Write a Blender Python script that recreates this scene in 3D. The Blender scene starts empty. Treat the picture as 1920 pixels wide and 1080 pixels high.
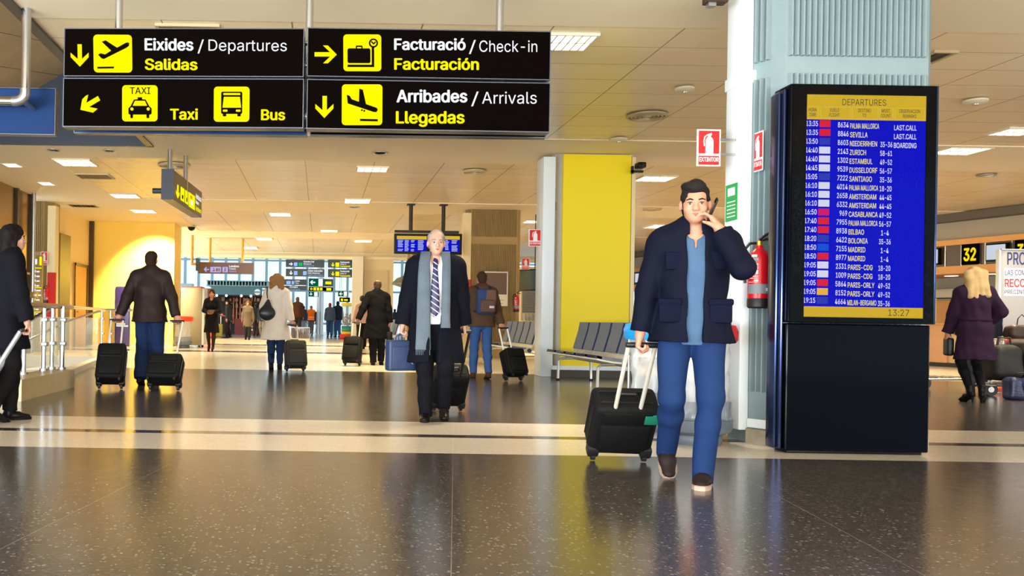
import bpy, bmesh, math, random
import numpy as np
from mathutils import Vector, Matrix

random.seed(7)
SC = bpy.context.scene
COL = SC.collection
R = math.radians
PI = math.pi

# ------------------------------------------------------------------ camera
CX, CY, FOC, HC, ROLL = 600.0, 598.0, 1600.0, 0.95, 0.016
cam_d = bpy.data.cameras.new('camera')
cam_d.sensor_width = 36.0
cam_d.lens = FOC / 1920.0 * 36.0
cam_d.shift_x = (960 - CX) / 1920.0
cam_d.shift_y = (CY - 540) / 1920.0
cam_d.clip_end = 300
cam = bpy.data.objects.new('camera', cam_d)
COL.objects.link(cam)
cam.matrix_world = Matrix.Translation((0, 0, HC)) @ Matrix.Rotation(R(90), 4, 'X') @ Matrix.Rotation(ROLL, 4, 'Z')
SC.camera = cam

# ------------------------------------------------------------------ view, world, big lights
SC.view_settings.view_transform = 'Standard'
SC.view_settings.look = 'None'
SC.view_settings.gamma = 1.0
SC.view_settings.use_curve_mapping = False
SC.view_settings.exposure = 0.27
SC.cycles.max_bounces = 7
SC.cycles.diffuse_bounces = 4
SC.cycles.glossy_bounces = 4
SC.cycles.transmission_bounces = 5
SC.cycles.transparent_max_bounces = 10
SC.cycles.sample_clamp_indirect = 4.0
SC.cycles.caustics_reflective = False
SC.cycles.caustics_refractive = False

w = bpy.data.worlds.new('sky')
SC.world = w
w.use_nodes = True
nt = w.node_tree
bg = nt.nodes['Background']
tc = nt.nodes.new('ShaderNodeTexCoord')
sep = nt.nodes.new('ShaderNodeSeparateXYZ')
nt.links.new(tc.outputs['Generated'], sep.inputs[0])
ramp = nt.nodes.new('ShaderNodeValToRGB')
mr = nt.nodes.new('ShaderNodeMapRange')
mr.inputs[1].default_value = -1; mr.inputs[2].default_value = 1
nt.links.new(sep.outputs['Y'], mr.inputs[0])
nt.links.new(mr.outputs[0], ramp.inputs[0])
ramp.color_ramp.elements[0].position = 0.3
ramp.color_ramp.elements[0].color = (0.74, 0.88, 1.0, 1)
ramp.color_ramp.elements[1].position = 0.7
ramp.color_ramp.elements[1].color = (0.72, 0.93, 0.97, 1)
nt.links.new(ramp.outputs[0], bg.inputs[0])
bg.inputs[1].default_value = 1.3


def area(loc, direction, sx, sy, power, color, spread=180):
    l = bpy.data.lights.new('area_light', 'AREA')
    l.shape = 'RECTANGLE'; l.size = sx; l.size_y = sy
    l.energy = power; l.color = color; l.spread = R(spread)
    o = bpy.data.objects.new('area_light', l)
    COL.objects.link(o)
    o.location = loc
    o.rotation_euler = Vector(direction).to_track_quat('-Z', 'Y').to_euler()
    return o


COOL = (0.70, 0.87, 1.0)
WARM = (1.0, 0.84, 0.50)
# daylight through the glass front behind the camera and the glazing beside it
area((-8.0, -1.5, 2.0), (0.9, 0.8, 0.35), 10, 3.6, 1600, COOL)
# added area lamps out of view, tilted up to brighten the ceiling
area((-2.0, -3.6, 0.5), (0.1, 1, 0.95), 16, 1.0, 2300, (1.0, 0.94, 0.82))     # added lamp low behind the camera, lifts the near ceiling
area((17.5, 4.0, 1.3), (-0.75, 0.6, 0.5), 8, 2.4, 300, (1.0, 0.90, 0.75))  # added lamp low at the right, no fitting there
area((-11.0, 34.0, 1.3), (1, -0.15, 0.6), 8, 2.4, 1150, WARM)  # added lamp hidden behind the yellow wall, lifts the far ceiling


# ------------------------------------------------------------------ pixel <-> place helpers (used for measuring the photo)
def uv(px, py):
    dx, dy = px - CX, py - CY
    c, s = math.cos(ROLL), math.sin(ROLL)
    return dx * c + dy * s, -dx * s + dy * c


def W(px, py, d):
    u, v = uv(px, py)
    return Vector((u * d / FOC, d, HC - v * d / FOC))


def F(px, py, z=0.0):
    u, v = uv(px, py)
    d = FOC * (HC - z) / v
    return Vector((u * d / FOC, d, z))


# ------------------------------------------------------------------ materials
def lin(c):
    return tuple(((x / 255) / 12.92 if x / 255 <= 0.04045 else ((x / 255 + 0.055) / 1.055) ** 2.4) for x in c)


def mat(name, rgb, rough=0.5, metal=0.0, bump=0.0, bscale=60.0, var=0.0, vscale=6.0, emit=0.0, spec=0.5, stretch=None, trans=0.0, alpha=1.0):
    m = bpy.data.materials.new(name)
    m.use_nodes = True
    n = m.node_tree.nodes; l = m.node_tree.links
    b = n['Principled BSDF']
    c = lin(rgb)
    b.inputs['Base Color'].default_value = (*c, 1)
    b.inputs['Roughness'].default_value = rough
    b.inputs['Metallic'].default_value = metal
    b.inputs['Specular IOR Level'].default_value = spec
    if trans:
        b.inputs['Transmission Weight'].default_value = trans
    if alpha < 1:
        b.inputs['Alpha'].default_value = alpha
    if emit:
        b.inputs['Emission Color'].default_value = (*c, 1)
        b.inputs['Emission Strength'].default_value = emit
    if bump or var:
        t = n.new('ShaderNodeTexCoord')
        mp = n.new('ShaderNodeMapping')
        if stretch:
            mp.inputs['Scale'].default_value = stretch
        l.new(t.outputs['Object'], mp.inputs[0])
    if bump:
        nz = n.new('ShaderNodeTexNoise')
        nz.inputs['Scale'].default_value = bscale
        nz.inputs['Detail'].default_value = 4
        l.new(mp.outputs[0], nz.inputs['Vector'])
        bp = n.new('ShaderNodeBump')
        bp.inputs['Strength'].default_value = bump
        bp.inputs['Distance'].default_value = 0.01
        l.new(nz.outputs[0], bp.inputs['Height'])
        l.new(bp.outputs[0], b.inputs['Normal'])
    if var:
        nz = n.new('ShaderNodeTexNoise')
        nz.inputs['Scale'].default_value = vscale
        nz.inputs['Detail'].default_value = 5
        l.new(mp.outputs[0], nz.inputs['Vector'])
        mx = n.new('ShaderNodeMix'); mx.data_type = 'RGBA'
        mx.inputs['A'].default_value = (*[x * (1 - var) for x in c], 1)
        mx.inputs['B'].default_value = (*[min(1, x * (1 + var)) for x in c], 1)
        l.new(nz.outputs[0], mx.inputs['Factor'])
        l.new(mx.outputs['Result'], b.inputs['Base Color'])
    return m


def emis(name, rgb, s=1.0):
    m = mat(name, (0, 0, 0), 0.4)
    b = m.node_tree.nodes['Principled BSDF']
    b.inputs['Emission Color'].default_value = (*lin(rgb), 1)
    b.inputs['Emission Strength'].default_value = s
    b.inputs['Specular IOR Level'].default_value = 0.0
    return m


_mc = {}


def MT(name, *a, **k):
    if name not in _mc:
        _mc[name] = mat(name, *a, **k)
    return _mc[name]


def glass(name, rgb, alpha=0.18, rough=0.05):
    m = mat(name, rgb, rough)
    m.node_tree.nodes['Principled BSDF'].inputs['Alpha'].default_value = alpha
    return m


# ------------------------------------------------------------------ mesh builder
class MB:
    def __init__(s):
        s.v = []; s.f = []

    def add(s, vs, fs):
        o = len(s.v)
        s.v.extend([tuple(p) for p in vs])
        s.f.extend([tuple(i + o for i in f) for f in fs])
        return s

    def box(s, x0, y0, z0, x1, y1, z1):
        vs = [(x, y, z) for z in (z0, z1) for y in (y0, y1) for x in (x0, x1)]
        return s.add(vs, [(0, 2, 3, 1), (4, 5, 7, 6), (0, 1, 5, 4), (2, 6, 7, 3), (0, 4, 6, 2), (1, 3, 7, 5)])

    def rbox(s, x0, y0, z0, x1, y1, z1, r=0.01, seg=2):
        bm = bmesh.new()
        bmesh.ops.create_cube(bm, size=1)
        for v in bm.verts:
            v.co = Vector(((x0 + x1) / 2 + v.co.x * (x1 - x0), (y0 + y1) / 2 + v.co.y * (y1 - y0), (z0 + z1) / 2 + v.co.z * (z1 - z0)))
        r = min(r, 0.49 * min(x1 - x0, y1 - y0, z1 - z0))
        bmesh.ops.bevel(bm, geom=bm.edges[:], offset=r, segments=seg, affect='EDGES', profile=0.5)
        bm.verts.index_update()
        s.add([v.co.copy() for v in bm.verts], [[v.index for v in f.verts] for f in bm.faces])
        bm.free()
        return s

    def cyl(s, a, b, r, r2=None, seg=12, caps=True):
        a = Vector(a); b = Vector(b); r2 = r if r2 is None else r2
        d = (b - a).normalized()
        t = d.orthogonal().normalized(); q = d.cross(t)
        vs = []
        for p, rr in ((a, r), (b, r2)):
            for i in range(seg):
                g = 2 * PI * i / seg
                vs.append(p + (t * math.cos(g) + q * math.sin(g)) * rr)
        fs = [(i, (i + 1) % seg, seg + (i + 1) % seg, seg + i) for i in range(seg)]
        if caps:
            fs.append(tuple(range(seg))[::-1]); fs.append(tuple(range(seg, 2 * seg)))
        return s.add(vs, fs)

    def tube(s, pts, r, seg=8, closed=False):
        pts = [Vector(p) for p in pts]
        n = len(pts); vs = []
        prev = None
        for i, p in enumerate(pts):
            if closed:
                d = pts[(i + 1) % n] - pts[i - 1]
            else:
                d = pts[min(i + 1, n - 1)] - pts[max(i - 1, 0)]
            d.normalize()
            t = d.orthogonal().normalized() if prev is None else (prev - d * prev.dot(d)).normalized()
            prev = t
            q = d.cross(t)
            rr = r[i] if isinstance(r, (list, tuple)) else r
            for k in range(seg):
                g = 2 * PI * k / seg
                vs.append(p + (t * math.cos(g) + q * math.sin(g)) * rr)
        fs = []
        for i in range(n if closed else n - 1):
            j = (i + 1) % n
            for k in range(seg):
                k2 = (k + 1) % seg
                fs.append((i * seg + k, i * seg + k2, j * seg + k2, j * seg + k))
        if not closed:
            fs.append(tuple(range(seg))[::-1]); fs.append(tuple((n - 1) * seg + k for k in range(seg)))
        return s.add(vs, fs)

    def lathe(s, prof, c=(0, 0, 0), seg=24, sx=1.0, sy=1.0):
        vs = []
        for r, z in prof:
            for k in range(seg):
                g = 2 * PI * k / seg
                vs.append((c[0] + r * math.cos(g) * sx, c[1] + r * math.sin(g) * sy, c[2] + z))
        fs = []
        for i in range(len(prof) - 1):
            for k in range(seg):
                k2 = (k + 1) % seg
                fs.append((i * seg + k, i * seg + k2, (i + 1) * seg + k2, (i + 1) * seg + k))
        if prof[0][0] > 1e-5:
            fs.append(tuple(range(seg))[::-1])
        if prof[-1][0] > 1e-5:
            fs.append(tuple((len(prof) - 1) * seg + k for k in range(seg)))
        return s.add(vs, fs)

    def ball(s, c, r, seg=12, rings=8):
        if not isinstance(r, (tuple, list)):
            r = (r, r, r)
        prof = [(math.sin(PI * i / rings), -math.cos(PI * i / rings)) for i in range(rings + 1)]
        vs = []
        for a, z in prof:
            for k in range(seg):
                g = 2 * PI * k / seg
                vs.append((c[0] + a * math.cos(g) * r[0], c[1] + a * math.sin(g) * r[1], c[2] + z * r[2]))
        fs = []
        for i in range(rings):
            for k in range(seg):
                k2 = (k + 1) % seg
                fs.append((i * seg + k, i * seg + k2, (i + 1) * seg + k2, (i + 1) * seg + k))
        return s.add(vs, fs)

    def prism(s, poly, f, w0, w1):
        """polygon in (u, v) pushed through f(u, v, w) between w0 and w1"""
        n = len(poly)
        ar = sum(poly[i][0] * poly[(i + 1) % n][1] - poly[(i + 1) % n][0] * poly[i][1] for i in range(n))
        if ar < 0:
            poly = poly[::-1]
        vs = [f(u, v, w0) for u, v in poly] + [f(u, v, w1) for u, v in poly]
        fs = [tuple(range(n))[::-1], tuple(range(n, 2 * n))] + [(i, (i + 1) % n, n + (i + 1) % n, n + i) for i in range(n)]
        return s.add(vs, fs)

    def xf(s, M):
        s.v = [tuple(M @ Vector(p)) for p in s.v]
        return s

    def join(s, o):
        return s.add(o.v, o.f)

    def build(s, name, m, parent=None, smooth=True, angle=35):
        me = bpy.data.meshes.new(name)
        me.from_pydata(s.v, [], s.f)
        me.update()
        if smooth:
            me.polygons.foreach_set('use_smooth', [True] * len(me.polygons))
            me.set_sharp_from_angle(angle=R(angle))
        me.materials.append(m)
        o = bpy.data.objects.new(name, me)
        COL.objects.link(o)
        if parent is not None:
            o.parent = parent
        return o


def thing(name, label, cat, loc=(0, 0, 0), rz=0.0, group=None, rx=0.0):
    o = bpy.data.objects.new(name, None)
    o.empty_display_size = 0.1
    COL.objects.link(o)
    o.location = loc
    o.rotation_euler = (rx, 0, rz)
    tag(o, label, cat, group)
    return o


def tag(o, label=None, cat=None, group=None, kind=None):
    if label: o['label'] = label
    if cat: o['category'] = cat
    if group: o['group'] = group
    if kind: o['kind'] = kind
    return o


def struct(name, mb, m, **k):
    o = mb.build(name, m, **k)
    o['kind'] = 'structure'
    return o


def dup(root, loc=None, rz=None, label=None, group=None):
    c = root.copy(); COL.objects.link(c)
    if loc is not None: c.location = loc
    if rz is not None: c.rotation_euler[2] = rz
    if label: c['label'] = label
    if group: c['group'] = group

    def rec(a, b):
        for ch in [x for x in CH.get(a.name, [])]:
            d = ch.copy(); COL.objects.link(d); d.parent = b
            CH.setdefault(b.name, []).append(d)
            rec(ch, d)
    CH.clear()
    for x in bpy.data.objects:
        if x.parent is not None:
            CH.setdefault(x.parent.name, []).append(x)
    rec(root, c)
    return c


CH = {}

# ------------------------------------------------------------------ lettering
FONT = None
try:
    import os
    FONT = bpy.data.fonts.load(os.path.join(bpy.utils.resource_path('LOCAL'), 'datafiles', 'fonts', 'Inter.woff2'))
except Exception:
    FONT = None
_glyph = {}


def glyphs(txt, bold, spacing=1.0):
    key = (txt, bold, spacing)
    if key in _glyph:
        return _glyph[key]
    cu = bpy.data.curves.new('lettering', 'FONT')
    cu.body = txt
    cu.size = 1.0
    cu.resolution_u = 3
    cu.space_character = spacing
    if FONT is not None:
        cu.font = FONT
    ob = bpy.data.objects.new('lettering', cu)
    COL.objects.link(ob)
    dg = bpy.context.evaluated_depsgraph_get()
    me = bpy.data.meshes.new_from_object(ob.evaluated_get(dg))
    v = [tuple(p.co) for p in me.vertices]
    f = [tuple(p.vertices) for p in me.polygons]
    bpy.data.meshes.remove(me)
    # this typeface draws D, P and R with overlapping strokes, which do not fill cleanly: fill their strokes one by one
    bowls = []; legs_ = []
    for sp in ob.to_curve(dg).splines:
        xs = [p.co[0] for p in sp.bezier_points]; ys = [p.co[1] for p in sp.bezier_points]
        if len(xs) == 18 and abs(max(xs) - min(xs) - 0.369) < 0.004 and abs(max(ys) - min(ys) - 0.509) < 0.004:
            bowls.append((min(xs) - 0.093, 0.466, [(p.co.copy(), p.handle_left.copy(), p.handle_right.copy()) for p in sp.bezier_points]))
        if len(xs) == 20 and abs(max(xs) - min(xs) - 0.349) < 0.004 and abs(max(ys) - min(ys) - 0.509) < 0.004:
            o_ = min(xs) - 0.06
            pts = [[p.co.copy(), p.handle_left.copy(), p.handle_right.copy()] for p in sp.bezier_points]
            for k_ in (9, 10):
                dx = o_ + 0.126 - pts[k_][0][0]
                for q in pts[k_]:
                    q[0] = max(q[0], o_ + 0.126) if q is not pts[k_][0] else q[0] + dx
            bowls.append((o_, 0.43, pts))
        if len(xs) == 4 and abs(max(ys) - min(ys) - 0.229) < 0.003 and abs(max(xs) - min(xs) - 0.198) < 0.004:
            legs_.append([(p.co[0], p.co[1], 0.0002) for p in sp.bezier_points])
    allsp = [[(p.co[0], p.co[1]) for p in sp.bezier_points] for sp in ob.to_curve(dg).splines]
    for pts in allsp:
        wd = max(p[0] for p in pts) - min(p[0] for p in pts); hg = max(p[1] for p in pts) - min(p[1] for p in pts)
        for n_, w0, h0, dx, r1 in ((7, 0.25, 0.242, 0.11, 0.375), (9, 0.344, 0.364, 0.104, 0.452)):      # k and K
            if len(pts) == n_ and abs(wd - w0) < 0.004 and abs(hg - h0) < 0.004:
                o_ = min(p[0] for p in pts) - dx
                f = [q for q in f if not o_ + 0.045 < sum(v[k_][0] for k_ in q) / len(q) < o_ + r1]
                for zi, q in enumerate(r_ for r_ in allsp if o_ + 0.045 < sum(p[0] for p in r_) / len(r_) < o_ + r1):
                    f.append(tuple(range(len(v), len(v) + len(q)))); v += [(p[0], p[1], zi * 0.0002) for p in q]
    ob.to_curve_clear()
    for o_, x1_, pts in bowls:
        f = [q for q in f if not o_ + 0.055 < sum(v[k_][0] for k_ in q) / len(q) < o_ + x1_]
        poly = []
        for (c0, _, h0), (c1, h1, _) in zip(pts, pts[1:] + pts[:1]):
            for t in (0, 0.25, 0.5, 0.75):
                u = 1 - t
                q = c0 * u ** 3 + h0 * 3 * u * u * t + h1 * 3 * u * t * t + c1 * t ** 3
                if not poly or (q - poly[-1]).length > 1e-4:
                    poly.append(q)
        n0 = len(v)
        v += [(q[0], q[1], 0.0) for q in poly]
        f.append(tuple(range(n0, n0 + len(poly))))
        if len(pts) == 20:
            continue
        n0 = len(v)
        v += [(o_ + 0.06, 0, 0.0002), (o_ + 0.125, 0, 0.0002), (o_ + 0.125, 0.509, 0.0002), (o_ + 0.06, 0.509, 0.0002)]
        f.append((n0, n0 + 1, n0 + 2, n0 + 3))
    for q in legs_:
        f.append(tuple(range(len(v), len(v) + 4))); v += q
    bpy.data.objects.remove(ob)
    bpy.data.curves.remove(cu)
    if bold:
        n = len(v); v0 = v; f0 = f; v = []; f = []
        for k in range(6):
            dx = bold * math.cos(PI * k / 3) * 1.25; dy = bold * math.sin(PI * k / 3) * 0.8
            v = v + [(p[0] + dx, p[1] + dy, p[2] + k * 0.0001) for p in v0]
            f = f + [tuple(i + k * n for i in q) for q in f0]
    _glyph[key] = (v, f)
    return v, f


def cap_height(bold):
    v, f = glyphs('H', bold)
    return max(p[1] for p in v)


def text(mb, txt, x0, x1, ytop, ybase, f, w, bold=0.0, align='fit', spacing=1.0):
    """put txt between x0..x1 with capitals from ytop to ybase (y runs down) onto the surface f(x, y, w)"""
    v, fs = glyphs(txt, bold, spacing)
    if not v:
        return
    a = min(p[0] for p in v); b = max(p[0] for p in v)
    sy = (ybase - ytop) / cap_height(bold)
    if align == 'fit':
        sx = (x1 - x0) / (b - a)
        off = x0
    else:
        sx = min(abs(sy) * 1.15, (x1 - x0) / (b - a))
        wd = sx * (b - a)
        off = {'left': x0, 'right': x1 - wd, 'center': (x0 + x1 - wd) / 2}[align]
    mb.add([f(off + (p[0] - a) * sx, ybase - p[1] * sy, w + p[2]) for p in v], fs)


def quad_map(TL, TR, BR, BL, w, h):
    """photo pixel -> (u right from the left edge, v up from the bottom edge) on a flat panel w x h whose corners were measured"""
    def g(px, py):
        t = 0.5
        for _ in range(4):
            ty = TL[1] + (TR[1] - TL[1]) * t
            by = BL[1] + (BR[1] - BL[1]) * t
            s = (py - ty) / (by - ty)
            lx = TL[0] + (BL[0] - TL[0]) * s
            rx = TR[0] + (BR[0] - TR[0]) * s
            t = (px - lx) / (rx - lx)
        return t * w, (1 - s) * h
    return g


def rrect(x0, y0, x1, y1, r, n=5):
    p = []
    for cx, cy, a0 in ((x1 - r, y1 - r, 0), (x0 + r, y1 - r, 90), (x0 + r, y0 + r, 180), (x1 - r, y0 + r, 270)):
        for i in range(n + 1):
            a = R(a0 + 90 * i / n)
            p.append((cx + r * math.cos(a), cy + r * math.sin(a)))
    return p


def circ(cx, cy, r, n=20):
    return [(cx + r * math.cos(2 * PI * i / n), cy + r * math.sin(2 * PI * i / n)) for i in range(n)]

# ================================================================== THE SETTING
CZ = HC + 2.97     # ceiling height

def node_mat(name):
    m = bpy.data.materials.new(name); m.use_nodes = True
    return m, m.node_tree.nodes, m.node_tree.links, m.node_tree.nodes['Principled BSDF']


def terrazzo(name, base, chip, rough, chips=0.3, scale=60, joint=True):
    m, n, l, b = node_mat(name)
    t = n.new('ShaderNodeTexCoord')
    vo = n.new('ShaderNodeTexVoronoi'); vo.inputs['Scale'].default_value = scale
    l.new(t.outputs['Object'], vo.inputs['Vector'])
    # some cells become chips
    se = n.new('ShaderNodeSeparateColor'); l.new(vo.outputs['Color'], se.inputs[0])
    lt = n.new('ShaderNodeMath'); lt.operation = 'LESS_THAN'; lt.inputs[1].default_value = chips
    l.new(se.outputs[0], lt.inputs[0])
    ds = n.new('ShaderNodeMath'); ds.operation = 'LESS_THAN'; ds.inputs[1].default_value = 0.42
    l.new(vo.outputs['Distance'], ds.inputs[0])
    mu = n.new('ShaderNodeMath'); mu.operation = 'MULTIPLY'
    l.new(lt.outputs[0], mu.inputs[0]); l.new(ds.outputs[0], mu.inputs[1])
    br = n.new('ShaderNodeMath'); br.operation = 'MULTIPLY'
    l.new(mu.outputs[0], br.inputs[0]); l.new(se.outputs[1], br.inputs[1])
    nz = n.new('ShaderNodeTexNoise'); nz.inputs['Scale'].default_value = 130; nz.inputs['Detail'].default_value = 3
    l.new(t.outputs['Object'], nz.inputs['Vector'])
    mx0 = n.new('ShaderNodeMix'); mx0.data_type = 'RGBA'
    c = lin(base)
    mx0.inputs['A'].default_value = (*[x * 0.55 for x in c], 1)
    mx0.inputs['B'].default_value = (*[x * 1.45 for x in c], 1)
    l.new(nz.outputs[0], mx0.inputs['Factor'])
    mx = n.new('ShaderNodeMix'); mx.data_type = 'RGBA'
    l.new(mx0.outputs['Result'], mx.inputs['A'])
    mx.inputs['B'].default_value = (*lin(chip), 1)
    l.new(br.outputs[0], mx.inputs['Factor'])
    # a second, finer scatter of chips
    v2 = n.new('ShaderNodeTexVoronoi'); v2.inputs['Scale'].default_value = scale * 2.6
    l.new(t.outputs['Object'], v2.inputs['Vector'])
    s2 = n.new('ShaderNodeSeparateColor'); l.new(v2.outputs['Color'], s2.inputs[0])
    p2 = n.new('ShaderNodeMath'); p2.operation = 'POWER'; p2.inputs[1].default_value = 3.0; l.new(s2.outputs[2], p2.inputs[0])
    q2 = n.new('ShaderNodeMath'); q2.operation = 'MULTIPLY'; q2.inputs[1].default_value = 0.32; l.new(p2.outputs[0], q2.inputs[0])
    mf = n.new('ShaderNodeMix'); mf.data_type = 'RGBA'
    l.new(mx.outputs['Result'], mf.inputs['A']); mf.inputs['B'].default_value = (*lin(chip), 1)
    l.new(q2.outputs[0], mf.inputs['Factor'])
    out = mf.outputs['Result']
    if joint:
        mp = n.new('ShaderNodeMapping'); mp.inputs['Rotation'].default_value = (0, 0, R(9))
        l.new(t.outputs['Object'], mp.inputs[0])
        sx = n.new('ShaderNodeSeparateXYZ'); l.new(mp.outputs[0], sx.inputs[0])
        md = n.new('ShaderNodeMath'); md.operation = 'PINGPONG'; md.inputs[1].default_value = 0.9
        l.new(sx.outputs['X'], md.inputs[0])
        jl = n.new('ShaderNodeMath'); jl.operation = 'LESS_THAN'; jl.inputs[1].default_value = 0.0016
        l.new(md.outputs[0], jl.inputs[0])
        mj = n.new('ShaderNodeMix'); mj.data_type = 'RGBA'
        l.new(jl.outputs[0], mj.inputs['Factor']); l.new(out, mj.inputs['A'])
        mj.inputs['B'].default_value = (*lin(chip), 1)
        out = mj.outputs['Result']
    l.new(out, b.inputs['Base Color'])
    # polish: slightly uneven
    nr = n.new('ShaderNodeTexNoise'); nr.inputs['Scale'].default_value = 9
    l.new(t.outputs['Object'], nr.inputs['Vector'])
    mr = n.new('ShaderNodeMapRange')
    mr.inputs[3].default_value = rough * 0.75; mr.inputs[4].default_value = rough * 1.25
    l.new(nr.outputs[0], mr.inputs[0]); l.new(mr.outputs[0], b.inputs['Roughness'])
    b.inputs['Specular IOR Level'].default_value = 0.8
    bp = n.new('ShaderNodeBump'); bp.inputs['Strength'].default_value = 0.06; bp.inputs['Distance'].default_value = 0.004
    l.new(vo.outputs['Distance'], bp.inputs['Height']); l.new(bp.outputs[0], b.inputs['Normal'])
    return m


M_DARK = terrazzo('dark_terrazzo', (62, 57, 54), (132, 127, 120), 0.18)
M_CREAM = terrazzo('cream_terrazzo', (228, 216, 198), (244, 238, 228), 0.15, 0.5, 60)
M_LINE = terrazzo('black_line_terrazzo', (60, 52, 46), (120, 110, 100), 0.12, 0.2, 60, False)
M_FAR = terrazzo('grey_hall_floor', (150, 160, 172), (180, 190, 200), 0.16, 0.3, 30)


def floor_piece(name, x0, x1, y0, y1, m):
    return struct(name, MB().add([(x0, y0, 0), (x1, y0, 0), (x1, y1, 0), (x0, y1, 0)], [(0, 1, 2, 3)]), m, smooth=False)


XL, XR = -9.0, 26.0
HX0, HX1, HY0, HY1 = -6.9, -3.55, 10.05, 17.6
hxr = lambda y: -3.55 - (y - 10.05) * 0.135     # stairwell opening
bands = [(-4.0, 6.12, M_DARK), (6.12, 6.95, M_CREAM), (6.95, 7.12, M_LINE), (7.12, 8.0, M_CREAM), (8.0, HY0, M_DARK),
         (15.9 if False else HY0, 15.6, M_DARK), (15.6, HY1, M_CREAM), (HY1, 23.3, M_CREAM), (23.3, 24.3, M_LINE), (24.3, 29.6, M_CREAM),
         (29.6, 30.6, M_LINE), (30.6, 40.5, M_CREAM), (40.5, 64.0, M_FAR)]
for y0, y1, m in bands:
    if y0 >= HY0 and y1 <= HY1:
        floor_piece('floor', XL, HX0, y0, y1, m)
        struct('floor', MB().add([(hxr(y0), y0, 0), (XR, y0, 0), (XR, y1, 0), (hxr(y1), y1, 0)], [(0, 1, 2, 3)]), m, smooth=False)
    else:
        floor_piece('floor', XL, XR, y0, y1, m)

# ---- ceiling
M_PLASTER = mat('ceiling_plaster', (244, 228, 198), 0.6, var=0.03, vscale=0.6)


def ceil_panels(name):
    m, n, l, b = node_mat(name)
    t = n.new('ShaderNodeTexCoord')
    sx = n.new('ShaderNodeSeparateXYZ'); l.new(t.outputs['Object'], sx.inputs[0])
    outs = []
    for ax, per, wd in (('X', 1.32, 0.008), ('Y', 0.62, 0.005)):
        md = n.new('ShaderNodeMath'); md.operation = 'PINGPONG'; md.inputs[1].default_value = per / 2
        ad = n.new('ShaderNodeMath'); ad.operation = 'ADD'; ad.inputs[1].default_value = 100 * per + (0.33 if ax == 'X' else 0.1)
        l.new(sx.outputs[ax], ad.inputs[0]); l.new(ad.outputs[0], md.inputs[0])
        jl = n.new('ShaderNodeMath'); jl.operation = 'LESS_THAN'; jl.inputs[1].default_value = wd
        l.new(md.outputs[0], jl.inputs[0]); outs.append(jl)
    mxm = n.new('ShaderNodeMath'); mxm.operation = 'MAXIMUM'
    l.new(outs[0].outputs[0], mxm.inputs[0]); l.new(outs[1].outputs[0], mxm.inputs[1])
    # each tray a touch different
    sc = n.new('ShaderNodeVectorMath'); sc.operation = 'MULTIPLY'; sc.inputs[1].default_value = (1 / 1.32, 1 / 0.62, 0)
    l.new(t.outputs['Object'], sc.inputs[0])
    fl = n.new('ShaderNodeVectorMath'); fl.operation = 'FLOOR'; l.new(sc.outputs[0], fl.inputs[0])
    wn = n.new('ShaderNodeTexWhiteNoise'); l.new(fl.outputs[0], wn.inputs['Vector'])
    m0 = n.new('ShaderNodeMix'); m0.data_type = 'RGBA'
    m0.inputs['A'].default_value = (*lin((236, 216, 180)), 1); m0.inputs['B'].default_value = (*lin((244, 226, 190)), 1)
    l.new(wn.outputs['Value'], m0.inputs['Factor'])
    mx = n.new('ShaderNodeMix'); mx.data_type = 'RGBA'
    l.new(m0.outputs['Result'], mx.inputs['A']); mx.inputs['B'].default_value = (*lin((120, 98, 66)), 1)
    l.new(mxm.outputs[0], mx.inputs['Factor']); l.new(mx.outputs['Result'], b.inputs['Base Color'])
    b.inputs['Roughness'].default_value = 0.3
    nz = n.new('ShaderNodeTexNoise'); nz.inputs['Scale'].default_value = 2.2
    l.new(t.outputs['Object'], nz.inputs['Vector'])
    bp = n.new('ShaderNodeBump'); bp.inputs['Strength'].default_value = 0.15; bp.inputs['Distance'].default_value = 0.02
    l.new(nz.outputs[0], bp.inputs['Height']); l.new(bp.outputs[0], b.inputs['Normal'])
    return m


M_TRAY = ceil_panels('ceiling_trays')
OPX = -2.95      # edge of the opening in the ceiling
OPY = 14.9


def ceil_piece(x0, x1, y0, y1, m, dz=0.0):
    return struct('ceiling', MB().box(x0, y0, CZ + dz, x1, y1, CZ + 0.3), m, smooth=False)


def ceil_row(x0, x1, y0, y1, m, dz=0.0):
    ceil_piece(x0, x1, y0, y1, m, dz)


ceil_row(OPX, XR, -4.0, 8.55, M_PLASTER)
ceil_row(OPX, XR, 8.55, 13.85, M_TRAY, 0.015)
ceil_row(OPX, XR, 13.85, OPY, M_PLASTER)
ceil_row(-9, XR, OPY, 16.05, M_PLASTER)
ceil_row(-9, -5.2, 16.05, 21.6, M_PLASTER)
ceil_row(-5.2, XR, 16.05, 21.6, M_TRAY, 0.015)
ceil_row(-9, XR, 21.6, 23.9, M_PLASTER)
ceil_row(-9, -4.2, 23.9, 29.3, M_PLASTER)
ceil_row(-4.2, XR, 23.9, 29.3, M_TRAY, 0.015)
ceil_row(-9, XR, 29.3, 31.6, M_PLASTER)
ceil_row(-9, XR, 31.6, 38.6, M_TRAY, 0.015)
ceil_row(-9, XR, 38.6, 40.5, M_PLASTER)
# opening: dark lip along its edge, navy fascia at its end, sloped concrete shell above
M_NAVY = mat('navy_fascia', (38, 46, 60), 0.45)
M_LIP = mat('dark_ceiling_lip', (70, 66, 64), 0.5)
struct('trim_1', MB().box(OPX - 0.12, 2.0, CZ - 0.02, OPX, OPY, CZ + 0.32), M_LIP, smooth=False)
struct('wall_fascia', MB().box(-9, OPY - 0.06, CZ - 0.02, OPX, OPY, CZ + 1.3), M_NAVY, smooth=False)


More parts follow.
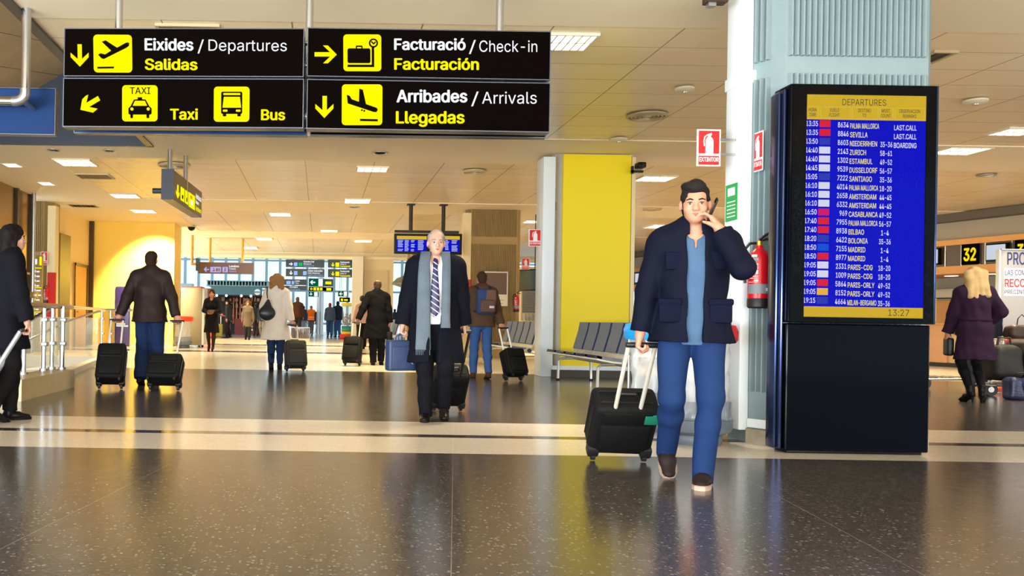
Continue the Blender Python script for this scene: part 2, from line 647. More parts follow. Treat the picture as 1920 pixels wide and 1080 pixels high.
def concrete(name, base, board=0.32):
    m, n, l, b = node_mat(name)
    t = n.new('ShaderNodeTexCoord')
    mp = n.new('ShaderNodeMapping'); mp.inputs['Rotation'].default_value = (0, 0, R(18)); l.new(t.outputs['Object'], mp.inputs[0])
    sx = n.new('ShaderNodeSeparateXYZ'); l.new(mp.outputs[0], sx.inputs[0])
    md = n.new('ShaderNodeMath'); md.operation = 'PINGPONG'; md.inputs[1].default_value = board
    l.new(sx.outputs['X'], md.inputs[0])
    jl = n.new('ShaderNodeMath'); jl.operation = 'LESS_THAN'; jl.inputs[1].default_value = 0.008; l.new(md.outputs[0], jl.inputs[0])
    nz = n.new('ShaderNodeTexNoise'); nz.inputs['Scale'].default_value = 3; nz.inputs['Detail'].default_value = 8
    l.new(t.outputs['Object'], nz.inputs['Vector'])
    c = lin(base)
    m0 = n.new('ShaderNodeMix'); m0.data_type = 'RGBA'
    m0.inputs['A'].default_value = (*[x * .75 for x in c], 1); m0.inputs['B'].default_value = (*[x * 1.2 for x in c], 1)
    l.new(nz.outputs[0], m0.inputs['Factor'])
    mx = n.new('ShaderNodeMix'); mx.data_type = 'RGBA'
    l.new(m0.outputs['Result'], mx.inputs['A']); mx.inputs['B'].default_value = (*[x * .4 for x in c], 1)
    l.new(jl.outputs[0], mx.inputs['Factor']); l.new(mx.outputs['Result'], b.inputs['Base Color'])
    b.inputs['Roughness'].default_value = 0.85
    return m


sl = lambda x: 5.13 + 0.6 * (x + 4.57)
struct('ceiling_shell', MB().add([(-9, -4, sl(-9)), (-1, -4, sl(-1)), (-1, 16, sl(-1)), (-9, 16, sl(-9)),
                                   (-9, -4, sl(-9) + .2), (-1, -4, sl(-1) + .2), (-1, 16, sl(-1) + .2), (-9, 16, sl(-9) + .2)],
                                  [(0, 3, 2, 1), (4, 5, 6, 7), (0, 1, 5, 4), (1, 2, 6, 5), (2, 3, 7, 6), (3, 0, 4, 7)]),
       concrete('board_concrete', (168, 140, 104)), smooth=False)

# ---- left side: bronze glazed partition, pale corridor wall, yellow wall
M_BRONZE = mat('bronze_panel', (120, 92, 48), 0.22, 0.75)
M_BRFR = mat('bronze_frame', (58, 44, 26), 0.4, 0.4)
struct('wall_left', MB().box(-7.4, 9.0, 0, -7.22, 21.2, CZ), M_BRONZE, smooth=False)
fr = MB()
for y in (12.6, 14.7, 16.8, 18.9, 20.15, 21.15):
    fr.box(-7.22, y - 0.06, 0, -7.16, y + 0.06, CZ)
for z in (1.95,):
    fr.box(-7.22, 9, z - 0.03, -7.17, 21.2, z + 0.03)
struct('trim_2', fr, M_BRFR, smooth=False)
M_PALE = mat('pale_cream_wall', (236, 212, 160), 0.55)
M_YEL = mat('yellow_wall', (250, 216, 92), 0.5)
M_WOOD = mat('light_wood', (206, 152, 84), 0.45, var=0.12, vscale=3, stretch=(1, 1, 0.1))
struct('wall_corridor', MB().box(-7.6, 23.6, 0, -7.32, 27, CZ), M_PALE, smooth=False)
struct('wall_yellow', MB().box(-7.3, 27.0, 0, -4.64, 28.3, CZ), M_YEL, smooth=False)
struct('trim_3', MB().box(-7.36, 26.9, 0, -7.18, 27.0, CZ), M_BRFR, smooth=False)
struct('baseboard_yellow', MB().box(-7.2, 26.98, 0, -4.64, 27.0, 0.1), mat('base_cream', (220, 190, 120), 0.5), smooth=False)
dr = struct('door_1', MB().box(-7.32, 25.2, 0, -7.27, 26.6, 2.5), M_WOOD, smooth=False)
MB().box(-7.27, 25.2, 0, -7.24, 25.28, 2.5).box(-7.27, 26.52, 0, -7.24, 26.6, 2.5).box(-7.27, 25.2, 2.42, -7.24, 26.6, 2.5).build('door_frame', M_BRFR, dr, False)
MB().cyl((-7.27, 25.45, 1.05), (-7.2, 25.45, 1.05), 0.02).build('door_handle', MT('chrome', (210, 212, 214), 0.15, 1.0), dr)
lf = W(117, 500, 23.9)
struct('door_2', MB().rbox(lf.x - 0.08, 23.4, 0, lf.x + 0.08, 24.4, 3.2, 0.01, 1), mat('dark_door_leaf', (54, 38, 24), 0.4))

# ---- far fascia and glazed hall beyond
M_WHITE = mat('white_wall', (236, 230, 216), 0.5)
M_BEIGE = mat('beige_wall', (232, 214, 172), 0.5)
struct('wall_far', MB().box(2.0, 40.5, 0, 3.45, 40.9, CZ), M_BEIGE, smooth=False)
struct('wall_pier', MB().box(1.5, 40.2, 0, 2.0, 40.9, CZ), M_WHITE, smooth=False)
struct('trim_4', MB().box(-9, 40.4, CZ - 0.12, 14, 40.9, 4.6), M_PLASTER, smooth=False)
struct('trim_5', MB().box(2.05, 40.46, 1.5, 3.2, 40.5, 3.3), mat('wall_panel', (214, 196, 156), 0.5), smooth=False)
struct('wall_shops', MB().box(5.6, 41.5, 0, 14, 41.8, 2.4), M_BEIGE, smooth=False)
M_MUL = mat('glazing_bar', (150, 178, 188), 0.35, 0.3)
M_GL = glass('hall_glass', (200, 230, 235), 0.12)
y = 63.0
g = MB()
for i in range(36):
    x = -17 + i * 1.0
    g.box(x - 0.09, y - 0.15, 0, x + 0.09, y + 0.15, 10)
for z in (0.6, 3.0, 5.2, 7.5, 10):
    g.box(-17, y - 0.1, z - 0.07, 19, y + 0.1, z + 0.07)
win = struct('window_1', g, M_MUL, smooth=False)
MB().box(-17, y - 0.02, 0, 19, y + 0.02, 10).build('pane', M_GL, win, False)
struct('wall_hall_block', MB().box(-17.5, 55, 0, -8.3, 56, 3.1).box(-17.5, 50.0, 3.1, -8.3, 50.3, 3.4), mat('teal_white_block', (176, 206, 212), 0.5), smooth=False)

# ---- right: ticket hall back wall, running from near right to far left
A_ = Vector((17.9, 16.0, 0)); B_ = Vector((12.7, 37.6, 0))
CKd = (B_ - A_).normalized(); CKL = (B_ - A_).length
CKn = Vector((CKd.y, -CKd.x, 0)) * -1.0          # towards the hall (negative x)
CKM = Matrix(((CKd.x, CKn.x, 0, A_.x), (CKd.y, CKn.y, 0, A_.y), (0, 0, 1, 0), (0, 0, 0, 1)))   # local x along, y towards hall


def ck_box(mb, x0, x1, y0, y1, z0, z1):
    b = MB().box(x0, y0, z0, x1, y1, z1).xf(CKM)
    if CKM.to_3x3().determinant() < 0:
        b.f = [f[::-1] for f in b.f]
    return mb.join(b)


M_GREYB = mat('grey_bulkhead', (158, 150, 138), 0.5)
M_DKB = mat('dark_ceiling_edge', (74, 68, 66), 0.5)
M_ORANGE = mat('orange_wood_trim', (222, 160, 84), 0.4, var=0.08, vscale=4)
M_CKBACK = mat('ticket_back_wall', (150, 150, 140), 0.55)
struct('trim_6', ck_box(MB(), -3, CKL, -0.3, 0.35, CZ - 0.2, CZ), M_DKB, smooth=False)
struct('wall_bulkhead', ck_box(MB(), -3, CKL, -0.3, 0.0, 3.14, CZ - 0.2), M_GREYB, smooth=False)
struct('trim_7', ck_box(MB(), -3, CKL, -0.25, 0.08, 3.12, 3.26), M_ORANGE, smooth=False)
struct('trim_8', ck_box(MB(), -3, CKL, -1.6, 0.06, 2.38, 2.58), M_ORANGE, smooth=False)
struct('wall_right', ck_box(MB(), -3, CKL, -1.9, -1.6, 0, 3.2), M_CKBACK, smooth=False)
struct('trim_9', ck_box(MB(), -3, CKL, -1.6, -1.5, 0.0, 1.9), M_ORANGE, smooth=False)

# ---- columns
M_CONC_B = mat('painted_concrete', (128, 147, 152), 0.65, bump=0.25, bscale=40, var=0.12, vscale=5)
M_CONC_W = mat('brown_concrete', (156, 132, 86), 0.65, bump=0.2, bscale=40, var=0.1, vscale=5)
M_CASE = mat('white_casing', (236, 244, 250), 0.35)
M_CASEW = mat('cream_casing', (236, 218, 172), 0.4)
M_STONE = mat('stone_skirting', (150, 140, 122), 0.5, bump=0.2, bscale=30, var=0.35, vscale=14)


def column(name, x0, x1, yf, yb, m, ch_l=0.12, ch_r=0.1, band=(2.94, 3.08), rib=0.044, dl=0.23, front_ribs=True):
    """chamfered column with vertical ribs on its front and on the left chamfer"""
    mb = MB()
    pl = [(x0 + ch_l, yf), (x1 - ch_r, yf), (x1, yf + ch_r * 1.2), (x1, yb), (x0, yb), (x0, yf + dl)]
    n = len(pl)
    mb.add([(p[0], p[1], 0) for p in pl] + [(p[0], p[1], CZ) for p in pl],
           [(i, (i + 1) % n, n + (i + 1) % n, n + i) for i in range(n)])
    o = struct(name, mb, m, smooth=False)

    def ribs(a, b, z0, z1):
        a = Vector((*a, 0)); b = Vector((*b, 0)); d = b - a
        k = max(2, int(d.length / rib)); d /= k
        nn = Vector((d.y, -d.x, 0)).normalized()
        r = MB()
        for i in range(k):
            p = a + d * i
            prof = [(0.0, 0.0), (0.12, 0.022), (0.24, 0.038), (0.46, 0.038), (0.58, 0.022), (0.68, 0.0)]
            vs = []
            for z in (z0, z1):
                for s_, e in prof:
                    q = p + d * s_ + nn * e
                    vs.append((q.x, q.y, z))
            m_ = len(prof)
            r.add(vs, [(j, j + 1, m_ + j + 1, m_ + j) for j in range(m_ - 1)] + [tuple(range(m_))[::-1], tuple(range(m_, 2 * m_))])
        return r
    rb = MB()
    for z0, z1 in ((0.42, band[0]), (band[1], CZ)):
        if front_ribs:
            rb.join(ribs((x0 + ch_l + 0.02, yf), (x1 - ch_r - 0.02, yf), z0, z1))
        a = Vector((x0, yf + dl)); b = Vector((x0 + ch_l, yf))
        rb.join(ribs(tuple(a + (b - a) * 0.06), tuple(a + (b - a) * 0.62), z0, z1))
    rb.build('ribs', m, o, True, 60)
    return o


col1 = column('column_1', 3.5, 4.86, 6.72, 7.3, M_CONC_B, 0.13, 0.1)
# casing of the near column
cz = struct('trim_10', MB().rbox(3.42, 6.95, 0.1, 3.5, 7.25, CZ, 0.012), M_CASE)
MB().rbox(3.41, 6.93, 2.93, 3.535, 7.26, 3.03, 0.006).build('clamp_band', M_CASE, cz)
struct('baseboard_1', MB().prism([(3.49, 6.94), (3.62, 6.7), (4.78, 6.7), (4.78, 6.69), (3.615, 6.69), (3.48, 6.93)], lambda u, v, w: (u, v, w), 0.13, 0.2), M_CASE, smooth=False)
struct('baseboard_2', MB().prism([(3.5, 6.95), (3.63, 6.72), (4.78, 6.72), (4.78, 6.68), (3.61, 6.68), (3.47, 6.93)], lambda u, v, w: (u, v, w), 0.0, 0.12), M_STONE, smooth=False)

# second column: yellow panel on its front
c2l, c2r = W(1040, 500, 15.0).x, W(1187, 500, 15.0).x
col2 = column('column_2', c2l - 0.02, c2r + 0.04, 15.0, 15.7, mat('grey_concrete', (190, 184, 172), 0.6, var=0.1, vscale=5), 0.12, 0.06, front_ribs=False, dl=0.2)
pz = struct('trim_11', MB().box(W(1053, 500, 14.95).x, 14.93, 0.16, W(1180, 500, 14.95).x, 15.0, CZ - 0.02), mat('yellow_panel', (248, 222, 24), 0.35), smooth=False)
struct('baseboard_3', MB().box(c2l - 0.05, 14.9, 0, c2r + 0.02, 15.0, 0.13), MT('dark_plinth', (64, 56, 46), 0.4), smooth=False)
struct('baseboard_4', MB().box(c2l - 0.05, 14.88, 0.13, c2r + 0.02, 15.0, 0.2), M_CASE, smooth=False)
cx0, cx1 = W(1015, 500, 15.0).x, W(1038, 500, 15.0).x
struct('trim_12', MB().rbox(cx0, 14.95, 0, cx1, 15.4, CZ - 0.06, 0.015), M_CASE)
struct('trim_13', MB().rbox(W(1181, 500, 14.96).x, 14.92, 0.2, W(1188, 500, 14.96).x, 15.0, CZ - 0.05, 0.008), M_CASEW)

# third column, ribbed brown
c3l, c3r = W(868, 500, 22.6).x, W(976, 500, 22.6).x
col3 = column('column_3', c3l + 0.1, c3r, 22.6, 23.4, M_CONC_W, 0.1, 0.08, band=(3.0, 3.2))
cs3 = struct('trim_14', MB().rbox(c3l - 0.02, 22.55, 0, c3l + 0.2, 22.85, CZ - 0.1, 0.01), M_CASEW)
MB().box(c3l - 0.03, 22.54, 1.3, c3l + 0.21, 22.6, 2.05).build('red_panel', mat('red_panel', (176, 26, 22), 0.4), cs3, False)
# fourth column further back, and the one on the left row
c4l, c4r = W(766, 500, 30.2).x, W(835, 500, 30.2).x
column('column_4', c4l, c4r, 30.2, 31.0, M_CONC_W, 0.1, 0.08)
c5l, c5r = W(57, 500, 22.4).x, W(92, 500, 22.4).x
column('column_5', c5l, c5r + 0.05, 22.4, 23.1, M_CONC_W, 0.05, 0.2, band=(2.35, 2.6))
cs5 = struct('trim_15', MB().rbox(W(90, 500, 22.4).x, 22.3, 0, W(105, 500, 22.4).x, 22.6, CZ - 0.12, 0.01), M_CASEW)
MB().box(W(90, 500, 22.3).x - 0.01, 22.28, 0.8, W(105, 500, 22.3).x + 0.01, 22.32, 2.05).build('red_panel', mat('red_panel', (190, 24, 16), 0.4), cs5, False)

# ---- stairwell below the railing
M_MARB = mat('white_marble', (206, 204, 198), 0.25, var=0.08, vscale=4)
M_PLIN = mat('sand_stone_kerb', (200, 178, 134), 0.35, bump=0.1, bscale=30, var=0.14, vscale=5)
wl = MB()
wl.add([(hxr(HY0), HY0, 0), (hxr(HY1), HY1, 0), (hxr(HY1), HY1, -3), (hxr(HY0), HY0, -3)], [(0, 1, 2, 3)])
wl.add([(HX0, HY0, 0), (HX0, HY1, 0), (HX0, HY1, -3), (HX0, HY0, -3)], [(3, 2, 1, 0)])
wl.add([(HX0, HY1, 0), (hxr(HY1), HY1, 0), (hxr(HY1), HY1, -3), (HX0, HY1, -3)], [(0, 3, 2, 1)])
wl.add([(HX0, HY0, 0), (HX1, HY0, 0), (HX1, HY0, -3), (HX0, HY0, -3)], [(0, 1, 2, 3)])
struct('wall_stairwell', wl, M_MARB, smooth=False)
st = MB()
for i in range(18):
    st.box(HX0, HY1 - 0.3 * (i + 1), -3.0, hxr(HY1 - 0.3 * i), HY1 - 0.3 * i, -0.165 * (i + 1))
struct('floor_stairs', st, M_MARB, smooth=False)

# ================================================================== CEILING FITTINGS
M_CHROME = mat('brushed_chrome', (205, 208, 212), 0.18, 1.0)
M_STEEL = mat('satin_steel', (180, 182, 184), 0.32, 0.9)
M_BLACK = mat('black_plastic', (9, 9, 10), 0.4, spec=0.2)
M_BLKMET = mat('black_metal', (24, 22, 20), 0.45, 0.3)
M_FRAMEW = mat('pale_frame', (232, 220, 190), 0.4)
M_DIFF = emis('lit_diffuser', (255, 248, 228), 2.2)
M_SPOT = emis('spot_lens', (255, 240, 210), 2.0)


def C(px, py):
    u, v = uv(px, py)
    d = FOC * (CZ - HC) / -v
    return Vector((u * d / FOC, d, CZ))


def luminaire(px0, px1, py0, py1, label, power=None, color=WARM, group='recessed light panels in the ceiling', cells=4):
    cm = (py0 + py1) / 2
    a = C(px0, cm); b = C(px1, cm)
    yn = C((px0 + px1) / 2, py0).y; yf = C((px0 + px1) / 2, py1).y
    wx = abs(b.x - a.x); wy = max(0.25, yf - yn)
    cx, cy = (a.x + b.x) / 2, (yn + yf) / 2
    t = thing('ceiling_light', label, 'light', (cx, cy, CZ), 0, group)
    f = MB()
    e = 0.025
    hx, hy = wx / 2, wy / 2
    f.box(-hx, -hy, -0.012, hx, -hy + e, 0.02).box(-hx, hy - e, -0.012, hx, hy, 0.02).box(-hx, -hy + e, -0.012, -hx + e, hy - e, 0.02).box(hx - e, -hy + e, -0.012, hx, hy - e, 0.02)
    f.build('frame', M_FRAMEW, t, False)
    MB().box(-hx + e, -hy + e, -0.004, hx - e, hy - e, 0.01).build('diffuser', M_DIFF, t, False)
    if cells:
        g = MB()
        for i in range(1, cells):
            x = -hx + wx * i / cells
            g.box(x - 0.006, -hy + e, -0.011, x + 0.006, hy - e, -0.004)
        g.box(-hx + e, -0.006, -0.011, hx - e, 0.006, -0.004)
        g.build('louvre', M_STEEL, t, False)
    if power:
        area((cx, cy, CZ - 0.05), (0, 0, -1), wx, wy, power * (0.7 if cy < 15 else 1.7), color, 105)
    return t


luminaire(1018, 1112, 64, 94, 'large lit ceiling panel just right of the black check-in sign', 95, (1, .86, .64), cells=6)
luminaire(108, 176, 299, 311, 'lit ceiling panel above the yellow wall, beside the dark ceiling vent', 60)
luminaire(668, 728, 313, 322, 'lit ceiling panel below the black arrivals sign', 75)
luminaire(645, 695, 373, 381, 'small lit ceiling panel left of the two hanging monitors', 70)
luminaire(505, 546, 399, 405, 'lit ceiling strip above the woman in the cream coat', 60)
luminaire(1195, 1262, 330, 340, 'lit ceiling panel right of the yellow column, near the security camera', 70)
luminaire(1215, 1252, 421, 428, 'small lit ceiling panel low beside the yellow column', 60)
luminaire(1757, 1842, 276, 290, 'lit ceiling panel immediately right of the departures board', 90, (1, .8, .5))
luminaire(1868, 1940, 240, 254, 'bright ceiling panel cut by the edge, high right of the departures board', 90, (1, .8, .5))
luminaire(210, 260, 364, 371, 'lit ceiling strip just behind the angled hanging sign', 55)
luminaire(247, 291, 393, 399, 'lit ceiling strip second row above the yellow wall', 50)
luminaire(268, 306, 417, 422, 'lit ceiling strip close to the top of the yellow wall', 40)
luminaire(480, 511, 446, 450, 'far lit strip over the toilets sign', 60, cells=0)
luminaire(455, 483, 463, 467, 'farther lit strip just above the toilets sign', 50, cells=0)
luminaire(664, 698, 450, 454, 'far lit strip left of the hanging monitors', 60, cells=0)
luminaire(600, 634, 431, 435, 'far lit strip above the hall signs', 60, cells=0)
luminaire(982, 1014, 413, 418, 'lit strip above the extinguisher sign by the ribbed brown column', 60, cells=0)
# rows of the same fittings over the parts of the hall outside the picture
area((-5.5, 7.0, CZ + 0.9), (0, 0, -1), 1.2, 0.6, 40, WARM)
area((9.5, 9.5, CZ - .06), (0, 0, -1), 1.2, 1.2, 95, (1, .9, .74), 110)
area((13.5, 13.5, CZ - .06), (0, 0, -1), 1.2, 1.2, 95, (1, .9, .74), 110)
area((12.0, 19.5, CZ - .06), (0, 0, -1), 1.2, 1.2, 180, (1, .82, .55), 110)
area((9.0, 26.0, CZ - .06), (0, 0, -1), 1.2, 1.2, 95, (1, .9, .74), 110)
area((0.5, 11.0, CZ - .06), (0, 0, -1), 1.2, 0.6, 70, (1, .84, .6), 110)

# small square downlights on the plaster at the left
for (x0, x1, y0, y1), lb in (((8, 38, 306, 313), 'small square lit downlight near the frame edge, above the bronze wall'),
                             ((74, 100, 341, 347), 'small square lit downlight above the brown column by the stairs')):
    luminaire(x0, x1, y0, y1, lb, 25, WARM, 'square downlights on the plaster ceiling', 0)


def disc(px0, px1, py, label, kind):
    a = C(px0, py); b = C(px1, py)
    r = (b.x - a.x) / 2
    t = thing({'down': 'recessed_downlight', 'smoke': 'smoke_detector', 'air': 'air_diffuser', 'dome': 'dome_camera'}[kind], label,
              {'down': 'downlight', 'smoke': 'smoke detector', 'air': 'air vent', 'dome': 'camera'}[kind], ((a.x + b.x) / 2, a.y, CZ),
              0, {'down': 'round ceiling downlights', 'smoke': 'round ceiling detectors', 'air': 'round ceiling air diffusers', 'dome': None}[kind])
    if kind == 'down':
        MB().lathe([(r * 0.7, 0.005), (r, 0.0), (r, -0.012), (r * 0.8, -0.014), (r * 0.72, 0.0)], seg=24).build('ring', M_STEEL, t)
        MB().lathe([(0.0, 0.002), (r * 0.72, 0.002)], seg=24).build('lens', M_SPOT, t)
    elif kind == 'smoke':
        MB().lathe([(r, 0.0), (r, -0.02), (r * 0.85, -0.035), (r * 0.5, -0.05), (0, -0.052)][::-1], seg=24).build('housing', M_FRAMEW, t)
        MB().lathe([(r * 0.3, -0.05), (r * 0.28, -0.06), (0, -0.062)][::-1], seg=16).build('sensor', M_STEEL, t)
    elif kind == 'air':
        mb = MB()
        for i in range(5):
            q = r * (1 - i * 0.19)
            mb.lathe([(q, 0.0), (q, -0.02 + 0.002 * i), (q * 0.9, -0.035), (q * 0.86, -0.02), (q * 0.86, 0.0)], seg=28)
        mb.build('rings', MT('vent_metal', (190, 172, 136), 0.45, 0.2), t)
        MB().lathe([(0, 0.003), (r * 0.98, 0.003)], seg=28).build('throat', MT('vent_dark', (70, 56, 38), 0.7), t)
    else:
        MB().lathe([(r * 1.2, 0), (r * 1.2, -0.03), (r, -0.03)], seg=16).build('base', M_FRAMEW, t)
        MB().ball((0, 0, -0.03), r, 16, 10).build('dome', M_BLACK, t)
    return t


disc(1266, 1302, 165, 'round white detector on the near ceiling trays, left of the white pillar casing', 'smoke')
disc(1808, 1851, 188, 'round white detector on the ceiling right of the departures board', 'smoke')
disc(1144, 1176, 260, 'round white detector above the yellow column', 'smoke')
disc(88, 112, 281, 'round downlight beneath the navy fascia, nearer the frame edge', 'down')
disc(193, 216, 282, 'round downlight beneath the tip of the navy fascia', 'down')
disc(697, 729, 286, 'round downlight under the arrivals sign on the plaster band', 'down')
disc(1833, 1868, 328, 'small round downlight below the bright ceiling panel on the right', 'down')
disc(655, 675, 388, 'tiny round downlight over the far corridor left of the monitors', 'down')
disc(1176, 1252, 216, 'large round air diffuser on the ceiling above the security camera', 'air')
disc(868, 912, 320, 'round air diffuser on the ceiling left of the yellow column', 'air')
disc(296, 356, 309, 'round air diffuser behind the poles of the angled sign', 'air')
disc(1205, 1242, 391, 'round air diffuser low over the check-in hall, beside the yellow column', 'air')
disc(352, 366, 424, 'small black dome camera on the ceiling beside the yellow wall', 'dome')
disc(1210, 1216, 460, 'tiny black dome camera on the ceiling above the far check-in monitors', 'dome')


def vent(px0, px1, py0, py1, label, m, slats=8):
    cm = (py0 + py1) / 2
    a = C(px0, cm); b = C(px1, cm)
    yn = C(px0, py0).y; yf = C(px0, py1).y
    t = thing('ceiling_vent', label, 'air vent', ((a.x + b.x) / 2, (yn + yf) / 2, CZ), 0, 'rectangular ceiling vents')
    hx, hy = (b.x - a.x) / 2, (yf - yn) / 2
    f = MB(); e = 0.03
    f.box(-hx, -hy, -0.012, hx, -hy + e, 0.02).box(-hx, hy - e, -0.012, hx, hy, 0.02).box(-hx, -hy + e, -0.012, -hx + e, hy - e, 0.02).box(hx - e, -hy + e, -0.012, hx, hy - e, 0.02)
    f.build('frame', MT('vent_metal', (190, 172, 136), 0.45, 0.2), t, False)
    s_ = MB()
    for i in range(slats):
        x = -hx + e + (2 * hx - 2 * e) * (i + 0.5) / slats
        s_.box(x - 0.006, -hy + e, -0.008, x + 0.006, hy - e, 0.0)
    s_.build('slats', m, t, False)
    MB().box(-hx + e, -hy + e, 0.0, hx - e, hy - e, 0.012).build('backing', MT('vent_dark', (70, 56, 38), 0.7), t, False)


M_VENTB = mat('vent_slat', (96, 78, 48), 0.5)
vent(146, 208, 326, 335, 'dark rectangular vent on the ceiling beside the lit panel at left', M_VENTB, 14)
vent(131, 181, 383, 388, 'yellowish flat vent on the plaster ceiling in front of the yellow wall', mat('vent_slat_cream', (200, 168, 96), 0.5), 6)
vent(292, 412, 46, 53, 'long slot vent on the plaster just above the departures sign', M_VENTB, 40)
vent(1728, 1775, 96, 118, 'open dark ceiling vent beside the top of the blue-grey pillar', MT('vent_dark', (70, 56, 38), 0.7), 2)

# spot that washes the yellow wall
sl_ = bpy.data.lights.new('wall_washer', 'SPOT')
sl_.energy = 3200; sl_.color = (1.0, 0.86, 0.5); sl_.spot_size = R(74); sl_.spot_blend = 0.75; sl_.shadow_soft_size = 0.06
so = bpy.data.objects.new('wall_washer', sl_); COL.objects.link(so)
so.location = (-5.0, 25.2, CZ - 0.05)
so.rotation_euler = (Vector((-5.25, 27.0, 1.9)) - Vector(so.location)).to_track_quat('-Z', 'Y').to_euler()

# ================================================================== HANGING SIGNS
M_SIGNBK = mat('black_sign_face', (9, 6, 5), 0.5, spec=0.0)
M_SIGNED = mat('sign_edge', (92, 96, 108), 0.3, 0.8)
M_SY = emis('sign_yellow', (255, 240, 0), 0.95)
M_SW = emis('sign_white', (250, 250, 255), 0.9)
M_SL = emis('sign_lilac', (186, 172, 232), 0.9)
M_SB = mat('sign_black_symbol', (10, 7, 6), 0.5, spec=0.0)
M_SG = emis('sign_green', (10, 140, 90), 0.6)
M_NAVYB = mat('navy_sign_back', (22, 50, 96), 0.5, spec=0.1)


class Sign:
    def __init__(s, name, label, cat, TL, TR, BR, BL, dL, dR, depth=0.12, face=None, edge=True, group=None, zb=None):
        a = W(BL[0], BL[1], dL); b = W(BR[0], BR[1], dR)
        ta = W(TL[0], TL[1], dL); tb = W(TR[0], TR[1], dR)
        fl = Vector((b.x - a.x, b.y - a.y))
        s.w = fl.length
        s.h = ((ta.z - a.z) + (tb.z - b.z)) / 2
        z0 = (a.z + b.z) / 2
        s.root = thing(name, label, cat, (a.x, a.y, z0), math.atan2(fl.y, fl.x), group)
        s.q = quad_map(TL, TR, BR, BL, s.w, s.h)
        s.depth = depth
        MB().rbox(0, 0, 0, s.w, depth, s.h, 0.006, 1).build('panel', face or M_SIGNBK, s.root)
        if edge:
            e = MB()
            t_ = 0.008
            e.box(-t_, -0.004, -t_, s.w + t_, depth + .004, 0.0).box(-t_, -0.004, s.h, s.w + t_, depth + .004, s.h + t_)
            e.box(-t_, -0.004, 0, 0, depth + .004, s.h).box(s.w, -0.004, 0, s.w + t_, depth + .004, s.h)
            e.build('frame', M_SIGNED, s.root, False)
        s.k = s.w / (BR[0] - BL[0])

    def f(s, px, py, w):
        u, v = s.q(px, py)
        return (u, -w, v)

    def poly(s, name, polys, m, w=0.003, parent=None, base=0.0):
        mb = MB()
        for p in polys:
            mb.prism(p, s.f, base, w)
        # prism() assumes v up; pixel y runs down, so flip
        mb.f = [f[::-1] for f in mb.f]
        o = mb.build(name, m, parent or s.root, False)
        return o

    def text(s, items, m, w=0.003):
        mb = MB()
        for it in items:
            txt, x0, x1, yt, yb, bold = it[:6]
            text(mb, txt, x0, x1, yt, yb, s.f, w, bold, *(it[6:]))
        return mb.build('lettering', m, s.root, False)


def z1(p): return [(x / 3, y / 3) for x, y in p]
def z2(p): return [(560 + x / 3, y / 3) for x, y in p]


# departures (upper left)
s1 = Sign('hanging_sign', 'upper black hanging sign reading Eixides, Departures and Salidas with a take-off symbol', 'sign',
          (124, 56), (568.5, 53.5), (567.7, 142), (121, 142.5), 7.36, 7.27, group='big hanging direction signs')
s1.poly('arrow', [z1([(440, 253), (464, 253), (464, 335), (502, 300), (502, 325), (451, 378), (400, 325), (400, 300), (440, 335)])], M_SY)
pg = s1.poly('pictogram', [z1(rrect(530, 198, 748, 410, 22))], M_SY, 0.002)
s1.poly('symbol', [z1([(733, 245), (731, 260), (715, 272), (588, 335), (575, 331), (556, 311), (570, 303), (596, 309), (630, 288), (578, 238), (599, 230), (664, 271), (712, 244), (724, 241)]),
                   z1([(551, 379), (645, 377), (645, 387), (551, 389)])], M_SB, 0.004, pg, 0.002)
s1.text([('Eixides', 273, 364.5, 72.5, 94.5, 0.022), ('/', 372, 384, 75, 97, 0), ('Departures', 392.5, 538, 74, 95, 0.0)], M_SW)
s1.text([('Salidas', 273, 372, 110.5, 131, 0.022)], M_SY)
# taxi / bus (lower left)
s3 = Sign('hanging_sign', 'lower black hanging sign reading Taxi and Bus with two vehicle symbols', 'sign',
          (120.5, 148.5), (567.5, 149), (567, 239), (119, 236), 7.36, 7.27, group='big hanging direction signs')
s3.poly('arrow', [z1([(484, 540), (498, 534), (487, 580), (553, 541), (566, 565), (503, 602), (551, 612), (525, 634), (454, 618), (464, 560)])], M_SY)
pg = s3.poly('pictogram', [z1(rrect(690, 480, 890, 683, 20))], M_SY, 0.002)
tx = s3.poly('symbol', [z1([(778, 548), (803, 548), (803, 559), (823, 561), (844, 598), (857, 610), (857, 640), (850, 645), (732, 645), (726, 640), (726, 610), (738, 598), (757, 561), (778, 559)]),
                        z1(rrect(737, 640, 752, 665, 5)), z1(rrect(828, 640, 844, 665, 5))], M_SB, 0.004, pg, 0.002)
s3.poly('symbol_detail', [z1([(763, 568), (819, 568), (832, 596), (750, 596)]), z1(circ(746, 614, 9)), z1(circ(838, 614, 9))], M_SY, 0.0055, pg, 0.003)
mb = MB(); text(mb, 'TAXI', 244.5, 283, 164, 176.5, s3.f, 0.003, 0.008); mb.build('lettering', M_SB, pg, False)
pg = s3.poly('pictogram', [z1(rrect(1206, 487, 1405, 685, 20))], M_SY, 0.002)
s3.poly('symbol', [z1(rrect(1247, 516, 1365, 641, 8)), z1(rrect(1257, 638, 1276, 655, 4)), z1(rrect(1338, 638, 1357, 655, 4))], M_SB, 0.004, pg, 0.002)
s3.poly('symbol_detail', [z1(rrect(1259, 524, 1354, 535, 3)), z1([(1262, 545), (1352, 545), (1359, 606), (1255, 606)]), z1(rrect(1257, 617, 1283, 629, 4)), z1(rrect(1330, 617, 1356, 629, 4))], M_SY, 0.0055, pg, 0.003)
s3.text([('Taxi', 320, 372.5, 204, 224, 0.022), ('Bus', 490, 535, 205, 225, 0.022)], M_SY)
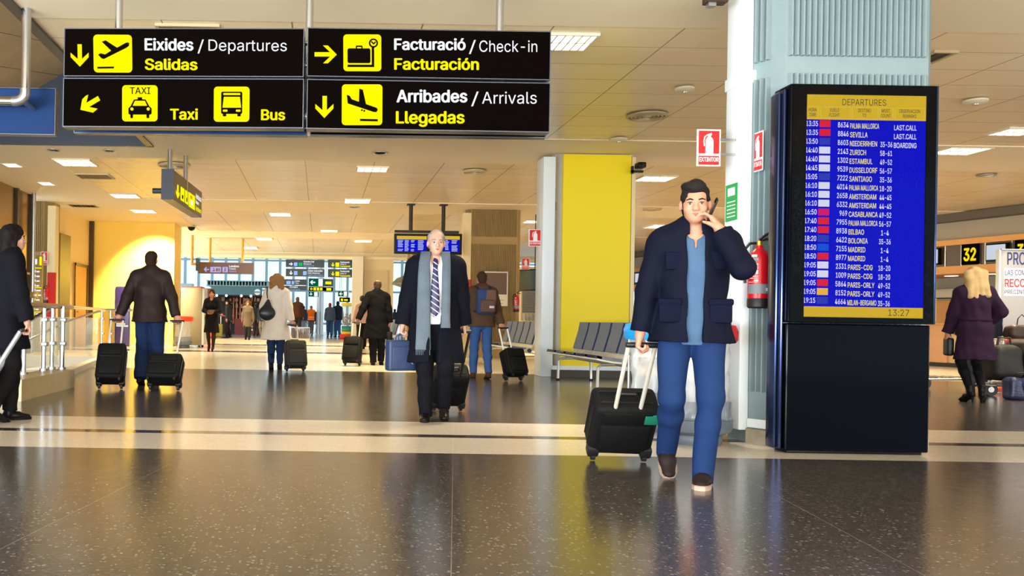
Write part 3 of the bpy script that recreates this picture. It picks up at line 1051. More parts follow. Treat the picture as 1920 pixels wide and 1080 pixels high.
# check-in (upper right)
s2 = Sign('hanging_sign', 'upper black hanging sign reading Facturació and Check-in with a suitcase on scales', 'sign',
          (579, 54), (1031, 60), (1030, 148), (577, 142.5), 7.3, 7.3, group='big hanging direction signs')
s2.poly('arrow', [z2([(90, 296), (178, 296), (138, 258), (165, 258), (215, 309), (165, 358), (138, 358), (178, 320), (90, 320)])], M_SY)
pg = s2.poly('pictogram', [z2(rrect(252, 195, 465, 402, 20))], M_SY, 0.002)
s2.poly('symbol', [z2(rrect(275, 274, 404, 357, 10)), z2([(322, 275), (322, 262), (326, 258), (356, 258), (360, 262), (360, 275), (353, 275), (353, 266), (329, 266), (329, 275)]),
                   z2([(275, 366), (411, 366), (411, 262), (425, 262), (425, 379), (275, 379)]), z2(circ(421, 244, 26))], M_SB, 0.004, pg, 0.002)
s2.poly('symbol_detail', [z2(circ(421, 244, 17))], M_SY, 0.0052, pg, 0.003)
s2.poly('pointer', [z2([(410, 232), (422, 243), (432, 234), (436, 240), (422, 254), (406, 238)])], M_SB, 0.0062, pg, 0.004)
s2.text([('Facturació', 739, 873, 72.5, 93.5, 0.022), ('/', 879, 892, 76, 98, 0), ('Check-in', 898.5, 1007, 76, 97, 0.0)], M_SW)
s2.text([('Facturación', 739, 898, 109.5, 130.5, 0.022)], M_SY)
# arrivals (lower right)
s4 = Sign('hanging_sign', 'lower black hanging sign reading Arribades, Arrivals and Llegadas with a landing plane', 'sign',
          (577, 150), (1030, 157), (1029, 247), (576, 239.5), 7.3, 7.3, group='big hanging direction signs')
s4.poly('arrow', [z2([(133, 540), (158, 540), (158, 620), (195, 585), (195, 610), (144, 664), (93, 610), (93, 585), (133, 620)])], M_SY)
pg = s4.poly('pictogram', [z2(rrect(242, 475, 470, 704, 20))], M_SY, 0.002)
s4.poly('symbol', [z2([(270, 534), (286, 540), (298, 559), (338, 573), (340, 499), (360, 506), (378, 586), (438, 607), (445, 618), (437, 631), (420, 630), (275, 582)]),
                   z2(circ(355, 620, 5.5, 10)), z2(circ(368, 624, 5.5, 10)), z2([(345, 669), (445, 671), (445, 683), (345, 681)])], M_SB, 0.004, pg, 0.002)
s4.text([('Arribades', 743, 876, 168.5, 191.5, 0.022), ('/', 883, 897, 173, 196, 0), ('Arrivals', 903.5, 1006, 172.5, 194.5, 0.0)], M_SW)
s4.text([('Llegadas', 742, 871, 208.5, 231, 0.022)], M_SY)
# the boards hung back to back behind them
for q, lb in ((((150, 70), (575, 70), (574, 252), (140, 249)), 'navy-backed sign board hanging behind the departures and taxi signs'),
              (((584, 70), (1022, 70), (1022, 257), (583, 252)), 'dark-backed sign board hanging behind the check-in and arrivals signs')):
    Sign('back_sign_board', lb, 'sign', *q, 7.72, 7.68, 0.08, M_NAVYB if q[0][0] < 300 else M_SIGNBK, group='sign boards facing the other way')
# poles carrying the signs
for px, lb, pyb in ((222, 'chrome hanging pole above the departures sign', 240), (580.5, 'chrome pole between the two pairs of black signs', 240), (938, 'steel pole above the check-in sign', 245)):
    p = W(px, 30, 7.54); b = W(px, pyb, 7.54)
    t = thing('sign_pole', lb, 'pole', (p.x, 7.56, 0), 0, 'poles holding the big signs')
    MB().cyl((0, 0, b.z), (0, 0, CZ), 0.034, seg=20).build('tube', M_CHROME, t)
    MB().cyl((0, 0, CZ - 0.02), (0, 0, CZ), 0.07, seg=20).build('ceiling_plate', M_STEEL, t)
    c_ = MB()
    for z in (b.z + 0.1, b.z + 0.55, b.z + 0.75):
        c_.rbox(-0.05, -0.08, z - 0.02, 0.05, 0.08, z + 0.02, 0.006)
    c_.build('clamp', M_STEEL, t)
# the board at the far left with its elbow pipe
s5 = Sign('back_sign_board', 'plain blue sign board behind the chrome elbow pipe', 'sign', (-150, 165), (105, 165), (102, 250), (-150, 249), 8.6, 8.6, 0.1, M_NAVYB, group='sign boards facing the other way')
pa = W(52, -30, 8.3); pb = W(47, 190, 8.3)
t = thing('elbow_pipe', 'thick chrome pipe with an elbow in front of the blue board', 'pipe', (pb.x, 8.3, pb.z), 0)
r_ = 0.046
arc = [(-0.09 + 0.09 * math.cos(R(a)), 0, 0.09 + 0.09 * math.sin(R(a)) - 0.0) for a in range(0, -91, -15)]
MB().tube([(0, 0, sl(pb.x) - pb.z + 0.01), (0, 0, 0.1)], r_, 20).build('upright', M_CHROME, t)
MB().tube([(0, 0, 0.12)] + arc + [(-0.12, 0, 0.0)], r_ * 1.08, 20).build('elbow', M_STEEL, t)
MB().tube([(-0.1, 0, 0), (-1.4, 0, 0)], r_, 20).build('crossbar', M_CHROME, t)
MB().cyl((-0.02, 0.0, 0.0), (-0.02, 0.3, 0.0), 0.025).build('bracket', M_STEEL, t)

# angled hanging sign in the middle distance (its face looks to the right)
pn = W(325, 377, 14.6); tn = W(325, 322, 14.6); pf = W(378, 403, 17.2); tf = W(378, 357, 17.2)
zb, zt = (pn.z + pf.z) / 2, (tn.z + tf.z) / 2
t = thing('angled_sign', 'brown hanging sign seen at an angle with a yellow arrow and squares', 'sign', (pn.x, pn.y, zb), math.atan2(pf.y - pn.y, pf.x - pn.x))
L = math.hypot(pf.x - pn.x, pf.y - pn.y); Hh = zt - zb
M_SBRN = mat('brown_sign_face', (84, 62, 30), 0.35)
MB().rbox(0, 0, 0, L, 0.2, Hh, 0.006, 1).build('panel', M_SBRN, t)
MB().box(-0.02, -0.01, -0.01, 0.0, 0.21, Hh + 0.01).box(0, 0, -0.015, L, 0.2, 0).build('frame', M_NAVY, t, False)
ff = lambda x, y, w: (x * L, -w, Hh * (1 - y))
def pp(name, polys, m, w=0.004, par=None):
    mb = MB()
    for p in polys:
        mb.prism(p, ff, 0, w)
    mb.f = [f[::-1] for f in mb.f]
    return mb.build(name, m, par or t, False)
pp('arrow', [[(0.11, 0.42), (0.15, 0.42), (0.15, 0.72), (0.185, 0.64), (0.185, 0.74), (0.13, 0.9), (0.075, 0.74), (0.075, 0.64), (0.11, 0.72)]], M_SY)
for a, b in ((0.22, 0.34), (0.37, 0.48)):
    g_ = pp('pictogram', [[(a, 0.4), (b, 0.4), (b, 0.88), (a, 0.88)]], M_SY)
    pp('symbol', [[(a + .04, 0.66), (b - .04, 0.66), (b - .04, 0.8), (a + .04, 0.8)]], M_SB, 0.006, g_)
g_ = pp('pictogram', [[(0.5, 0.38), (0.72, 0.38), (0.72, 0.92), (0.5, 0.92)]], M_SY)
pp('symbol', [[(0.55, 0.46), (0.61, 0.46), (0.61, 0.58), (0.55, 0.58)]], emis('sign_orange', (255, 130, 0), 0.8), 0.006, g_)
pp('symbol', [[(0.57, 0.62), (0.64, 0.62), (0.64, 0.8), (0.57, 0.8)]], M_SW, 0.006, g_)
mb = MB(); text(mb, 'Autobusos', 0.75, 0.97, 0.22, 0.42, ff, 0.004, 0.02); text(mb, 'Buses', 0.75, 0.87, 0.48, 0.62, ff, 0.004, 0.02); mb.build('lettering', M_SW, t, False)
mb = MB(); text(mb, 'Autobuses', 0.75, 0.97, 0.7, 0.88, ff, 0.004, 0.02); mb.build('lettering', M_SY, t, False)
# its frame poles: rigidly part of the sign
inv = t.matrix_basis
pl1 = W(318, 352, 15.2); pl2 = W(348, 330, 15.75)
for i, p in enumerate((pl1, pl2)):
    # both poles stand on the arm behind the sign
    M_ = Matrix.LocRotScale(t.location, t.rotation_euler, None).inverted()
    a = M_ @ Vector((p.x, p.y, zt - 0.28 if i == 0 else zb + 0.1)); b = M_ @ Vector((p.x, p.y, CZ))
    po = MB().cyl(a, b, 0.045, seg=18).build('pole', M_CHROME, t)
    if i == 0:
        MB().cyl((a.x, a.y + 0.3, a.z), (a.x, 0.05, a.z), 0.05, seg=16).build('arm', M_NAVY, po)

# toilets sign
s6 = Sign('toilets_sign', 'brown hanging sign reading Lavabos, Toilets and Aseos with lilac squares', 'sign',
          (372, 492), (475, 493), (475, 514), (372, 512), 32.0, 32.0, 0.15, mat('toilets_sign_face', (74, 44, 24), 0.35))
zz = lambda p: [(320 + x * 400 / 1920, 440 + y * 400 / 1920) for x, y in p]
s6.poly('arrow', [zz([(298, 313), (318, 290), (326, 297), (314, 308), (345, 308), (345, 318), (314, 318), (326, 328), (318, 335)])], M_SL, 0.01)
g_ = s6.poly('pictogram', [zz(rrect(357, 290, 452, 338, 4))], M_SL, 0.008)
s6.poly('symbol', [zz(circ(388, 306, 6, 8)), zz([(376, 322), (398, 312), (398, 328), (376, 330)]), zz([(408, 302), (424, 302), (424, 330), (408, 330)]), zz([(429, 302), (442, 302), (442, 330), (429, 330)])], M_SBRN, 0.012, g_)
g_ = s6.poly('pictogram', [zz(rrect(466, 290, 514, 338, 4))], M_SL, 0.008)
s6.poly('symbol', [zz(circ(490, 303, 6, 8)), zz([(482, 311), (498, 311), (498, 330), (482, 330)])], M_SBRN, 0.012, g_)
s6.text([('Lavabos', 429.5, 448, 497, 501, 0.02), ('Toilets', 429.5, 442, 502.5, 505.5, 0.01)], M_SW, 0.01)
s6.text([('Aseos', 429.5, 443, 507, 510, 0.01)], M_SL, 0.01)
for px in (393, 454):
    p = W(px, 495, 32.0)
    M_ = Matrix.LocRotScale(s6.root.location, s6.root.rotation_euler, None).inverted()
    MB().cyl(M_ @ Vector((p.x, 32.08, p.z - 0.02)), M_ @ Vector((p.x, 32.08, CZ)), 0.05).build('pole', MT('brass_pole', (200, 160, 80), 0.4, 0.3), s6.root)
p = W(360, 495, 31.0)
t = thing('sign_bracket', 'yellowish L-shaped ceiling bracket left of the toilets sign', 'bracket', (p.x, 31.0, p.z))
MB().cyl((0, 0, 0), (0, 0, CZ - p.z), 0.05).build('pole', MT('brass_pole', (200, 160, 80), 0.4, 0.3), t)
MB().cyl((-.02, 0, 0.0), (0.2, 0, 0.0), 0.05).build('arm', MT('brass_pole', (200, 160, 80), 0.4, 0.3), t)
MB().box(0.18, -0.3, -0.25, 0.24, 0.3, 0.2).build('end_plate', M_NAVY, t)

# hall signs hanging beyond the corridor
M_SFAR = mat('charcoal_sign_face', (46, 52, 58), 0.35)
DH = 43.0


def far_sign(label, x0, x1, y0, y1, face, texts, polys, hung=True, d=DH):
    s = Sign('hall_sign', label, 'sign', (x0, y0), (x1, y0), (x1, y1), (x0, y1), d, d, 0.2, face, True, 'signs hanging in the far hall')
    for nm, ps, m in polys:
        s.poly(nm, ps, m, 0.012)
    for its, m in texts:
        s.text(its, m, 0.012)
    rb_ = MB()
    for u in (0.15, 0.85):
        rb_.cyl((s.w * u, 0.1, s.h), (s.w * u, 0.1, 10.0 - s.root.location.z), 0.015, seg=6)
    rb_.build('hanging_rods', M_STEEL, s.root)
    return s


def rc(x0, y0, x1, y1): return [(x0, y0), (x1, y0), (x1, y1), (x0, y1)]
def dn(cx, cy, r): return [(cx - r * .25, cy - r), (cx + r * .25, cy - r), (cx + r * .25, cy + r * .2), (cx + r * .8, cy - r * .2), (cx + r * .8, cy + r * .2), (cx, cy + r), (cx - r * .8, cy + r * .2), (cx - r * .8, cy - r * .2), (cx - r * .25, cy + r * .2)]
def rt(cx, cy, r, s=1): return [(cx - s * r, cy - r * .25), (cx + s * r * .2, cy - r * .25), (cx - s * r * .2, cy - r * .8), (cx + s * r * .2, cy - r * .8), (cx + s * r, cy), (cx + s * r * .2, cy + r * .8), (cx - s * r * .2, cy + r * .8), (cx + s * r * .2, cy + r * .25), (cx - s * r, cy + r * .25)]


M_SBL = emis('sign_pale_blue', (150, 190, 240), 0.9)
M_SGR = emis('sign_bright_green', (30, 190, 110), 0.8)
far_sign('dark hall sign reading Guàrdia Civil with a right arrow, topmost left of the cluster', 536, 608, 487, 500.5, M_SFAR,
         [([('Guàrdia Civil', 569, 589, 489, 492, .02), ('Guard', 569, 583, 493.5, 496, .01)], M_SW), ([('Guardia Civil', 569, 589, 497, 499.5, 0)], M_SBL)],
         [('arrow', [rt(545.5, 495.5, 3.6)], M_SW), ('pictogram', [rc(551, 492.5, 557.5, 499)], M_SBL), ('pictogram', [rc(560, 492.5, 567, 499)], M_SGR)])
far_sign('dark hall sign reading Caixer automàtic, under the Guàrdia Civil sign', 536, 608, 504.5, 518, M_SFAR,
         [([('Caixer automàtic', 577, 605, 506, 509, .02), ('Cash dispenser', 577, 600, 510.5, 513, .01)], M_SW), ([('Cajero automático', 577, 606, 514, 517, 0)], M_SBL)],
         [('arrow', [dn(545.5, 512, 3.8)], M_SW), ('pictogram', [rc(551, 508.5, 557.5, 516)], M_SBL), ('pictogram', [rc(568, 508.5, 575, 516)], M_SBL)])
far_sign('dark hall sign reading Facturació with yellow down arrow, top right of the cluster', 615, 662, 487.5, 501.5, M_SFAR,
         [([('Facturació', 638, 655, 490, 493, .02), ('Check-in', 638, 649, 494, 496.5, .01)], M_SW), ([('Facturación', 638, 657, 497.5, 500.5, .02)], M_SY)],
         [('arrow', [dn(624, 496.5, 3.8)], M_SY), ('pictogram', [rc(629, 492.5, 636, 500.5)], M_SY)])
far_sign('dark hall sign reading Facturació with yellow down arrow, lower right of the cluster', 615, 662, 505, 519.5, M_SFAR,
         [([('Facturació', 638, 655, 507, 510, .02), ('Check-in', 638, 649, 511.5, 514, .01)], M_SW), ([('Facturación', 638, 657, 515.5, 518.5, .02)], M_SY)],
         [('arrow', [dn(624, 513.5, 3.8)], M_SY), ('pictogram', [rc(629, 509.5, 636, 517.5)], M_SY)])
far_sign('bright green exit sign with a white left arrow and running figure', 579, 608, 522.5, 537, emis('exit_green', (6, 110, 74), 0.55), [],
         [('arrow', [rt(586, 529.5, 5, -1)], M_SW), ('pictogram', [rc(597, 522.8, 605, 536.5)], M_SW)], d=44.5)
far_sign('grey hall sign with pale blue squares, left of the green exit sign', 532, 575, 524, 534, M_SFAR,
         [([('Lavabos', 553, 562, 525.5, 528, .02), ('Toilets', 553, 560, 529.5, 532, 0)], M_SW)], [('pictogram', [rc(537, 527, 545, 533), rc(547, 527, 551.5, 533)], M_SBL)], d=46)
far_sign('grey hall sign with blue text, lowest left of the cluster', 532, 575, 536, 544, M_SFAR,
         [([('Consigna', 543, 558, 536.8, 539.3, .02)], M_SW), ([('Consigna', 543, 562, 540.8, 543.3, 0)], M_SBL)], [], d=46)
far_sign('black hall sign with yellow left arrow and squares, below the exit sign', 579, 624, 538.5, 545.5, M_SIGNBK, [],
         [('arrow', [rt(584, 542, 3, -1)], M_SY), ('pictogram', [rc(588, 539.5, 592.5, 544.5), rc(594, 539.5, 598.5, 544.5), rc(600, 539.5, 604.5, 544.5), rc(612, 540, 621, 544.5)], M_SY)], d=46)
far_sign('narrow black hall sign with yellow squares, right of the exit sign', 608.5, 624, 523.5, 537, M_SFAR, [], [('pictogram', [rc(610, 528, 621, 533)], M_SY)], d=46)
far_sign('small green and white exit sign under the yellow squares sign', 578.5, 597, 547, 556, emis('exit_green_small', (6, 110, 74), 0.5), [], [('arrow', [dn(583, 551, 3)], M_SW), ('pictogram', [rc(589, 547.5, 595.5, 555.5)], M_SW)], d=48)
far_sign('small green and white exit sign at the right of the glazed hall', 634, 652, 546, 555.5, emis('exit_green_far', (6, 110, 74), 0.5), [], [('arrow', [rt(639, 551, 3.4, -1)], M_SW), ('pictogram', [rc(644.5, 546.5, 650.5, 555)], M_SW)], d=48)
far_sign('small black sign with yellow marks above the sweet dispenser', 636.5, 656, 558, 566, M_SIGNBK, [], [('pictogram', [rc(639, 560, 643, 564.5), rc(645, 561, 652, 564)], M_SY)], d=46)
# thin hanging rods for the hall signs: each holds one cluster
for px, lb in ((596, 'white tall mast standing under the hall signs'), (603, 'second white mast just right of the first under the hall signs')):
    p = F(px, 629)
    t = thing('mast', lb, 'pole', (p.x, p.y, 0), 0, 'white masts in the far hall')
    MB().cyl((0, 0, 0.02), (0, 0, 6.0), 0.09, seg=14).build('tube', M_CASE, t)
    MB().cyl((0, 0, 0), (0, 0, 0.03), 0.12, seg=16).build('base_plate', M_STEEL, t)
struct('ceiling_hall', MB().box(-18, 40.9, 10.0, 20, 64, 10.2), M_WHITE, smooth=False)

# ================================================================== DEPARTURES KIOSK
M_KIOSK = mat('black_gloss_cabinet', (4, 5, 12), 0.08, spec=0.08)
M_KEDGE = mat('navy_metal_edge', (60, 76, 118), 0.2, 0.9)
DK = 6.38
ka, kb = W(1471, 848, DK), W(1741, 849, DK)
kt = W(1488, 157, DK)
KW, KH = kb.x - ka.x, kt.z
k = thing('departures_kiosk', 'tall black floor-standing departures board with a blue and yellow screen', 'kiosk', (ka.x, DK, 0))
zs = W(1600, 606, DK).z
MB().rbox(0, 0.0, 0.02, KW, 0.22, zs - 0.008, 0.01).build('lower_cabinet', M_KIOSK, k, True, 15)
MB().rbox(0.03, 0.03, 0.0, KW - 0.03, 0.2, 0.03, 0.005).build('plinth', M_BLACK, k)
MB().rbox(-0.004, -0.015, zs, KW + 0.012, 0.22, KH, 0.012).build('upper_cabinet', M_KIOSK, k, True, 15)
MB().rbox(-0.03, 0.03, 0.03, -0.006, 0.2, KH - 0.03, 0.01).rbox(-0.055, 0.06, 0.03, -0.032, 0.18, KH - 0.05, 0.01).build('side_rail', M_KEDGE, k)
MB().rbox(KW + 0.012, -0.01, zs, KW + 0.03, 0.2, KH, 0.006).build('side_rail', M_KEDGE, k)
# bezel
sx0, sx1 = W(1506, 380, DK).x - ka.x, W(1730, 380, DK).x - ka.x
sz1, sz0 = W(1618, 180, DK).z, W(1618, 595.5, DK).z
bz = MB()
bz.box(0.01, -0.03, zs + .005, sx0, -0.014, KH - .01).box(sx1, -0.03, zs + .005, KW, -0.014, KH - .01).box(sx0, -0.03, sz1, sx1, -0.014, KH - .01).box(sx0, -0.03, zs + .005, sx1, -0.014, sz0)
bz.build('bezel', mat('gloss_black_bezel', (3, 4, 6), 0.12, spec=0.06), k, False)
sw, sh = sx1 - sx0, sz1 - sz0
E_BLUE = emis('screen_blue', (12, 16, 196), 0.9)
E_YEL = emis('screen_yellow', (214, 178, 44), 0.85)
E_W = emis('screen_white', (226, 226, 240), 0.9)
E_Y2 = emis('screen_pale_yellow', (240, 230, 120), 0.9)
scr = MB().box(sx0, -0.02, sz0, sx1, -0.0145, sz1).build('screen', E_BLUE, k, False)
fs = lambda u, v, w: (sx0 + u * sw, -0.02 - w, sz1 - v * sh)


def srect(mb, u0, v0, u1, v1, w=0.001):
    mb.add([fs(u0, v1, w), fs(u1, v1, w), fs(u1, v0, w), fs(u0, v0, w)], [(0, 1, 2, 3)])


mb = MB(); srect(mb, 0, 0, 1, 0.112); mb.build('header_strip', E_YEL, scr, False)
mb = MB(); srect(mb, 0, 0.953, 1, 1); mb.build('footer_strip', E_YEL, scr, False)
rows = [('13:35', 'r', '8634', 'PALMA MALLORCA', '', 'LAST.CALL'), ('13:35', 'r', '8846', 'SEVILLA', '', 'LAST.CALL'), ('13:50', 'b', '8603', 'NIEDERRHEN', '35-36', 'BOARDING'),
        ('14:40', 'w', '2143', 'ZURICH', '58-61', ''), ('14:40', 'w', '1302', 'ESTAMBUL', '49-52', ''), ('14:45', 'w', '9539', 'DUSSELDORF', '56-57', ''),
        ('15:05', 'b', '7222', 'SANTIAGO', '35-36', ''), ('16:10', 'w', '4014', 'PALMA MALLORCA', '18-20', ''), ('16:10', 'w', '2658', 'AMSTERDAM', '44-45', ''),
        ('16:10', 'w', '6332', 'AMSTERDAM', '44-45', ''), ('16:50', 'm', '969', 'CASABLANCA', '49-52', ''), ('17:40', 'r', '7955', 'PALMA MALLORCA', '56-57', ''),
        ('17:40', 'r', '8938', 'BILBAO', '1-4', ''), ('18:20', 'b', '6422', 'BOLONIA', '35-36', ''), ('18:50', 'c', '7155', 'MADRID', '1-4', ''), ('18:50', 'r', '8977', 'MADRID', '1-4', ''),
        ('19:05', 'w', '2331', 'PARIS-CDG', '18-20', ''), ('19:05', 'w', '1009', 'PARIS-CDG', '18-20', ''), ('19:05', 'r', '5864', 'PARIS-ORLY', '49-52', ''),
        ('19:05', 'y', '8152', 'PARIS-ORLY', '49-52', ''), ('19:15', 'b', '4664', 'MILAN-BERGAMO', '35-36', '')]
tw, ty_ = MB(), MB()
fl_ = {c: MB() for c in 'rbwmcy'}
ch = 0.0115
for i, (tm, c, num, dst, gate, rem) in enumerate(rows):
    v = 0.1305 + i * 0.03975
    text(tw, tm, 0.0, 0.1, v - ch, v + ch, fs, 0.0012, 0.012)
    srect(fl_[c], 0.112, v - 0.0155, 0.205, v + 0.0155)
    v2 = v + 0.004
    text(tw, num, 0.24, 0.355, v2 - ch, v2 + ch, fs, 0.0012, 0.01, 'right')
    v2 = v + 0.008
    text(ty_, dst, 0.368, 0.61, v2 - ch, v2 + ch, fs, 0.0012, 0.01, 'left')
    v2 = v + 0.010
    if gate: text(tw, gate, 0.622, 0.722, v2 - ch, v2 + ch, fs, 0.0012, 0.01, 'center')
    v2 = v + 0.013
    if rem: text(tw, rem, 0.735, 0.945, v2 - ch, v2 + ch, fs, 0.0012, 0.01, 'left')
tw.build('lettering', E_W, scr, False)
ty_.build('lettering', E_Y2, scr, False)
for c, rgb in (('r', (214, 34, 60)), ('b', (46, 60, 176)), ('w', (214, 214, 238)), ('m', (206, 24, 104)), ('c', (20, 80, 214)), ('y', (232, 176, 70))):
    fl_[c].build('status_flag', emis('flag_' + c, rgb, 0.9), scr, False)
tk = MB()
text(tk, 'DEPARTURES', 0.3, 0.665, 0.018, 0.046, fs, 0.0015, 0.0)
for (a, b), (u0, u1) in ((('HORA', 'TIME'), (0.01, 0.095)), (('VUELO', 'FLIGHT'), (0.18, 0.29)), (('DESTINO', 'TO'), (0.41, 0.56)), (('MOST.', 'COUNT.'), (0.612, 0.72)), (('OBSERVACION', 'REMARKS'), (0.76, 0.965))):
    for j, s_ in enumerate((a, b)):
        text(tk, s_, u0, u1, 0.061 + j * 0.022, 0.0765 + j * 0.022, fs, 0.0015, 0.008, 'center')
text(tk, '13:27', 0.71, 0.885, 0.962, 0.99, fs, 0.0015, 0.0)
tk.build('lettering', mat('screen_black_text', (30, 24, 8), 0.6), scr, False)
bl = MB()
for u0, u1 in ((0.0, 0.1), (0.12, 0.37), (0.385, 0.6), (0.615, 0.725), (0.74, 0.99)):
    for q in ((u0, 0.054, u1, 0.0552), (u0, 0.106, u1, 0.1072), (u0, 0.054, u0 + 0.003, 0.107), (u1 - 0.003, 0.054, u1, 0.107)):
        srect(bl, *q, 0.0013)
bl.build('column_boxes', emis('screen_dull_yellow', (226, 196, 90), 0.9), scr, False)
# pane in front of the whole upper face
pane = glass('kiosk_glass', (10, 10, 14), 0.05, 0.03)
MB().box(0.0, -0.036, zs + 0.004, KW + .008, -0.0315, KH - 0.004).build('glass_front', pane, k, False)

# ================================================================== FIRE EXTINGUISHERS AND THEIR SIGNS
M_RED = mat('extinguisher_red', (190, 16, 34), 0.28)
M_REDS = mat('sign_red', (214, 22, 24), 0.45)
M_WHT = mat('sign_white_print', (240, 240, 240), 0.5)
M_HOSE = mat('black_rubber', (20, 20, 22), 0.5)


def extinguisher(label, loc, h=0.6, rz=0.0):
    s = h / 0.62
    t = thing('fire_extinguisher', label, 'fire extinguisher', loc, rz, 'red wall fire extinguishers')
    r = 0.082 * s
    MB().lathe([(0, 0.03 * s), (r, 0.035 * s), (r, 0.36 * s), (r * 0.93, 0.41 * s), (r * 0.7, 0.45 * s), (r * 0.36, 0.475 * s), (r * 0.3, 0.5 * s), (0, 0.5 * s)], seg=28).build('cylinder', M_RED, t)
    MB().lathe([(r * 0.9, 0.0), (r * 1.03, 0.012 * s), (r * 1.03, 0.075 * s), (r * 0.99, 0.08 * s)], seg=28).build('base_ring', M_HOSE, t)
    MB().cyl((0, 0, 0.48 * s), (0, 0, 0.535 * s), 0.024 * s).build('valve', MT('brass', (200, 160, 50), 0.3, 0.8), t)
    MB().tube([(-0.02 * s, 0, 0.525 * s), (0.05 * s, -0.01, 0.55 * s), (0.11 * s, -0.02, 0.535 * s)], 0.009 * s).build('lower_handle', M_BLACK, t)
    MB().tube([(0.0, 0, 0.545 * s), (0.045 * s, -0.01, 0.585 * s), (0.1 * s, -0.02, 0.61 * s)], 0.01 * s).build('lever', M_BLACK, t)
    MB().tube([(-0.02 * s, 0, 0.52 * s), (-0.07 * s, -0.02, 0.515 * s), (-0.105 * s, -0.02, 0.47 * s), (-0.112 * s, -0.02, 0.36 * s), (-0.1 * s, -0.02, 0.2 * s)], 0.011 * s).build('hose', M_HOSE, t)
    # printed label wraps the front
    def wrap(z0, z1, a0, a1, e=0.001):
        vs = []; n = 10
        for i in range(n + 1):
            a = R(a0 + (a1 - a0) * i / n)
            for z in (z0, z1):
                vs.append((math.cos(a) * (r + e), math.sin(a) * (r + e), z * s))
        return MB().add(vs, [(2 * i, 2 * i + 2, 2 * i + 3, 2 * i + 1) for i in range(n)])
    lb = MB()
    lb.join(wrap(0.115, 0.19, 200, 330)).join(wrap(0.375, 0.4, 215, 262)).build('grey_label', MT('grey_label', (120, 128, 140), 0.5), t)
    wl_ = MB()
    for z0, z1, a0, a1 in ((0.405, 0.424, 225, 255), (0.345, 0.35, 205, 262), (0.33, 0.334, 205, 262), (0.315, 0.319, 205, 262), (0.27, 0.3, 222, 232), (0.27, 0.3, 236, 246), (0.27, 0.3, 250, 260), (0.25, 0.254, 205, 262), (0.235, 0.239, 205, 262), (0.215, 0.225, 240, 262), (0.205, 0.209, 205, 262), (0.135, 0.16, 300, 316)):
        wl_.join(wrap(z0, z1, a0, a1, 0.002))
    wl_.build('white_print', M_WHT, t)
    return t


e1 = W(1431, 578, 6.72)
extinguisher('large red fire extinguisher hung on the blue-grey pillar beside the departures board', (3.487, 6.79, e1.z), 0.62, R(-22))


def ext_sign(label, TL, TR, BR, BL, dL, dR, depth=0.01):
    s = Sign('extinguisher_sign', label, 'sign', TL, TR, BR, BL, dL, dR, depth, M_WHT, False, 'red EXTINTOR signs')
    x0, x1, y0, y1 = TL[0], TR[0], (TL[1] + TR[1]) / 2, (BL[1] + BR[1]) / 2
    q = s.q
    fx = lambda a, b, w: (a * s.w, -w, (1 - b) * s.h)

    def pl(name, polys, m, w, par=None):
        mb = MB()
        for p in polys: mb.prism(p, fx, 0.0, w)
        mb.f = [f[::-1] for f in mb.f]
        return mb.build(name, m, par or s.root, False)
    a_ = pl('red_square', [[(0.07, 0.04), (0.93, 0.04), (0.93, 0.66), (0.07, 0.66)]], M_REDS, 0.0015)
    pl('symbol', [[(0.36, 0.66), (0.36, 0.3), (0.4, 0.24), (0.46, 0.2), (0.44, 0.13), (0.6, 0.1), (0.62, 0.14), (0.56, 0.2), (0.64, 0.24), (0.68, 0.3), (0.68, 0.66)],
                  [(0.44, 0.13), (0.44, 0.16), (0.34, 0.22), (0.31, 0.32), (0.33, 0.46), (0.29, 0.46), (0.26, 0.32), (0.3, 0.2)]], M_WHT, 0.003, a_)
    b_ = pl('red_strip', [[(0.07, 0.72), (0.93, 0.72), (0.93, 0.965), (0.07, 0.965)]], M_REDS, 0.0015)
    mb = MB(); text(mb, 'EXTINTOR', 0.1, 0.91, 0.76, 0.875, fx, 0.003, 0.02); mb.build('lettering', M_WHT, b_, False)
    return s


es = ext_sign('white-edged red EXTINTOR sign sticking out from the white pillar casing', (1307, 242), (1352, 243), (1351, 312), (1306, 311), 7.05, 7.05, 0.006)
MB().box(es.w - .005, 0.0, es.h * .3, es.w + 0.12, 0.006, es.h * .36).box(es.w - .005, 0.0, es.h * .7, es.w + 0.12, 0.006, es.h * .76).build('bracket', M_STEEL, es.root, False)
# same kind of sign on the slanted pillar face
es2 = ext_sign('narrow-looking red EXTINTOR sign fixed flat on the slanted face of the blue-grey pillar', (1411, 249), (1430, 245), (1430, 318), (1411, 325), 6.92, 6.78, 0.006)
ext_sign('small red EXTINTOR sign beside the cream casing of the yellow column', (991, 430), (1015, 430), (1015, 462), (991, 462), 15.1, 15.1)
es3 = ext_sign('smallest EXTINTOR sign, past the ribbed brown column over the shop', (978, 484), (993, 484), (993, 505), (978, 505), 23.0, 23.0)
MB().box(-0.3, 0.0, es3.h * .4, 0.01, 0.008, es3.h * .5).build('bracket', M_STEEL, es3.root, False)
ext_sign('red EXTINTOR sign on the brown column beside the stairs', (76, 472), (89, 472), (89, 497), (76, 497), 22.25, 22.25)
e_ = W(972, 585, 20.5); extinguisher('red extinguisher low beside the ribbed brown column and the seats', (W(968, 585, 22.5).x, 22.5, W(968, 585, 22.5).z), 0.56)
e_ = W(1011, 612, 15.6); extinguisher('red extinguisher half hidden behind the cream casing of the yellow column', (e_.x, 15.35, e_.z), 0.6)
e_ = W(84, 568, 22.2); extinguisher('small red extinguisher by the brown column at the stairs', (e_.x, 22.3, e_.z), 0.5)
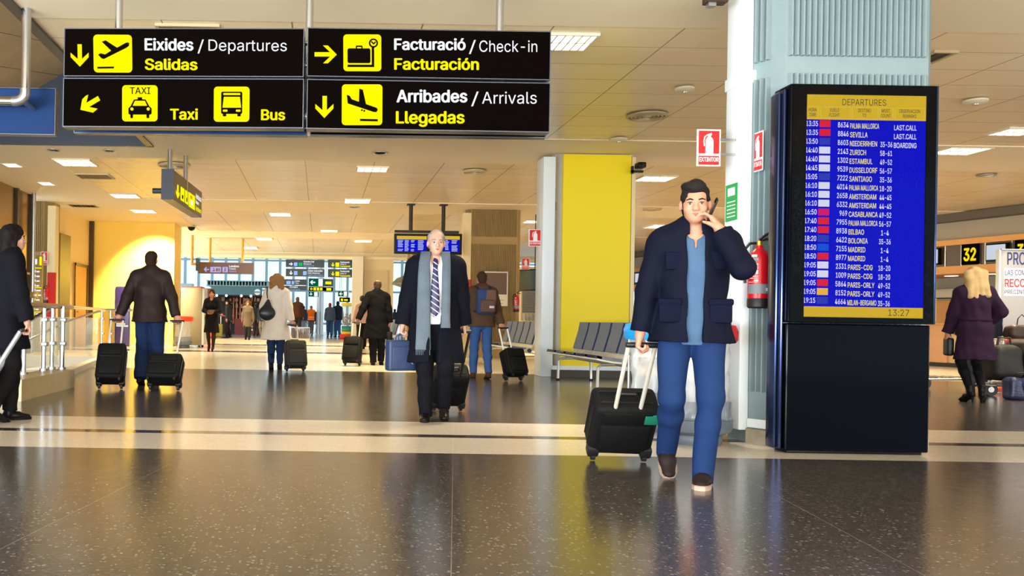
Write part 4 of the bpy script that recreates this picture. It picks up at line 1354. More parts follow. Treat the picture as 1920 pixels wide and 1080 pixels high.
# green notice on the side of the casing
gp = W(1355, 348, 7.2); gq = W(1355, 416, 7.2)
t = thing('green_notice', 'narrow green safety notice on the side of the white pillar casing', 'sign', (3.415, 7.02, gq.z))
hh = gp.z - gq.z
MB().box(0, 0, 0, 0.004, 0.2, hh).build('plate', mat('notice_green', (30, 160, 84), 0.5), t, False)
g_ = MB().box(-0.002, 0.04, hh * .68, 0, 0.16, hh * .9)
for i in range(5): g_.box(-0.002, 0.03, hh * (.1 + i * .1), 0, 0.17, hh * (.13 + i * .1))
g_.build('print', M_WHT, t, False)

# security camera on the yellow column
sp = W(1197, 313, 14.9)
t = thing('security_camera', 'black security camera on an arm at the top of the yellow column', 'camera', (sp.x, 14.85, sp.z))
MB().box(-0.14, -0.03, -0.11, 0.06, 0.03, -0.07).box(-0.14, -.03, -0.13, -0.11, .03, 0.0).build('arm', M_BLKMET, t)
MB().rbox(-0.06, -0.12, -0.04, 0.08, 0.12, 0.06, 0.02).build('housing', M_BLACK, t)
MB().cyl((0.02, -0.14, 0.01), (0.02, -0.11, 0.01), 0.03).build('lens', M_BLKMET, t)
sp = W(1340, 2, 7.0)
t = thing('ceiling_bracket', 'dark metal bracket at the top of the white pillar casing', 'bracket', (sp.x, 7.0, sp.z))
MB().box(-0.08, -0.05, -0.02, 0.09, 0.05, 0.03).build('plate', MT('dark_brown_metal', (60, 44, 34), 0.5, 0.3), t, False)
MB().cyl((0, 0, 0.02), (0, 0, CZ - sp.z), 0.02).build('stem', MT('dark_brown_metal', (60, 44, 34), 0.5, 0.3), t)
MB().box(-0.06, -0.03, -0.05, 0.0, 0.03, -0.02).build('lamp_head', M_STEEL, t, False)

# ================================================================== HANGING MONITORS
DM = 21.8
mg = None
bar = W(740, 433, DM); bar2 = W(860, 436, DM)
t = thing('monitor_hanger', 'black ceiling hanger with two poles and a bar above the blue monitors', 'hanger', (bar.x, DM, bar.z))
wd = bar2.x - bar.x
MB().box(0, -0.05, -0.04, wd, 0.05, 0.02).build('bar', M_BLKMET, t, False)
for px in (770, 831):
    x = W(px, 433, DM).x - bar.x
    p = MB().cyl((x, 0, 0), (x, 0, CZ - bar.z), 0.05).build('pole', M_BLKMET, t)
    MB().box(x - .1, -.1, CZ - bar.z - 0.03, x + .1, .1, CZ - bar.z).build('ceiling_plate', M_BLKMET, p, False)
for (x0, x1, y0, y1), lb in (((739, 804, 438, 476), 'hanging flight monitor on the left of the pair, behind the man in the scarf'), ((805, 866, 438, 477), 'hanging flight monitor on the right of the pair')):
    s = Sign('flight_monitor', lb, 'monitor', (x0, y0), (x1, y0), (x1, y1), (x0, y1), DM - .05, DM - .05, 0.12, M_BLACK, False, 'pair of hanging flight monitors')
    s.poly('screen', [rc(x0 + 4.5, y0 + 4.5, x1 - 4.5, y1 - 4.5)], E_BLUE, 0.006)
    s.poly('header_strip', [rc(x0 + 4.5, y0 + 4.5, x1 - 4.5, y0 + 11)], E_YEL, 0.009)
    rowsp = MB()
    for i in range(9):
        yy = y0 + 12.5 + i * 2.4
        for a, b in ((0.1, 0.26), (0.3, 0.42), (0.48, 0.6), (0.68, 0.86)):
            if random.random() < 0.85:
                rowsp.prism(rc(x0 + (x1 - x0) * a, yy, x0 + (x1 - x0) * (b - 0.04 * random.random()), yy + 1.2), s.f, 0.006, 0.009)
    rowsp.f = [f[::-1] for f in rowsp.f]
    rowsp.build('text_rows', emis('monitor_text', (190, 200, 240), 0.8), s.root, False)

# ================================================================== SEATS
M_PADG = mat('slate_seat_pad', (112, 124, 144), 0.5, bump=0.1, bscale=200)
M_PADB = mat('navy_seat_edge', (30, 48, 92), 0.5)
M_SHELL = mat('pale_seat_shell', (228, 222, 208), 0.35)
M_LEGW = mat('pale_steel', (214, 212, 206), 0.3, 0.5)


def seat_bench(label, loc, rz, n, group='beam seating rows'):
    """row along local x, seats face local -y"""
    t = thing('bench_seating', label, 'bench seating', loc, rz, group)
    w_ = 0.54
    MB().cyl((-0.05, 0.12, 0.40), (n * w_ + 0.05, 0.12, 0.40), 0.055, seg=18).build('beam', M_LEGW, t)
    MB().cyl((-0.056, 0.12, 0.40), (-0.05, 0.12, 0.40), 0.042, seg=18).cyl((n * w_ + 0.05, 0.12, 0.40), (n * w_ + 0.056, 0.12, 0.40), 0.042, seg=18).build('end_cap', M_PADB, t)
    prof = [(-0.27, 0.47), (-0.2, 0.455), (-0.05, 0.43), (0.08, 0.42), (0.15, 0.44), (0.2, 0.52), (0.24, 0.66), (0.29, 0.83), (0.315, 0.96)]

    def strip(i0, i1, x0, x1, up, th):
        m_ = MB(); vs = []
        pr = prof[i0:i1]
        for j, (y, z) in enumerate(pr):
            y2, z2_ = prof[min(i0 + j + 1, len(prof) - 1)]; y1, z1_ = prof[max(i0 + j - 1, 0)]
            d = Vector((0, y2 - y1, z2_ - z1_)).normalized()
            nn = Vector((0, -d.z, d.y))
            for x in (x0, x1):
                for e in (up, up + th):
                    vs.append((x, y + nn.y * e, z + nn.z * e))
        k_ = len(pr)
        for j in range(k_ - 1):
            a, b = 4 * j, 4 * j + 4
            m_.f += [(a, b, b + 2, a + 2), (a + 1, a + 3, b + 3, b + 1), (a, a + 1, b + 1, b), (a + 2, b + 2, b + 3, a + 3)]
        m_.f += [(0, 2, 3, 1), (4 * k_ - 4, 4 * k_ - 3, 4 * k_ - 1, 4 * k_ - 2)]
        m_.v = vs
        return m_
    for i in range(n):
        x0 = i * w_ + 0.015; x1 = (i + 1) * w_ - 0.015
        sh_ = strip(0, 9, x0, x1, -0.03, 0.025)
        s_ = sh_.build('seat_shell', M_SHELL, t, True, 60)
        strip(0, 4, x0 + 0.03, x1 - 0.03, 0.0, 0.03).build('seat_pad', M_PADG, s_, True, 60)
        strip(5, 8, x0 + 0.03, x1 - 0.03, 0.0, 0.03).build('back_pad', M_PADG, s_, True, 60)
        strip(7, 9, x0 + 0.03, x1 - 0.03, 0.004, 0.03).build('head_pad', M_PADG, s_, True, 60)
        strip(5, 9, x0 + 0.014, x0 + 0.03, -0.004, 0.03).build('pad_edge', M_PADB, s_, True, 60)
        strip(5, 9, x1 - 0.03, x1 - 0.014, -0.004, 0.03).build('pad_edge', M_PADB, s_, True, 60)
        strip(0, 2, x0 + 0.03, x1 - 0.03, -0.01, 0.045).build('front_edge', M_PADB, s_, True, 60)
        MB().rbox((x0 + x1) / 2 - 0.04, 0.06, 0.37, (x0 + x1) / 2 + 0.04, 0.2, 0.45, 0.015).build('bracket', M_LEGW, s_)
    for x in (0.35, n * w_ - 0.35):
        lg = MB().tube([(x, -0.16, 0.02), (x, -0.15, 0.32), (x, -0.1, 0.36), (x, 0.12, 0.37), (x, 0.34, 0.34), (x, 0.38, 0.3), (x, 0.39, 0.02)], 0.022, 10)
        lo = lg.build('leg', M_LEGW, t)
        MB().cyl((x, -0.16, 0.0), (x, -0.16, 0.03), 0.03).cyl((x, 0.39, 0.0), (x, 0.39, 0.03), 0.03).build('foot', M_BLACK, lo)
    return t


seat_bench('row of five slate-blue airport seats in front of the yellow column', (4.12, 14.5, 0), R(-90), 5)
seat_bench('row of slate-blue seats behind the cream casing, past the yellow column', (3.95, 19.3, 0), R(-90), 5)
seat_bench('seat row left of the ribbed brown column, behind the man with the scarf', (2.75, 20.6, 0), R(-90), 4)
seat_bench('seat row far behind the briefcase, with a child sitting on it', (2.0, 27.0, 0), R(-90), 4)

# ================================================================== WASTE BINS BY THE PILLAR
M_BINB = mat('bin_grey_base', (84, 94, 108), 0.4)
M_BAG = glass('clear_bag', (226, 230, 234), 0.42, 0.25)


def round_bin(label, loc, lid, lidname):
    t = thing('waste_bin', label, 'waste bin', loc, 0, 'clear-bag waste bins by the pillar')
    MB().lathe([(0.0, 0), (0.19, 0.0), (0.2, 0.02), (0.2, 0.07), (0.19, 0.09), (0, 0.09)], seg=32).build('foot', M_BINB, t)
    MB().lathe([(0.0, 0.08), (0.22, 0.085), (0.26, 0.11), (0.275, 0.15), (0.275, 0.2), (0.25, 0.22), (0, 0.22)], seg=36).build('base', M_BINB, t)
    # crumpled bag
    bm_ = MB()
    n = 48; zs_ = [0.2 + 0.62 * i / 14 for i in range(15)]
    vs = []
    for i, z in enumerate(zs_):
        for j in range(n):
            a = 2 * PI * j / n
            rr = 0.245 + 0.012 * math.sin(a * 7 + z * 9) + 0.009 * math.sin(a * 13 - z * 23) - 0.02 * math.sin(PI * i / 14)
            vs.append((rr * math.cos(a), rr * math.sin(a), z))
    bm_.add(vs, [(i * n + j, i * n + (j + 1) % n, (i + 1) * n + (j + 1) % n, (i + 1) * n + j) for i in range(14) for j in range(n)])
    bm_.build('bag', M_BAG, t, True, 80)
    MB().lathe([(0.25, 0.2), (0.262, 0.21), (0.262, 0.34), (0.255, 0.35)], seg=36).build('clear_collar', glass('collar_clear', (120, 132, 150), 0.5, 0.15), t)
    ps = MB()
    for a in (40, 140, 250):
        ps.cyl((0.27 * math.cos(R(a)), 0.27 * math.sin(R(a)), 0.2), (0.27 * math.cos(R(a)), 0.27 * math.sin(R(a)), 0.82), 0.012)
    ps.build('posts', M_STEEL, t)
    MB().lathe([(0.2, 0.81), (0.285, 0.81), (0.3, 0.83), (0.305, 0.9), (0.285, 0.95), (0.2, 0.965), (0.13, 0.95), (0.13, 0.94), (0.19, 0.93), (0.2, 0.81)], seg=36).build(lidname, lid, t)
    return t


b1 = F(1324, 838); b2 = F(1250, 811)
round_bin('red-topped waste bin with a clear bag, behind the man on the phone', (b1.x, b1.y + 0.2, 0), mat('bin_red', (206, 24, 32), 0.35), 'rim')
round_bin('blue-topped waste bin with a clear bag, by the seats', (b2.x, b2.y + 0.2, 0), mat('bin_blue', (24, 150, 230), 0.35), 'rim')

# ================================================================== PEOPLE: body grown as one skin from a distance field
class Field:
    def __init__(s, lo, hi, h):
        s.lo = np.array(lo, float); s.h = h
        n = np.maximum(4, np.ceil((np.array(hi) - s.lo) / h).astype(int) + 1)
        s.n = n
        s.v = np.full(n, 0.3, np.float32)
        s.ax = [s.lo[i] + h * np.arange(n[i]) for i in range(3)]

    def win(s, a, b, pad):
        i0 = np.clip(np.floor((np.array(a) - pad - s.lo) / s.h).astype(int), 0, s.n - 1)
        i1 = np.clip(np.ceil((np.array(b) + pad - s.lo) / s.h).astype(int) + 1, 1, s.n)
        if np.any(i1 <= i0):
            return None
        sl_ = tuple(slice(i0[i], i1[i]) for i in range(3))
        x = s.ax[0][sl_[0]][:, None, None]; y = s.ax[1][sl_[1]][None, :, None]; z = s.ax[2][sl_[2]][None, None, :]
        return sl_, x, y, z

    def mix(s, sl_, d, k, sub=False):
        a = s.v[sl_]
        if sub:
            d = -d
            if k <= 0:
                s.v[sl_] = np.maximum(a, d); return
            t = np.clip(0.5 - 0.5 * (a - d) / k, 0, 1)
            s.v[sl_] = a * (1 - t) + d * t + k * t * (1 - t)
        else:
            if k <= 0:
                s.v[sl_] = np.minimum(a, d); return
            t = np.clip(0.5 + 0.5 * (a - d) / k, 0, 1)
            s.v[sl_] = a * (1 - t) + d * t - k * t * (1 - t)

    def cone(s, a, b, ra, rb, k=0.02, sc=(1, 1, 1), cap_a=False, cap_b=False, sub=False):
        a = np.array(a, float); b = np.array(b, float)
        m = max(ra, rb)
        pad = m * max(1.0 / min(sc) if False else 1, max(sc)) + k + 3 * s.h + 0.01
        w_ = s.win(np.minimum(a, b), np.maximum(a, b), pad)
        if w_ is None: return
        sl_, x, y, z = w_
        sx, sy, sz = sc
        d = (b - a) / np.array(sc)
        px, py, pz = (x - a[0]) / sx, (y - a[1]) / sy, (z - a[2]) / sz
        dd = float(d @ d) + 1e-9
        t = (px * d[0] + py * d[1] + pz * d[2]) / dd
        tc = np.clip(t, 0, 1)
        q = np.sqrt((px - tc * d[0]) ** 2 + (py - tc * d[1]) ** 2 + (pz - tc * d[2]) ** 2) - (ra + tc * (rb - ra))
        q = q * min(sc)
        L = math.sqrt(dd)
        if cap_b: q = np.maximum(q, (t - 1) * L)
        if cap_a: q = np.maximum(q, -t * L)
        s.mix(sl_, q, k, sub)

    def ell(s, c, r, k=0.02, M=None, sub=False):
        c = np.array(c, float); m = max(r)
        w_ = s.win(c, c, m + k + 3 * s.h + 0.01)
        if w_ is None: return
        sl_, x, y, z = w_
        x = x - c[0]; y = y - c[1]; z = z - c[2]
        if M is not None:
            x, y, z = (M[0][0] * x + M[1][0] * y + M[2][0] * z), (M[0][1] * x + M[1][1] * y + M[2][1] * z), (M[0][2] * x + M[1][2] * y + M[2][2] * z)
        k0 = np.sqrt((x / r[0]) ** 2 + (y / r[1]) ** 2 + (z / r[2]) ** 2)
        k1 = np.sqrt((x / r[0] ** 2) ** 2 + (y / r[1] ** 2) ** 2 + (z / r[2] ** 2) ** 2) + 1e-6
        s.mix(sl_, k0 * (k0 - 1) / k1, k, sub)

    def box(s, lo, hi, r=0.0, k=0.0, sub=False):
        c = (np.array(lo, float) + hi) / 2; e = (np.array(hi, float) - lo) / 2
        w_ = s.win(lo, hi, k + 3 * s.h + 0.01)
        if w_ is None: return
        sl_, x, y, z = w_
        qx, qy, qz = np.abs(x - c[0]) - e[0] + r, np.abs(y - c[1]) - e[1] + r, np.abs(z - c[2]) - e[2] + r
        d = np.sqrt(np.maximum(qx, 0) ** 2 + np.maximum(qy, 0) ** 2 + np.maximum(qz, 0) ** 2) + np.minimum(np.maximum(qx, np.maximum(qy, qz)), 0) - r
        s.mix(sl_, d, k, sub)

    def cut(s, p, n):
        """remove everything on the side n points to"""
        n = np.array(n, float); n /= np.linalg.norm(n)
        x = s.ax[0][:, None, None]; y = s.ax[1][None, :, None]; z = s.ax[2][None, None, :]
        s.v = np.maximum(s.v, ((x - p[0]) * n[0] + (y - p[1]) * n[1] + (z - p[2]) * n[2]).astype(np.float32))

    def folds(s, amp, seed, f=26.0):
        rs = np.random.RandomState(seed)
        x = s.ax[0][:, None, None]; y = s.ax[1][None, :, None]; z = s.ax[2][None, None, :]
        o = 0
        for i in range(4):
            kx, ky, kz = rs.normal(size=3) * f * (0.6, 0.6, 1.0)[i % 3]
            o = o + np.sin(kx * x + ky * y + kz * z + rs.rand() * 6 + 1.3 * np.sin(9 * z + 7 * x + i))
        s.v = (s.v + amp * 0.5 * o).astype(np.float32)

    def mesh(s):
        v = s.v; ins = v < 0
        c0 = ins[:-1, :-1, :-1]
        cs = [ins[i:ins.shape[0] - 1 + i, j:ins.shape[1] - 1 + j, k:ins.shape[2] - 1 + k] for i in (0, 1) for j in (0, 1) for k in (0, 1)]
        sm = np.zeros(c0.shape, np.int8)
        for c in cs: sm += c
        act = (sm > 0) & (sm < 8)
        I = np.argwhere(act)
        if len(I) == 0: return [], []
        idx = np.full(act.shape, -1, np.int32)
        idx[tuple(I.T)] = np.arange(len(I))
        off = np.array([(i, j, k) for i in (0, 1) for j in (0, 1) for k in (0, 1)])
        val = np.stack([v[I[:, 0] + o[0], I[:, 1] + o[1], I[:, 2] + o[2]] for o in off], 1)
        P = np.zeros((len(I), 3)); N = np.zeros(len(I))
        for a in range(8):
            for b in range(a + 1, 8):
                if np.abs(off[a] - off[b]).sum() != 1: continue
                m = (val[:, a] < 0) != (val[:, b] < 0)
                t = val[:, a] / np.where(m, val[:, a] - val[:, b], 1)
                P += np.where(m[:, None], off[a] + t[:, None] * (off[b] - off[a]), 0)
                N += m
        P = s.lo + s.h * (I + P / N[:, None])
        F_ = []
        for ax in range(3):
            a1, a2 = (ax + 1) % 3, (ax + 2) % 3
            d = np.diff(ins.astype(np.int8), axis=ax)
            E = np.argwhere(d != 0)
            E = E[(E[:, a1] > 0) & (E[:, a2] > 0) & (E[:, a1] < act.shape[a1]) & (E[:, a2] < act.shape[a2])]
            sg = d[tuple(E.T)]
            q = []
            for o1, o2 in ((-1, -1), (0, -1), (0, 0), (-1, 0)):
                e = E.copy(); e[:, a1] += o1; e[:, a2] += o2
                q.append(idx[tuple(e.T)])
            q = np.stack(q, 1)
            q = np.where(sg[:, None] > 0, q[:, ::-1], q)
            F_.append(q)
        F_ = np.concatenate(F_)
        F_ = F_[(F_ >= 0).all(1)]
        return P, F_

    def build(s, name, m, parent):
        P, F_ = s.mesh()
        me = bpy.data.meshes.new(name)
        me.vertices.add(len(P)); me.vertices.foreach_set('co', np.asarray(P, np.float32).ravel())
        me.loops.add(len(F_) * 4); me.loops.foreach_set('vertex_index', np.asarray(F_, np.int32).ravel())
        me.polygons.add(len(F_)); me.polygons.foreach_set('loop_start', np.arange(len(F_), dtype=np.int32) * 4)
        me.polygons.foreach_set('use_smooth', np.ones(len(F_), bool))
        me.update(calc_edges=True); me.validate()
        me.materials.append(m)
        o = bpy.data.objects.new(name, me); COL.objects.link(o); o.parent = parent
        return o


def nv(a): return np.array(a, float)
def unit(a): a = nv(a); return a / (np.linalg.norm(a) + 1e-9)


def ik(a, c, l1, l2, pole):
    a, c = nv(a), nv(c)
    d = c - a; L = min(np.linalg.norm(d), (l1 + l2) * 0.998)
    u = unit(d)
    c = a + u * L
    x = (l1 * l1 - l2 * l2 + L * L) / (2 * L)
    h = math.sqrt(max(l1 * l1 - x * x, 0))
    p = nv(pole); p = p - u * (p @ u); p = unit(p)
    return a + u * x + p * h, c


def rotm(yaw, pitch, roll=0):
    return np.array(Matrix.Rotation(yaw, 3, 'Z') @ Matrix.Rotation(pitch, 3, 'X') @ Matrix.Rotation(roll, 3, 'Y'))


SKIN = {'fair': (188, 132, 108), 'pale': (196, 150, 132), 'tan': (176, 116, 76)}
cloth_cache = {}


def cloth(rgb, rough=0.85, bump=0.25, var=0.12):
    key = (rgb, rough)
    if key not in cloth_cache:
        cloth_cache[key] = mat('cloth_%d_%d_%d' % rgb, rgb, rough, bump=bump, bscale=180, var=var, vscale=9, spec=0.1)
    return cloth_cache[key]


def skin(kind):
    if kind not in cloth_cache:
        m = mat('skin_' + kind, SKIN[kind], 0.5, var=0.06, vscale=14, spec=0.35)
        m.node_tree.nodes['Principled BSDF'].inputs['Subsurface Weight'].default_value = 0.08
        m.node_tree.nodes['Principled BSDF'].inputs['Subsurface Radius'].default_value = (0.01, 0.004, 0.002)
        cloth_cache[kind] = m
    return cloth_cache[kind]


class Person:
    """local frame: faces +y, right hand at +x; built at 1.75 m and scaled"""

    def __init__(s, label, x, y, yaw, h=1.75, vox=0.012, skin_kind='fair', female=False, pelvis=0.0,
                 footL=(-0.09, 0.0, 0.0), footR=(0.09, 0.0, 0.0), pitchL=0, pitchR=0, toeL=0, toeR=0,
                 handL=(-0.27, 0.02, 0.80), handR=(0.27, 0.02, 0.80), elbL=(-0.5, -1, 0), elbR=(0.5, -1, 0),
                 lean=0.03, head_yaw=0, head_pitch=0, head_roll=0, curlL=0.5, curlR=0.5, palmL=(1, 0, 0), palmR=(-1, 0, 0), heel=0.0, sit=False, group=None, girth=1.0, twist=0.0):
        s.vox = vox / (h / 1.75)
        s.sc = h / 1.75
        s.seed = int(abs(x * 131 + y * 17)) % 1000
        s.root = thing('person', label, 'person', (x, y, 0), yaw, group)
        s.root.scale = (s.sc,) * 3
        s.fem = female; s.sk = skin(skin_kind); s.g = girth
        dz = pelvis; s.dz = dz
        sh = 0.165 if female else 0.19
        hw = 0.09
        s.pel = nv((0, 0, 0.95 + dz))
        s.hip = [nv((-hw, 0, 0.93 + dz)), nv((hw, 0, 0.93 + dz))]
        s.chest = nv((0, lean * 0.6, 1.27 + dz))
        s.neck = nv((0, lean, 1.485 + dz))
        ct, st_ = math.cos(twist), math.sin(twist)
        s.sho = [nv((-sh * ct, lean * 0.9 - sh * st_ - 0.005, 1.425 + dz)), nv((sh * ct, lean * 0.9 + sh * st_ - 0.005, 1.425 + dz))]
        s.ank, s.knee = [], []
        s.foot = [(nv(footL), pitchL, toeL), (nv(footR), pitchR, toeR)]
        for i in (0, 1):
            f, p, t = s.foot[i]
            # ankle sits 8 cm above the sole; with the heel lifted (pitch > 0) it swings about the toe ball
            M_ = rotm(t, 0)
            ball = nv((0, 0.13, 0))
            a = M_ @ (ball + np.array(Matrix.Rotation(-p, 3, 'X')) @ (nv((0, -0.13, 0.085 + heel)))) + f
            k_, a2 = ik(s.hip[i], a, 0.43, 0.42, (0.0 + (0.08 if i else -0.08), 1, 0.12))
            s.knee.append(k_); s.ank.append(a2)
        s.elb, s.wri = [], []
        for i, (hd, el) in enumerate(((handL, elbL), (handR, elbR))):
            e, w_ = ik(s.sho[i], hd, 0.285, 0.255, el)
            s.elb.append(e); s.wri.append(w_)
        s.curl = (curlL, curlR); s.palm = (nv(palmL), nv(palmR))
        s.H = rotm(head_yaw, head_pitch, head_roll)
        s.hc = s.neck + nv((0, 0.0, 0.03)) + s.H @ nv((0, 0.02, 0.135))
        pts = np.array([s.hc + (0, 0, .16), s.hc + (0, .16, 0), s.hc - (0, .16, 0)] + s.sho + s.ank + s.knee + s.elb + s.wri + s.hip)
        s.lo = pts.min(0) - (0.24, 0.24, 0.13); s.hi = pts.max(0) + (0.24, 0.24, 0.06)

    def hp(s, p): return s.hc + s.H @ nv(p)

    def field(s, h=None): return Field(s.lo, s.hi, h or s.vox)

    def legs(s, f, r=(0.085, 0.056, 0.052, 0.03), k=0.03, ext=0.0, lo_cap=False):
        for i in (0, 1):
            f.cone(s.hip[i], s.knee[i], r[0], r[1], k)
            a = s.ank[i]; d = unit(a - s.knee[i])
            mid = s.knee[i] + (a - s.knee[i]) * 0.35
            f.cone(s.knee[i], mid, r[1], r[2], k)
            f.cone(mid, a + d * ext, r[2], r[3], k, cap_b=lo_cap)

    def torso(s, f, e=0.0, waist=0.0):
        g = s.g
        hipw = 0.155 if not s.fem else 0.16
        wst = (0.142 if not s.fem else 0.118)
        f.ell(s.pel + (0, -0.01, 0.0), ((hipw + e) * g, (0.105 + e) * g, 0.13 + e), 0.03)
        f.cone(s.pel + (0, 0, 0.04), s.pel + (0, s.chest[1] * .5, 0.18), (wst + e + waist) * g, (wst + e + waist) * g, 0.05, (1, 0.72, 1))
        f.ell(s.chest, ((0.168 if not s.fem else 0.145) * g + e, 0.112 * g + e, 0.185 + e), 0.05)
        if s.fem:
            for sx in (-1, 1):
                f.ell(s.chest + (sx * 0.065, 0.07, 0.02), (0.06 + e * .4, 0.05 + e * .4, 0.06 + e * .4), 0.05)
        f.cone(s.sho[0] + (0.03, 0, 0.0), s.sho[1] - (0.03, 0, 0.0), 0.06 + e, 0.06 + e, 0.06)
        f.cone(s.sho[0] + (0.06, 0, 0.012), s.neck + (0, -0.01, 0.03), 0.05 + e, 0.045 + e, 0.05)
        f.cone(s.sho[1] + (-0.06, 0, 0.012), s.neck + (0, -0.01, 0.03), 0.05 + e, 0.045 + e, 0.05)

    def arms(s, f, r=(0.052, 0.042, 0.04, 0.027), e=0.0, k=0.025, end=0.0, cap=False):
        for i in (0, 1):
            f.cone(s.sho[i], s.elb[i], r[0] + e, r[1] + e, k)
            d = unit(s.wri[i] - s.elb[i])
            f.cone(s.elb[i], s.wri[i] + d * end, r[2] + e, r[3] + e, k, cap_b=cap)

    def hand(s, f, i):
        w_ = s.wri[i]; d = unit(w_ - s.elb[i])
        n_ = s.palm[i]; n_ = unit(n_ - d * (n_ @ d))
        side = np.cross(d, n_) if i == 1 else np.cross(n_, d)     # towards the thumb
        side = -side
        c = s.curl[i]
        f.cone(w_ - d * 0.02, w_ + d * 0.02, 0.027, 0.027, 0.012)
        for q in (-0.027, -0.009, 0.009, 0.027):
            f.cone(w_ + d * 0.015 + side * q * 0.7, w_ + d * 0.082 + side * q, 0.0165, 0.0135, 0.014)
        for j, (q, L) in enumerate(((0.031, 0.9), (0.0105, 1.0), (-0.0105, 0.94), (-0.031, 0.76))):
            p = w_ + d * 0.085 + side * q
            ang = c * (0.55 + 0.1 * j)
            dirv = d
            for seg, l, r0, r1 in ((0, 0.043 * L, 0.0098, 0.0092), (1, 0.027 * L, 0.0092, 0.0085), (2, 0.021 * L, 0.0085, 0.0072)):
                dirv = unit(d * math.cos(ang) + n_ * math.sin(ang) + side * q * 1.5)
                p2 = p + dirv * l
                f.cone(p, p2, r0, r1, 0.003)
                p = p2; ang += c * (0.9 if seg == 0 else 0.7)
        t0 = w_ + d * 0.022 + side * 0.027 + n_ * 0.006
        t1 = t0 + unit(d * 0.6 + side * 0.65 + n_ * 0.35) * 0.042
        t2 = t1 + unit(d * 0.85 + side * 0.2 * (1 - c) + n_ * (0.3 + 0.5 * c)) * 0.032
        f.cone(t0, t1, 0.0145, 0.0115, 0.01); f.cone(t1, t2, 0.0112, 0.0085, 0.004)

    def head(s, f):
        H = s.H; e = f.ell; p = s.hp
        f.cone(s.neck + (0, -0.005, -0.02), p((0, -0.025, -0.06)), 0.056 if not s.fem else 0.047, 0.053 if not s.fem else 0.045, 0.02)
        e(p((0, -0.012, 0.03)), (0.075, 0.094, 0.09), 0.02, H)
        e(p((0, 0.03, -0.045)), (0.057, 0.062, 0.07), 0.035, H)
        e(p((0, 0.062, -0.085)), (0.026, 0.022, 0.022), 0.025, H)       # chin
        e(p((0, 0.068, 0.02)), (0.05, 0.018, 0.014), 0.02, H)           # brow
        for sx in (-1, 1):
            e(p((sx * 0.031, 0.093, -0.002)), (0.017, 0.014, 0.011), 0.012, H, True)
            e(p((sx * 0.031, 0.072, -0.002)), (0.0145, 0.0125, 0.0125), 0.003, H)
            e(p((sx * 0.042, 0.058, -0.03)), (0.02, 0.02, 0.016), 0.02, H)   # cheek
            e(p((sx * 0.077, -0.012, -0.008)), (0.010, 0.02, 0.032), 0.006, H)   # ear
            e(p((sx * 0.011, 0.097, -0.036)), (0.009, 0.01, 0.008), 0.006, H)
        f.cone(p((0, 0.078, 0.012)), p((0, 0.104, -0.03)), 0.009, 0.0125, 0.012)
        e(p((0, 0.082, -0.058)), (0.024, 0.012, 0.006), 0.006, H)
        e(p((0, 0.081, -0.068)), (0.02, 0.012, 0.007), 0.006, H)

    def face(s, brow=(40, 28, 22), lips=(164, 92, 84)):
        ey = MB(); ir = MB()
        for sx in (-1, 1):
            c = s.hp((sx * 0.031, 0.0775, -0.002)); ey.ball(c, 0.0098, 12, 8)
            c = s.hp((sx * 0.031, 0.0835, -0.002)); ir.ball(c, 0.0062, 10, 6)
        ey.build('eyes', MT('eye_white', (170, 158, 150), 0.3), s.body)
        ir.build('irises', MT('iris', (50, 34, 24), 0.2), s.body)
        b = MB()
        for sx in (-1, 1):
            b.tube([s.hp((sx * 0.020, 0.083, 0.004)), s.hp((sx * 0.031, 0.0875, 0.0075)), s.hp((sx * 0.043, 0.081, 0.004))], 0.0024, 6)
            b.tube([s.hp((sx * 0.014, 0.0885, 0.019)), s.hp((sx * 0.032, 0.0865, 0.025)), s.hp((sx * 0.05, 0.074, 0.019))], [0.004, 0.0046, 0.0028], 8)
        b.build('eyebrows', cloth(brow), s.body)
        m = MB()
        m.tube([s.hp((-0.023, 0.083, -0.063)), s.hp((-0.009, 0.0935, -0.06)), s.hp((0, 0.0945, -0.0615)), s.hp((0.009, 0.0935, -0.06)), s.hp((0.023, 0.083, -0.063))], [0.002, 0.0042, 0.004, 0.0042, 0.002], 8)
        m.tube([s.hp((-0.021, 0.083, -0.0655)), s.hp((0, 0.0925, -0.0695)), s.hp((0.021, 0.083, -0.0655))], [0.002, 0.0052, 0.002], 8)
        m.build('lips', mat('lips', lips, 0.45), s.body)

    def make_body(s, legs=True):
        f = s.field()
        s.torso(f); s.legs(f); s.arms(f); s.head(f); s.hand(f, 0); s.hand(f, 1)
        for i in (0, 1):
            ft, p, t = s.foot[i]
            a = s.ank[i]; M_ = rotm(t, 0) @ np.array(Matrix.Rotation(-p, 3, 'X'))
            f.cone(a, a + M_ @ nv((0, 0.005, -0.035)), 0.028, 0.026, 0.01); f.cone(a + M_ @ nv((0, 0.005, -0.04)), a + M_ @ nv((0, 0.12, -0.058)), 0.024, 0.018, 0.01)
        s.body = f.build('body', s.sk, s.root)
        return s.body

